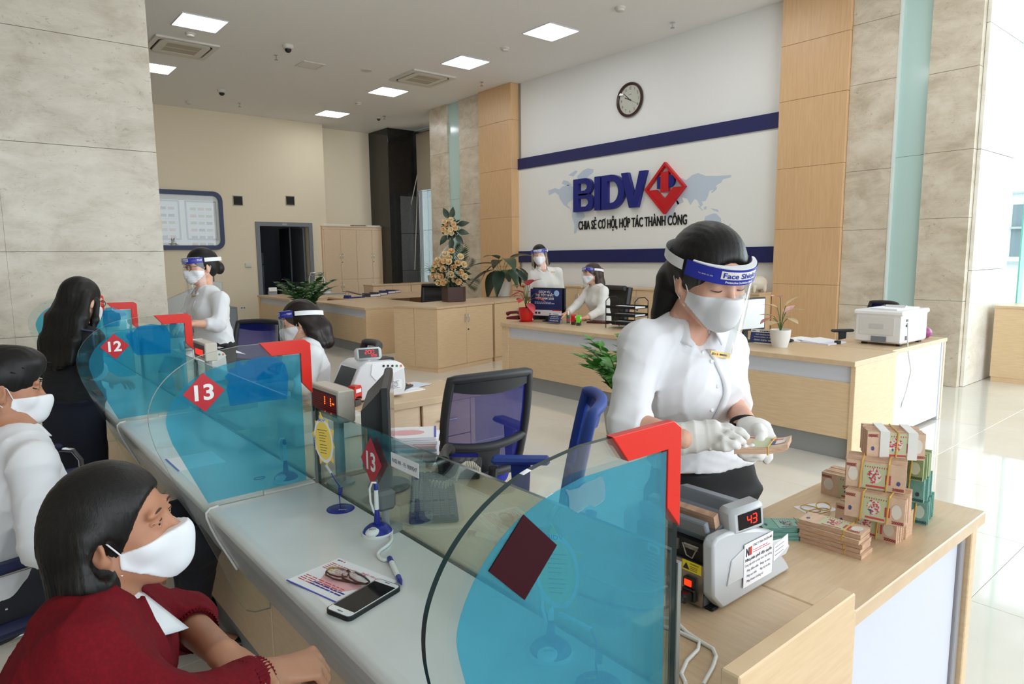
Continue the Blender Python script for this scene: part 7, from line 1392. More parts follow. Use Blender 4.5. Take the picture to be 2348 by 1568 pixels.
tag(bx('paper_sheet', PAPER, -.12, -.09, 0, .12, .09, .001, r=0, loc=at(520, 800, TZ+.10), rot=(.3, .25, .6)), 'white document sheet lying propped behind divider 12', 'paper')
pc = at(912, 893); t = thing('paper_sheet', 'white papers under the calculator on the drawer cabinet', 'paper', (pc[0], pc[1]-.0, TZ), .05); MB().prism([(-.19, -.12), (.12, -.12), (.13, .11), (-.17, .13)], (0, 0, 0), (1, 0, 0), (0, 1, 0), (0, 0, .004)).build('sheets', PAPER, t); MB().prism([(.02, -.06), (.24, -.02), (.20, .12), (.0, .09)], (0, 0, .004), (1, 0, 0), (0, 1, 0), (0, 0, .002)).build('sheet', mat('paper_bluish', (214, 220, 234), .8), t)
t = thing('calculator', 'black desk calculator lying on white papers', 'calculator', (pc[0], pc[1], TZ+.006), math.radians(125)); MB().prism([(-.09, 0), (.09, 0), (.09, .032), (.04, .024), (-.09, .012)], (-.065, 0, 0), (0, 1, 0), (0, 0, 1), (.13, 0, 0)).build('case', mat('calc_black', (44, 45, 46), .4), t, bevel=.004); t2 = bx('display', mat('calc_lcd', (120, 130, 124), .2), -.05, .045, .028, .05, .075, .032, t, r=0)
km3 = MB().rbox(-.0085, -.007, 0, .0085, .007, .006, .002).mesh('key', mat('calc_key', (74, 76, 80), .5)); ko = MB().rbox(-.0085, -.007, 0, .0085, .007, .006, .002).mesh('key', mat('calc_orange', (228, 130, 60), .5))
for i in range(5):
    for j in range(5): link('key', ko if (i == 0 and j == 0) or (i == 1 and j == 0) else km3, t, (-.046+j*.023, -.072+i*.022, .0135+.0025*i))
def stamp(loc, m, lb, s=1.0, group=None):
    t = thing('self_inking_stamp', lb, 'stamp', loc, .5, group); bx('base', mat('stamp_clear', (70, 60, 60), .3), -.026*s, -.018*s, 0, .026*s, .018*s, .03*s, t); MB().prism([(-.03*s, .028*s), (-.018*s, .045*s), (.018*s, .045*s), (.03*s, .028*s), (.03*s, .085*s), (.022*s, .098*s), (-.022*s, .098*s), (-.03*s, .085*s)], (0, -.02*s, 0), (1, 0, 0), (0, 0, 1), (0, .04*s, 0)).build('cover', m, t, bevel=.003); bx('index_card', PAPER, -.02*s, -.022*s, .065*s, .02*s, -.02*s, .082*s, t, r=0); return t
stamp(at(815, 930), mat('stamp_red', (206, 38, 28), .35), 'red self inking stamp beside the white counting machine', 1.15)
tag(MB().prism(rrect(.17, .05, .02), (0, 0, 0), (1, 0, 0), (0, 0, 1), (0, .2, 0)).build('passbook_printer', mat('putty_plastic', (206, 204, 196), .45), None, (1.22, 2.72, TZ+.051), bevel=.008), 'putty coloured passbook printer behind the dot matrix sign', 'printer')
# ================================================================== RECEPTION DESKS
p = Xp(1255, 690, 5.55); mx_ = monitor(5.58, float(p[1]), facing(.96, .28), 'monitor whose back carries a dark blue advertising poster', .10, .46, .31, .05, group='monitors on the reception desks'); L_ = .44
ad = MB().box(-L_/2, -.075, .075, L_/2, -.070, .40).build('poster_box', mat('poster_navy', (36, 48, 104), .35, noise=7, rgb2=(24, 34, 84)), mx_); ad2 = bx('poster_foot', mat('poster_white', (226, 226, 228), .4), -L_/2, -.0765, .075, L_/2, -.0752, .145, mx_, r=0); bx('poster_stripe', RED, L_*.2, -.0775, .138, L_/2, -.0768, .15, mx_, r=0)
kk = MB(); FRm = (np.array([1., 0, 0]), np.array([0, 0, 1.]))
for s_, z_, w_ in (('DỊCH VỤ', .352, .16), ('THẺ TỐT NHẤT', .312, .26), ('VIỆT NAM 2018', .272, .26)): put_text(kk, s_, (-.02, -.0765, z_), *FRm, .026, w_, .02)
kk.build('lettering', WHITE, ad); kk = MB(); scribble(kk, (-.16, -.0765, .235), *FRm, .3, 2, .016, seed=4, h=.6); kk.build('fine_print', mat('poster_pale', (170, 184, 220), .5), ad); MB().lathe([(.036, 0), (0, .001)], 20).xf(Matrix.Rotation(PI/2, 4, 'X')).build('moon', mat('poster_moon', (150, 190, 230), .5), ad, (.15, -.0762, .35))
kk = MB(); put_text(kk, 'BIDV', (.13, -.0775, .095), *FRm, .022, .08, .03); kk.build('logo_letters', NAVY, ad2); MB().prism([(-.012, 0), (0, -.014), (.012, 0), (0, .014)], (.19, -.0772, .106), *FRm, (0, -.001, 0)).build('logo_diamond', RED, ad2)
for k_ in range(3): bx('icon', INK, -.2+k_*.045, -.0775, .095, -.17+k_*.045, -.0767, .12, ad2, r=0)
def nameplate(u, v, lb, w=.2):
    x = at(u, v)[0]; t = thing('name_plate', lb, 'name plate', at(u, v), -PI/2+.03, 'acrylic name plates'); rt = (-.22, 0, 0)
    b = MB().box(-w/2, -.004, .012, w/2, 0, .13).build('plate', mat('plate_navy', (52, 66, 120), .25), t, rot=rt); bx('header', mat('plate_white', (232, 232, 234), .3), -w/2, -.006, .102, w/2, -.004, .13, b, r=0); kk = MB(); put_text(kk, 'BIDV', (-w*.38, -.0075, .109), *FRm, .012, .035, .03); scribble(kk, (-w*.18, -.0075, .110), *FRm, w*.6, 1, .01, seed=3, h=.8); kk.build('lettering', INK, b)
    kk = MB(); put_text(kk, 'PHÓ TRƯỞNG PHÒNG', (0, -.0065, .078), *FRm, .011, w*.62, .01); put_text(kk, 'KHÁCH HÀNG CÁ NHÂN', (0, -.0065, .056), *FRm, .010, w*.72, .0); put_text(kk, 'GIAO DỊCH VIÊN', (0, -.0065, .028), *FRm, .013, w*.7, .015); kk.build('white_lettering', WHITE, b); MB().box(-w/2, -.045, 0, w/2, .03, .003).build('foot', clear('acrylic', (.95, .97, .98), .06), t); return t
nameplate(1270, 742, 'navy acrylic name plate in front of the advertising screen'); nameplate(1750, 789, 'navy acrylic name plate beside the pink leaved plant', .26)
# plants
def leaf_mesh(L, Wd, m, fold=.25, droop=.25, name='leaf', n=6, pw=.75):
    b = MB(); V = []
    for i in range(n+1):
        s_ = i/n; w_ = Wd*.5*(math.sin(PI*min(1, s_*.96+.02)**pw)) if i < n else 0.0005; y = L*s_; z = -droop*L*s_*s_
        for k_ in (-1, 0, 1): V.append((k_*w_, y, z+abs(k_)*w_*fold))
    b.add(V, [(i*3+j, i*3+j+1, i*3+j+4, i*3+j+3) for i in range(n) for j in (0, 1)]); return b.mesh(name, m, 180)
def put_leaf(me, par, p, d, up=(0, 0, 1), sc=1.0, name='leaf'):
    d = nrm(d); x = nrm(np.cross(d, up)); z = np.cross(x, d); o = bpy.data.objects.new(name, me); COL.objects.link(o); o.parent = par
    o.matrix_local = Matrix(((x[0]*sc, d[0]*sc, z[0]*sc, p[0]), (x[1]*sc, d[1]*sc, z[1]*sc, p[1]), (x[2]*sc, d[2]*sc, z[2]*sc, p[2]), (0, 0, 0, 1))); return o
GR1 = mat('zz_green', (82, 148, 58), .35, noise=12, rgb2=(58, 122, 44)); GR2 = mat('zz_dark_green', (52, 106, 48), .35, noise=12, rgb2=(36, 80, 38)); STEMG = mat('stem_green', (74, 104, 52), .5)
def zz_plant(loc, pot_m, lb, stems, seed=1, leafm=GR1, hgt=.75, spread=.35, ll=.085, pot=(.17, .34), z0=None):
    rg = random.Random(seed); t = thing('potted_zz_plant', lb, 'plant', loc); pr_, ph_ = pot; MB().lathe([(pr_*.75, 0), (pr_, ph_*.9), (pr_*1.04, ph_), (pr_*.94, ph_), (pr_*.9, ph_-.03), (0, ph_-.03)], 24).build('pot', pot_m, t, smooth=40); lm = [leaf_mesh(ll*s_, ll*.58*s_, leafm, .2, .12) for s_ in (1, .8)]
    for k_ in range(stems):
        a = 2*PI*k_/stems+rg.uniform(-.3, .3); sp = spread*rg.uniform(.35, 1); hh = hgt*rg.uniform(.7, 1.05)*(1-.35*sp/spread*.6); b0 = np.array([.05*math.cos(a), .05*math.sin(a), ph_-.03]); P = []
        for s_ in np.linspace(0, 1, 11): P.append(b0+np.array([sp*math.cos(a)*s_**1.6, sp*math.sin(a)*s_**1.6, hh*(s_-.22*s_**3)]))
        MB().tube(P, [.010*(1-.7*s_) for s_ in np.linspace(0, 1, 11)], 6).build('stem', STEMG, t, smooth=60); P = np.array(P)
        for i in range(3, 11):
            dd = nrm(P[min(i+1, 10)]-P[i-1]); sd = nrm(np.cross(dd, (0, 0, 1))+.001); 
            for q_ in (-1, 1): put_leaf(lm[i > 8], t, P[i], sd*q_*.9+dd*.55+np.array([0, 0, rg.uniform(-.1, .3)]), up=(rg.uniform(-.3, .3), rg.uniform(-.3, .3), 1), sc=rg.uniform(.85, 1.1))
        put_leaf(lm[1], t, P[10], nrm(P[10]-P[8]))
    return t
q_ = Dp(1432, 700, 5.5); zz_plant((float(q_[0]), float(q_[1]), 0), mat('pot_grey', (150, 150, 148), .5), 'green zz plant in front of the reception desk behind the cash teller', 16, 3, GR1, .80, .46, .125)
q_ = Zp(722, 800, 0); zz_plant((float(q_[0])-.12, float(q_[1]), 0), mat('pot_dark', (46, 48, 46), .5), 'dark green zz plant in a tall dark pot behind the seated teller', 16, 5, GR2, .90, .52, .15, pot=(.2, .62))
def bush_pot(loc, pot, saucer, lb, leaves, lm, name='potted_plant', stem=True, ph=.12, pr=.08):
    t = thing(name, lb, 'plant', loc); MB().lathe([(pr*.72, 0), (pr*.95, ph*.5), (pr, ph*.85), (pr*1.02, ph), (pr*.9, ph), (pr*.86, ph-.015), (0, ph-.015)], 22).build('pot', pot, t, smooth=50)
    if saucer: MB().lathe([(pr*.8, 0), (pr*1.0, .012), (pr*.95, .012), (pr*.8, .004)], 20).build('saucer', saucer, t)
    for p_, d_, s_, m_ in leaves:
        put_leaf(lm[m_], t, p_, d_, sc=s_)
        if stem: MB().tube([(0, 0, ph-.02), (p_[0]*.4, p_[1]*.4, ph+(p_[2]-ph)*.6), p_], .0035, 5).build('stem', STEMG, t)
    return t
def ring_leaves(n, r, z, s, seed, tilt=(.0, .5), nm=1, zr=.1):
    rg = random.Random(seed); L = []
    for i in range(n): a = 2*PI*i/n+rg.uniform(-.35, .35); rr = r*rg.uniform(.4, 1); L.append(((rr*math.cos(a), rr*math.sin(a), z+rg.uniform(-zr, zr)), (math.cos(a), math.sin(a), rg.uniform(*tilt)), s*rg.uniform(.8, 1.15), rg.randrange(nm)))
    return L
redl = [leaf_mesh(.17, .10, mat('aglaonema_red', (214, 92, 96), .4, noise=20, rgb2=(186, 64, 74)), .2, .3)]
bush_pot(at(1207, 737), mat('pot_red', (206, 24, 22), .2), mat('pot_red', (206, 24, 22), .2), 'red leaved pot plant in a glossy red pot on the reception desk', ring_leaves(9, .10, .30, 1, 3, (-.5, .2))+ring_leaves(7, .06, .38, 1, 4, (.1, .9)), redl, pr=.095, ph=.17)
pinkl = [leaf_mesh(.16, .11, mat('pink_leaf', (236, 186, 178), .45, noise=25, rgb2=(214, 150, 146)), .2, .25), leaf_mesh(.14, .09, mat('pink_green_leaf', (180, 196, 140), .45, noise=25, rgb2=(206, 150, 136)), .2, .2)]
bush_pot(at(1788, 795), mat('pot_white', (226, 226, 224), .3), None, 'pink leaved pot plant in a small white pot on the reception desk', ring_leaves(6, .09, .26, 1, 6, (-.2, .5), 2, .05)+ring_leaves(4, .05, .36, 1, 8, (.3, 1.2), 2), pinkl, pr=.085, ph=.15)
bigl = [leaf_mesh(.50, .23, mat('philodendron', (34, 60, 40), .28, noise=6, rgb2=(24, 46, 32)), .22, .35, n=8, pw=.62), leaf_mesh(.42, .20, mat('philodendron2', (46, 76, 48), .28, noise=6, rgb2=(34, 58, 38)), .22, .45, n=8, pw=.62)]
q_ = at(1152, 680, .90); bush_pot(q_, mat('pot_white2', (216, 212, 204), .4), WHITE, 'big dark broad leaved plant in a white pot on the cabinet', ring_leaves(9, .30, .44, 1, 12, (-1.0, -.1), 2, .1)+ring_leaves(6, .20, .58, 1, 13, (-.2, .6), 2, .08), bigl, ph=.24, pr=.15)
varl = [leaf_mesh(.34, .05, mat('variegated', (150, 190, 110), .45, noise=30, rgb2=(96, 150, 76)), .15, .5), leaf_mesh(.30, .05, mat('variegated_pale', (200, 214, 160), .45), .15, .45)]
q_ = Xp(983, 612, 9.75); bush_pot((float(q_[0]), float(q_[1])-.2, .865), mat('pot_white', (226, 226, 224), .3), WHITE, 'variegated green plant in a white pot on the window sill', ring_leaves(14, .05, .30, 1, 15, (.2, 1.2), 2, .03)+ring_leaves(8, .03, .34, 1, 16, (.9, 2.5), 2, .03), varl, pr=.14, ph=.22, stem=False)
# rose arrangement
ROSE = [mat('rose_cream', (240, 226, 188), .55, noise=40, rgb2=(236, 210, 160)), mat('rose_peach', (240, 212, 164), .55, noise=40, rgb2=(234, 190, 134))]; GRD = mat('florist_green', (44, 66, 38), .5, noise=20, rgb2=(30, 48, 28))
rb = MB()
for k_, (r_, h_, n_) in enumerate(((.012, .040, 3), (.022, .042, 5), (.034, .038, 5), (.044, .028, 6))):
    for i in range(n_):
        a0 = 2*PI*i/n_+k_*.7; rb.grid(lambda s_, v_: ((r_*(.35+.65*v_**.7)+.006*v_*v_*k_*.6)*math.cos(a0+(s_-.5)*2*PI/n_*1.5), (r_*(.35+.65*v_**.7)+.006*v_*v_*k_*.6)*math.sin(a0+(s_-.5)*2*PI/n_*1.5), h_*v_-.004*k_-(.010*v_**3 if k_ > 2 else 0)-.008*abs(s_-.5)*v_), 4, 3)
rb.ell((0, 0, .016), (.016, .016, .026), 10, 6); rms = [rb.mesh('rose', m_, 180) for m_ in ROSE]; q_ = at(1040, 691, .90); t = thing('rose_arrangement', 'two tier cream rose arrangement in a brown box on the cabinet', 'flowers', q_); dpt = float((np.array(q_)-CAMP) @ FW); mp_ = dpt/F
MB().prism([(-.17, -.10), (.06, -.17), (.17, -.08), (.15, .12), (-.1, .17)], (0, 0, 0), (1, 0, 0), (0, 1, 0), (0, 0, .22)).build('box_pot', mat('box_brown', (70, 44, 38), .5), t, bevel=.004)
def pix(u, v, dd=0): return np.array(Dp(u, v, dpt+dd))-np.array(q_)
rl = [(1021, 582), (1035, 576), (1030, 591), (1018, 598), (1004, 596), (1012, 604), (1029, 600), (1050, 603), (1064, 606), (1015, 618), (1002, 612), (1040, 613), (1034, 629), (1057, 625), (1066, 634), (1011, 634), (1003, 632), (996, 622), (1023, 645), (1052, 646), (1043, 641), (1016, 648), (1005, 648), (994, 633), (1056, 588), (998, 605)]
ru = [(1034, 503), (1040, 514), (1019, 508), (1024, 517), (1033, 526), (1044, 523), (1035, 534), (1016, 526), (1023, 532), (1028, 508)]
for i, (u, v) in enumerate(rl+ru):
    c0 = pix(1034, 622 if i < len(rl) else 522); pv = pix(u, v, -.16+.10*((i*7) % 3)/3); d_ = nrm(pv-c0*1.0+np.asarray(-FW)*.22); put_leaf(rms[i % 2], t, pv, np.cross(d_, (0.3, .1, 1)), up=d_, sc=.95 if i < len(rl) else .75, name='rose')
fo = MB(); rg = np.random.default_rng(5); stm = MB().tube([pix(1036, 665), pix(1036, 600), pix(1036, 540), pix(1034, 515)], [.05, .03, .022, .018], 8).build('stem_column', GRD, t)
def scat(n, c0, rad, L, wd, droop):
    for i in range(n):
        d_ = nrm(rg.normal(size=3)); d_[2] = d_[2]*.8; p_ = c0+d_*rad*rg.uniform(.45, 1.0); x = nrm(np.cross(d_, rg.normal(size=3))); e = p_+d_*L*rg.uniform(.6, 1.2); m_ = (p_+e)/2+np.array([0, 0, -droop*L]); fo.add([p_, m_-x*wd, e+np.array([0, 0, -droop*L*2]), m_+x*wd], [(0, 1, 2, 3)])
scat(520, pix(1034, 628), np.array([.27, .20, .26]), .08, .018, .1); scat(170, pix(1034, 522), np.array([.12, .10, .19]), .07, .016, .1)
o = fo.build('foliage', GRD, t); o['kind'] = 'stuff'
for (ua, va, ub, vb) in ((1052, 620, 1062, 556), (1060, 628, 1078, 590), (1062, 640, 1096, 655), (1040, 590, 1060, 566)):
    A, B2 = pix(ua, va), pix(ub, vb); fb = MB().tube([A, B2], .003, 5); ax_ = nrm(B2-A); sd = nrm(np.cross(ax_, FW)); n_ = 12
    for i in range(2, n_): c0 = A+(B2-A)*i/n_; l = .10*math.sin(PI*i/n_)+.02; [fb.add([c0, c0+sd*q_2*l*.6+ax_*l*.5+FW*.004, c0+sd*q_2*l+ax_*l*.9, c0+sd*q_2*l*.55+ax_*l*.62-FW*.004], [(0, 1, 2, 3)]) for q_2 in (-1, 1)]
    fb.build('palm_frond', GRD, t)
dl = leaf_mesh(.17, .09, mat('dark_leaf', (40, 58, 40), .35), .2, .3)
for (u, v, du, dv) in ((1024, 540, -.5, -.7), (1046, 540, .5, -.6), (1036, 548, -.1, -1), (1050, 515, .6, .1), (1036, 500, .1, 1), (1028, 500, -.4, .8), (1050, 530, .9, -.2)): put_leaf(dl, t, pix(u, v, -.05), np.asarray(RT)*du+np.asarray(UP)*dv-np.asarray(FW)*.2, up=-FW)
MB().tube([pix(1046, 510), pix(1055, 516), pix(1054, 532), pix(1043, 545), pix(1028, 562), pix(1012, 580), pix(1002, 604)], .005, 5).build('ribbon', WHITE, t, smooth=60); MB().tube([pix(1044, 545), pix(1036, 565), pix(1015, 590)], .004, 5).build('ribbon', WHITE, t, smooth=60)
# desk clutter on the reception desks
t = thing('telephone', 'dark red telephone beside the red plant', 'telephone', at(1184, 731), .3); MB().prism([(-.09, 0), (.09, 0), (.09, .03), (-.09, .055)], (-.1, 0, 0), (0, 1, 0), (0, 0, 1), (.2, 0, 0)).build('base', mat('phone_maroon', (112, 18, 38), .3), t, bevel=.006); MB().tube([(-.06, -.1, .08), (-.06, -.05, .095), (-.06, .05, .085), (-.06, .1, .065)], [.028, .02, .02, .028], 10).build('handset', MATS['phone_maroon'], t, smooth=50)
t = thing('spray_bottle', 'small green and pink bottle with white cap on the reception desk', 'bottle', at(1303, 741)); MB().lathe([(.02, 0), (.021, .01), (.021, .085), (.011, .1)], 14).build('body', mat('bottle_green', (40, 120, 60), .3), t, smooth=40); MB().lathe([(.0214, .02), (.0214, .06)], 14, cap=False).build('label', mat('bottle_pink', (200, 90, 130), .5), t); MB().lathe([(.011, .1), (.011, .13), (.007, .145), (0, .146)], 12).build('cap', WHITE, t, smooth=40)
stamp(at(1315, 744), mat('stamp_red', (206, 38, 28), .35), 'red self inking stamp on the reception desk beside the green one', 1.2, 'stamps on the reception desk'); stamp(at(1327, 746), mat('stamp_green', (110, 214, 60), .35), 'bright green self inking stamp on the reception desk', 1.2, 'stamps on the reception desk')
p_ = at(1437, 735); t = thing('document_tray', 'black wire three tier document tray on the reception desk', 'tray', (5.66, float(Xp(1437, 735, 5.66)[1]), TZ), .1); rod = BLACKM
for k_ in range(3):
    z_ = .05+.085*k_; tr_ = MB().box(-.13, -.19, z_, .13, .19, z_+.006).box(-.13, -.19, z_, -.124, .19, z_+.03).box(.124, -.19, z_, .13, .19, z_+.03).build('tier', rod, t); MB().box(-.11, -.17, z_+.006, .1, .16, z_+.006+.012).build('papers', PAPER, tr_)
for sx in (-1, 1):
    for sy in (-1, 1): MB().tube([(sx*.125, sy*.19, 0), (sx*.125, sy*.19, .30)], .005, 6).build('post', rod, t)
MB().tube([(-.125, .19, .30), (-.06, .19, .34), (.06, .19, .34), (.125, .19, .30)], .005, 6).tube([(-.125, -.19, .30), (-.06, -.19, .34), (.06, -.19, .34), (.125, -.19, .30)], .005, 6).build('handle', rod, t, smooth=60)
tag(MB().box(-.1, -.14, 0, .1, .14, .02).build('folder', mat('folder_maroon', (90, 40, 44), .5), None, at(1378, 740), (0, 0, .3)), 'dark red folder with loose slips in front of the document tray', 'folder')
mo2 = monitor(5.55, float(Xp(1715, 720, 5.55)[1]), facing(-.15, -.99), 'monitor with bright screen behind the navy name plate', .10, .44, .30, .05, scr=mat('screen_bright', (206, 214, 214), .3, emit=.35), group='monitors on the reception desks')
t = thing('papers_with_clip', 'clipped white papers on the reception desk end', 'papers', at(1885, 785)); MB().prism([(-.16, -.13), (.12, -.16), (.16, .1), (-.12, .14)], (0, 0, 0), (1, 0, 0), (0, 1, 0), (0, 0, .012)).build('sheets', mat('paper_lilac', (222, 220, 236), .8), t); MB().prism([(-.2, -.05), (.08, -.12), (.2, .12), (-.08, .2)], (.05, .02, .012), (1, 0, 0), (0, 1, 0), (0, 0, .003)).build('loose_sheet', PAPER, t); bx('binder_clip', BLACK, -.03, -.16, 0, .02, -.12, .03, t)
tag(MB().prism([(-.2, -.1), (.15, -.12), (.2, .1), (-.15, .12)], (0, 0, 0), (1, 0, 0), (0, 1, 0), (0, 0, .004)).build('paper_sheet', PAPER, None, at(1835, 778)), 'flat white sheets behind the pink leaved plant', 'paper')
tag(MB().ell((0, 0, .012), (.03, .055, .018), 14, 8).build('computer_mouse', BLACK, None, at(1806, 783, TZ+.006), (0, 0, .6), smooth=60), 'black computer mouse behind the small white pot', 'mouse')
# printer on the side desk
pa, pb = Zp(1963, 787, TZ), Zp(2068, 795, TZ); PX0 = 5.52; t = thing('laser_printer', 'white laser printer with sheets on top at the reception desk end', 'printer', (6.11, 2.235, TZ)); t.scale = (1.5, .86, 1.05); PW, PD, PH = .74, .45, .28; PM_ = mat('printer_white', (226, 227, 228), .35)
MB().rbox(0, 0, .02, .38, PD, PH, .015).build('body', PM_, t); MB().rbox(-.01, -.01, PH-.03, .39, PD+.01, PH+.008, .01).build('top_cover', mat('printer_top', (236, 237, 238), .3), t); b = MB().box(-.004, .07, .09, .0, PD-.05, PH-.05).build('rear_door', mat('printer_panel', (214, 214, 212), .4), t); MB().box(-.006, .14, .03, -.001, .28, .075).build('rear_tray', mat('printer_recess', (120, 126, 134), .5), t); MB().box(-.007, .17, .14, -.0045, .30, .175).build('rating_label', mat('label_grey', (196, 196, 196), .6), t)
bx('output_tray', mat('printer_clear', (206, 210, 212), .3), .22, .1, PH+.01, .34, .3, PH+.02, t, rot=(0, -.6, 0), loc=(.1, 0, -.12)); pt_ = MB().prism([(.04, .08), (.32, .05), (.36, .32), (.08, .36)], (0, 0, PH+.009), (1, 0, 0), (0, 1, 0), (0, 0, .01)).build('printed_sheets', PAPER, t)
for k_ in range(4): bx('foot', BLACKM, .03+.28*(k_ % 2), .03+.33*(k_//2), 0, .07+.28*(k_ % 2), .07+.33*(k_//2), .02, t)
for z_, h_ in ((.2, .02), (.16, .015), (.05, .035)): bx('port', mat('port_dark', (60, 62, 66), .5), .05, -.003, z_, .08, .001, z_+h_, t, r=0)
MB().tube([(.07, -.006, .19), (.055, -.02, .1), (.05, -.03, 0), (.06, -.045, -.1), (.09, -.05, -.2), (.06, -.04, -.35), (.03, -.02, -.5)], .006, 6).build('cord', mat('cord_white', (206, 204, 198), .5), t, smooth=60)
for k_, (m_, u, v, lb) in enumerate(((mat('tissue_teal', (70, 190, 186), .4), 2128, 770, 'teal tissue packet beside the printer'), (mat('tissue_white', (230, 232, 236), .4), 2138, 766, 'white tissue packet behind the printer'), (mat('tissue_purple', (150, 60, 120), .4), 2118, 776, 'purple edged small packet beside the printer'))):
    p_ = at(u, v); tag(MB().ell((0, 0, .055), (.075, .05, .055), 10, 6).build('tissue_packet', m_, None, (min(p_[0], 6.98), min(p_[1], 2.7), TZ), (.0, .0, .5+k_), smooth=60), lb, 'tissues', 'tissue packets')
# piggy bank on the low cabinet
q_ = Xp(1733, 668, 8.62); t = thing('piggy_bank', 'white piggy bank with red marks on the low cabinet under the sign', 'piggy bank', (8.68, float(q_[1])+.02, 1.03), PI-.5); PW_ = mat('pig_white', (220, 212, 196), .35)
S = Sdf(); S.ell((0, 0, .13), (.145, .105, .105), None, .02); S.ell((.115, 0, .15), (.075, .08, .075), None, .03); S.cone((.17, 0, .135), (.20, 0, .13), .036, .034, .015)
for sx in (-.08, .08):
    for sy in (-.06, .06): S.cone((sx, sy, .07), (sx, sy, .02), .03, .026, .02)
for sy in (-.05, .05): S.ell((.09, sy, .225), (.02, .03, .035), None, .015)
link('body', S.mesh('pig', PW_, .009, (0, 0, 0)), t)
for sy in (-.045, .045): MB().ell((.172, sy, .17), (.012, .014, .016), 10, 6).build('eye', BLACK, t, smooth=60); MB().ell((.165, sy*1.3, .12), (.012, .018, .016), 8, 5).build('cheek_mark', mat('pig_red', (206, 50, 40), .4), t, smooth=60)
MB().box(.10, -.012, .215, .17, .012, .226).build('red_stripe', MATS['pig_red'], t, rot=(0, .25, 0), loc=(-.03, 0, .035))
# ---- left front desk: punch, binders, papers
p_ = at(812, 683); t = thing('hole_punch', 'blue heavy duty hole punch with raised chrome lever', 'hole punch', (p_[0], p_[1], TZ), .2); bx('base', mat('punch_blue', (36, 54, 140), .4), -.2, -.09, 0, .2, .09, .02, t); MB().tube([(-.16, -.05, .02), (-.16, -.05, .14), (.2, -.05, .05)], .012, 6).tube([(-.16, .05, .02), (-.16, .05, .14), (.2, .05, .05)], .012, 6).tube([(-.16, -.05, .14), (-.16, .05, .14)], .012, 6).build('lever', STEEL, t); bx('head', mat('punch_blue', (36, 54, 140), .4), -.2, -.07, .02, -.12, .07, .06, t)
for k_, (u, v, lb) in enumerate(((852, 680, 'dark ring binder lying next to the hole punch'), (868, 677, 'second dark ring binder lying on the front desk'), (888, 673, 'blue spined binder lying at the end of the row'), (902, 671, 'last dark binder lying near the black chair'))):
    p_ = at(u, v); t = thing('ring_binder', lb, 'binder', (p_[0], p_[1], TZ), .3+.1*k_, 'ring binders on the front desk'); MB().prism([(-.15, 0), (.15, 0), (.15, .05), (.13, .055), (-.15, .075)], (0, -.12, 0), (1, 0, 0), (0, 0, 1), (0, .24, 0)).build('cover', mat('binder_slate', (62, 68, 84), .5) if k_ != 2 else mat('binder_blue', (50, 62, 130), .5), t); bx('pages', PAPER, -.148, -.125, .012, .13, -.12, .05, t, r=0)
t = thing('paper_pile', 'pile of white papers with a dark pen on the left front desk', 'papers', at(735, 672)); 
for k_ in range(4): bx('sheet_stack', mat('pile_lilac', (214, 208, 222), .8) if k_ == 2 else PAPER, -.16+.01*k_, -.2, .02*k_, .16-.01*k_, .2, .02*k_+.018, t, rot=(0, 0, .1*k_))
bx('pen', BLACK, -.01, -.15, .08, .01, .12, .09, t)
t = thing('desk_calendar', 'small grey and white standing desk calendar by the doorway', 'calendar', (5.4, 14.8, TZ)); MB().prism([(-.05, 0), (.05, 0), (0, .16)], (-.09, 0, 0), (0, 1, 0), (0, 0, 1), (.18, 0, 0)).build('stand', mat('cal_grey', (150, 152, 156), .5), t); MB().box(-.085, -.05, .07, .085, -.034, .16).build('sheet', PAPER, t, rot=(-.3, 0, 0), loc=(0, -.03, .0))
# storeroom and wall side pieces
t = thing('hand_truck', 'chrome hand truck leaning by the storeroom doorway', 'hand truck', (7.0, 16.0, 0)); MB().tube([(-.2, 0, .1), (-.2, .1, 1.05), (-.14, .12, 1.2), (.14, .12, 1.2), (.2, .1, 1.05), (.2, 0, .1)], .016, 8).build('frame', CHROME, t, smooth=60); [MB().tube([(-.2, .03+.03*k_, .3+.28*k_), (.2, .03+.03*k_, .3+.28*k_)], .012, 6).build('rung', CHROME, t) for k_ in range(4)]
for sx in (-1, 1): MB().tube([(sx*.18-.02, .05, .1), (sx*.18+.02, .05, .1)], .1, 16).build('wheel', BLACKM, t)
bx('toe_plate', CHROME, -.2, -.2, .0, .2, 0, .012, t)
q_ = Zp(548, 775, 0); t = thing('safe_box', 'grey metal safe box on the floor behind the standing teller', 'safe', (float(q_[0])-.25, float(q_[1]), 0), -.05); bx('body', mat('safe_grey', (120, 128, 136), .45), -.35, 0, .03, .25, .5, .62, t, r=.008); bx('door', mat('safe_door', (134, 142, 150), .45), -.32, -.012, .06, .22, 0, .59, t); MB().lathe([(.05, 0), (.05, .02), (.02, .03), (0, .03)], 16).xf(Matrix.Rotation(PI/2, 4, 'X')).build('dial', BLACK, t, (-.2, -.012, .2)); [MB().lathe([(.03, 0), (.03, .03)], 10).build('foot', BLACKM, t, (sx, sy, 0)) for sx in (-.3, .2) for sy in (.05, .45)]
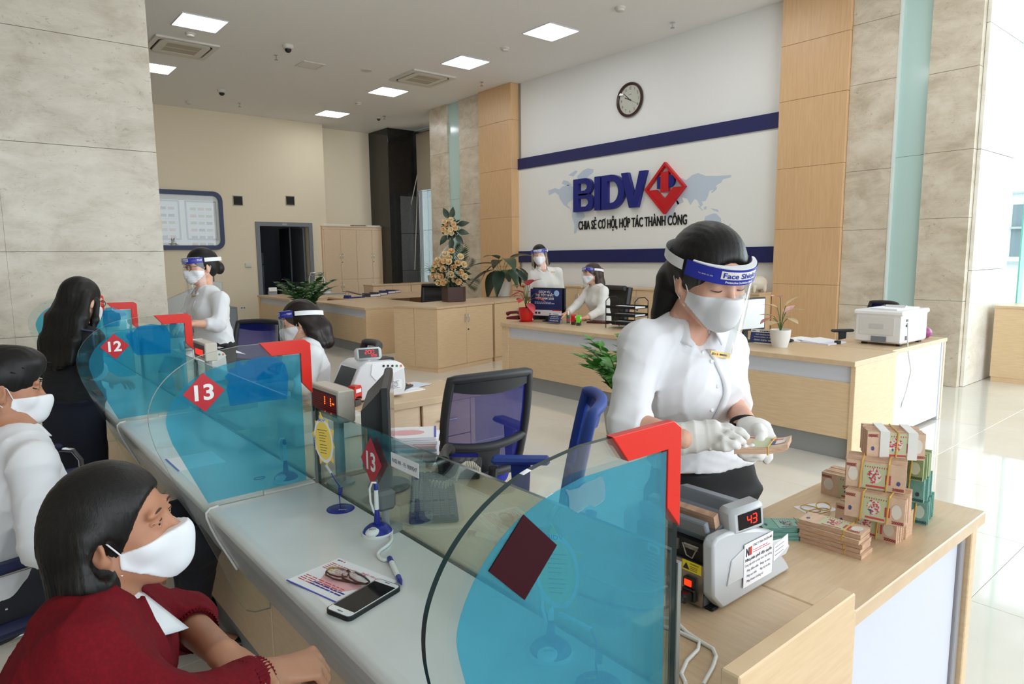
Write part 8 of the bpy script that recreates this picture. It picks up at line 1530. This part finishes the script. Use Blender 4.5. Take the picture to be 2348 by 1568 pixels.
q_ = Dp(425, 690, 8.8); t = thing('document_console', 'grey sloped self service console beside the marble column', 'console', (float(q_[0]), float(q_[1]), 0), -.3); MB().prism([(-.45, 0), (.45, 0), (.45, 1.25), (.3, 1.28), (-.45, .95)], (0, 0, 0), (1, 0, 0), (0, 0, 1), (0, .5, 0)).build('housing', mat('console_grey', (176, 178, 176), .45), t, bevel=.01); bx('display_panel', mat('console_dark', (90, 94, 98), .3), -.3, -.005, .55, .3, .0, .85, t); bx('top_post', mat('console_dark', (90, 94, 98), .3), .3, .2, 1.27, .36, .3, 1.42, t)
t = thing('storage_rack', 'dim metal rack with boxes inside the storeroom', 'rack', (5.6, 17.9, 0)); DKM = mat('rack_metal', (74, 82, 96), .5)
for sx in (0, .7):
    for sy in (0, .4): bx('post', DKM, sx, sy, 0, sx+.04, sy+.04, 1.75, t, r=0)
for z_ in (.3, .85, 1.4, 1.72): bx('shelf', DKM, 0, 0, z_, .74, .44, z_+.03, t, r=0)
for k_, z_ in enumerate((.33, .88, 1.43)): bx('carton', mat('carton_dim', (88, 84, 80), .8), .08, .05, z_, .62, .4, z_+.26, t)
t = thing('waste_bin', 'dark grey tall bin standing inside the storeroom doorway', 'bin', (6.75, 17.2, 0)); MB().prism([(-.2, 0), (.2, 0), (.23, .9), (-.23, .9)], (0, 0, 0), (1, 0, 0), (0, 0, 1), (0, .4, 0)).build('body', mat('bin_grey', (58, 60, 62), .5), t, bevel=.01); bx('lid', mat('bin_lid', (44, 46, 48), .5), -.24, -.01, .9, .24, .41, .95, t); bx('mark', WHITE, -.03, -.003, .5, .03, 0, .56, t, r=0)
for k_, (x_, w_, lb) in enumerate(((7.5, .75, 'flat white file box lying on top of the tall cabinet'), (8.35, .35, 'thin grey folder lying on top of the tall cabinet'), (8.75, .5, 'pale file box lying at the end of the tall cabinet top'))): tag(bx('file_box', WHITE if k_ != 1 else mat('folder_grey', (120, 126, 124), .6), 0, 0, 0, w_, .3, .05-.02*(k_ > 0), r=.004, loc=(x_, 16.66, 2.402)), lb, 'file box', 'flat boxes on the tall cabinet')
for k_, q_ in enumerate(([(957, 400), (940, 480), (915, 580), (903, 625)], [(958, 400), (955, 500), (951, 618)])): tag(MB().tube([Dp(u, v, 18.3-.0*k_) for u, v in q_], .012, 6).build('blind_cord', mat('cord_cream', (224, 218, 206), .6), None, smooth=60), ('slanting' if k_ == 0 else 'straight hanging')+' white blind cord in front of the granite column', 'cord', 'blind cords')
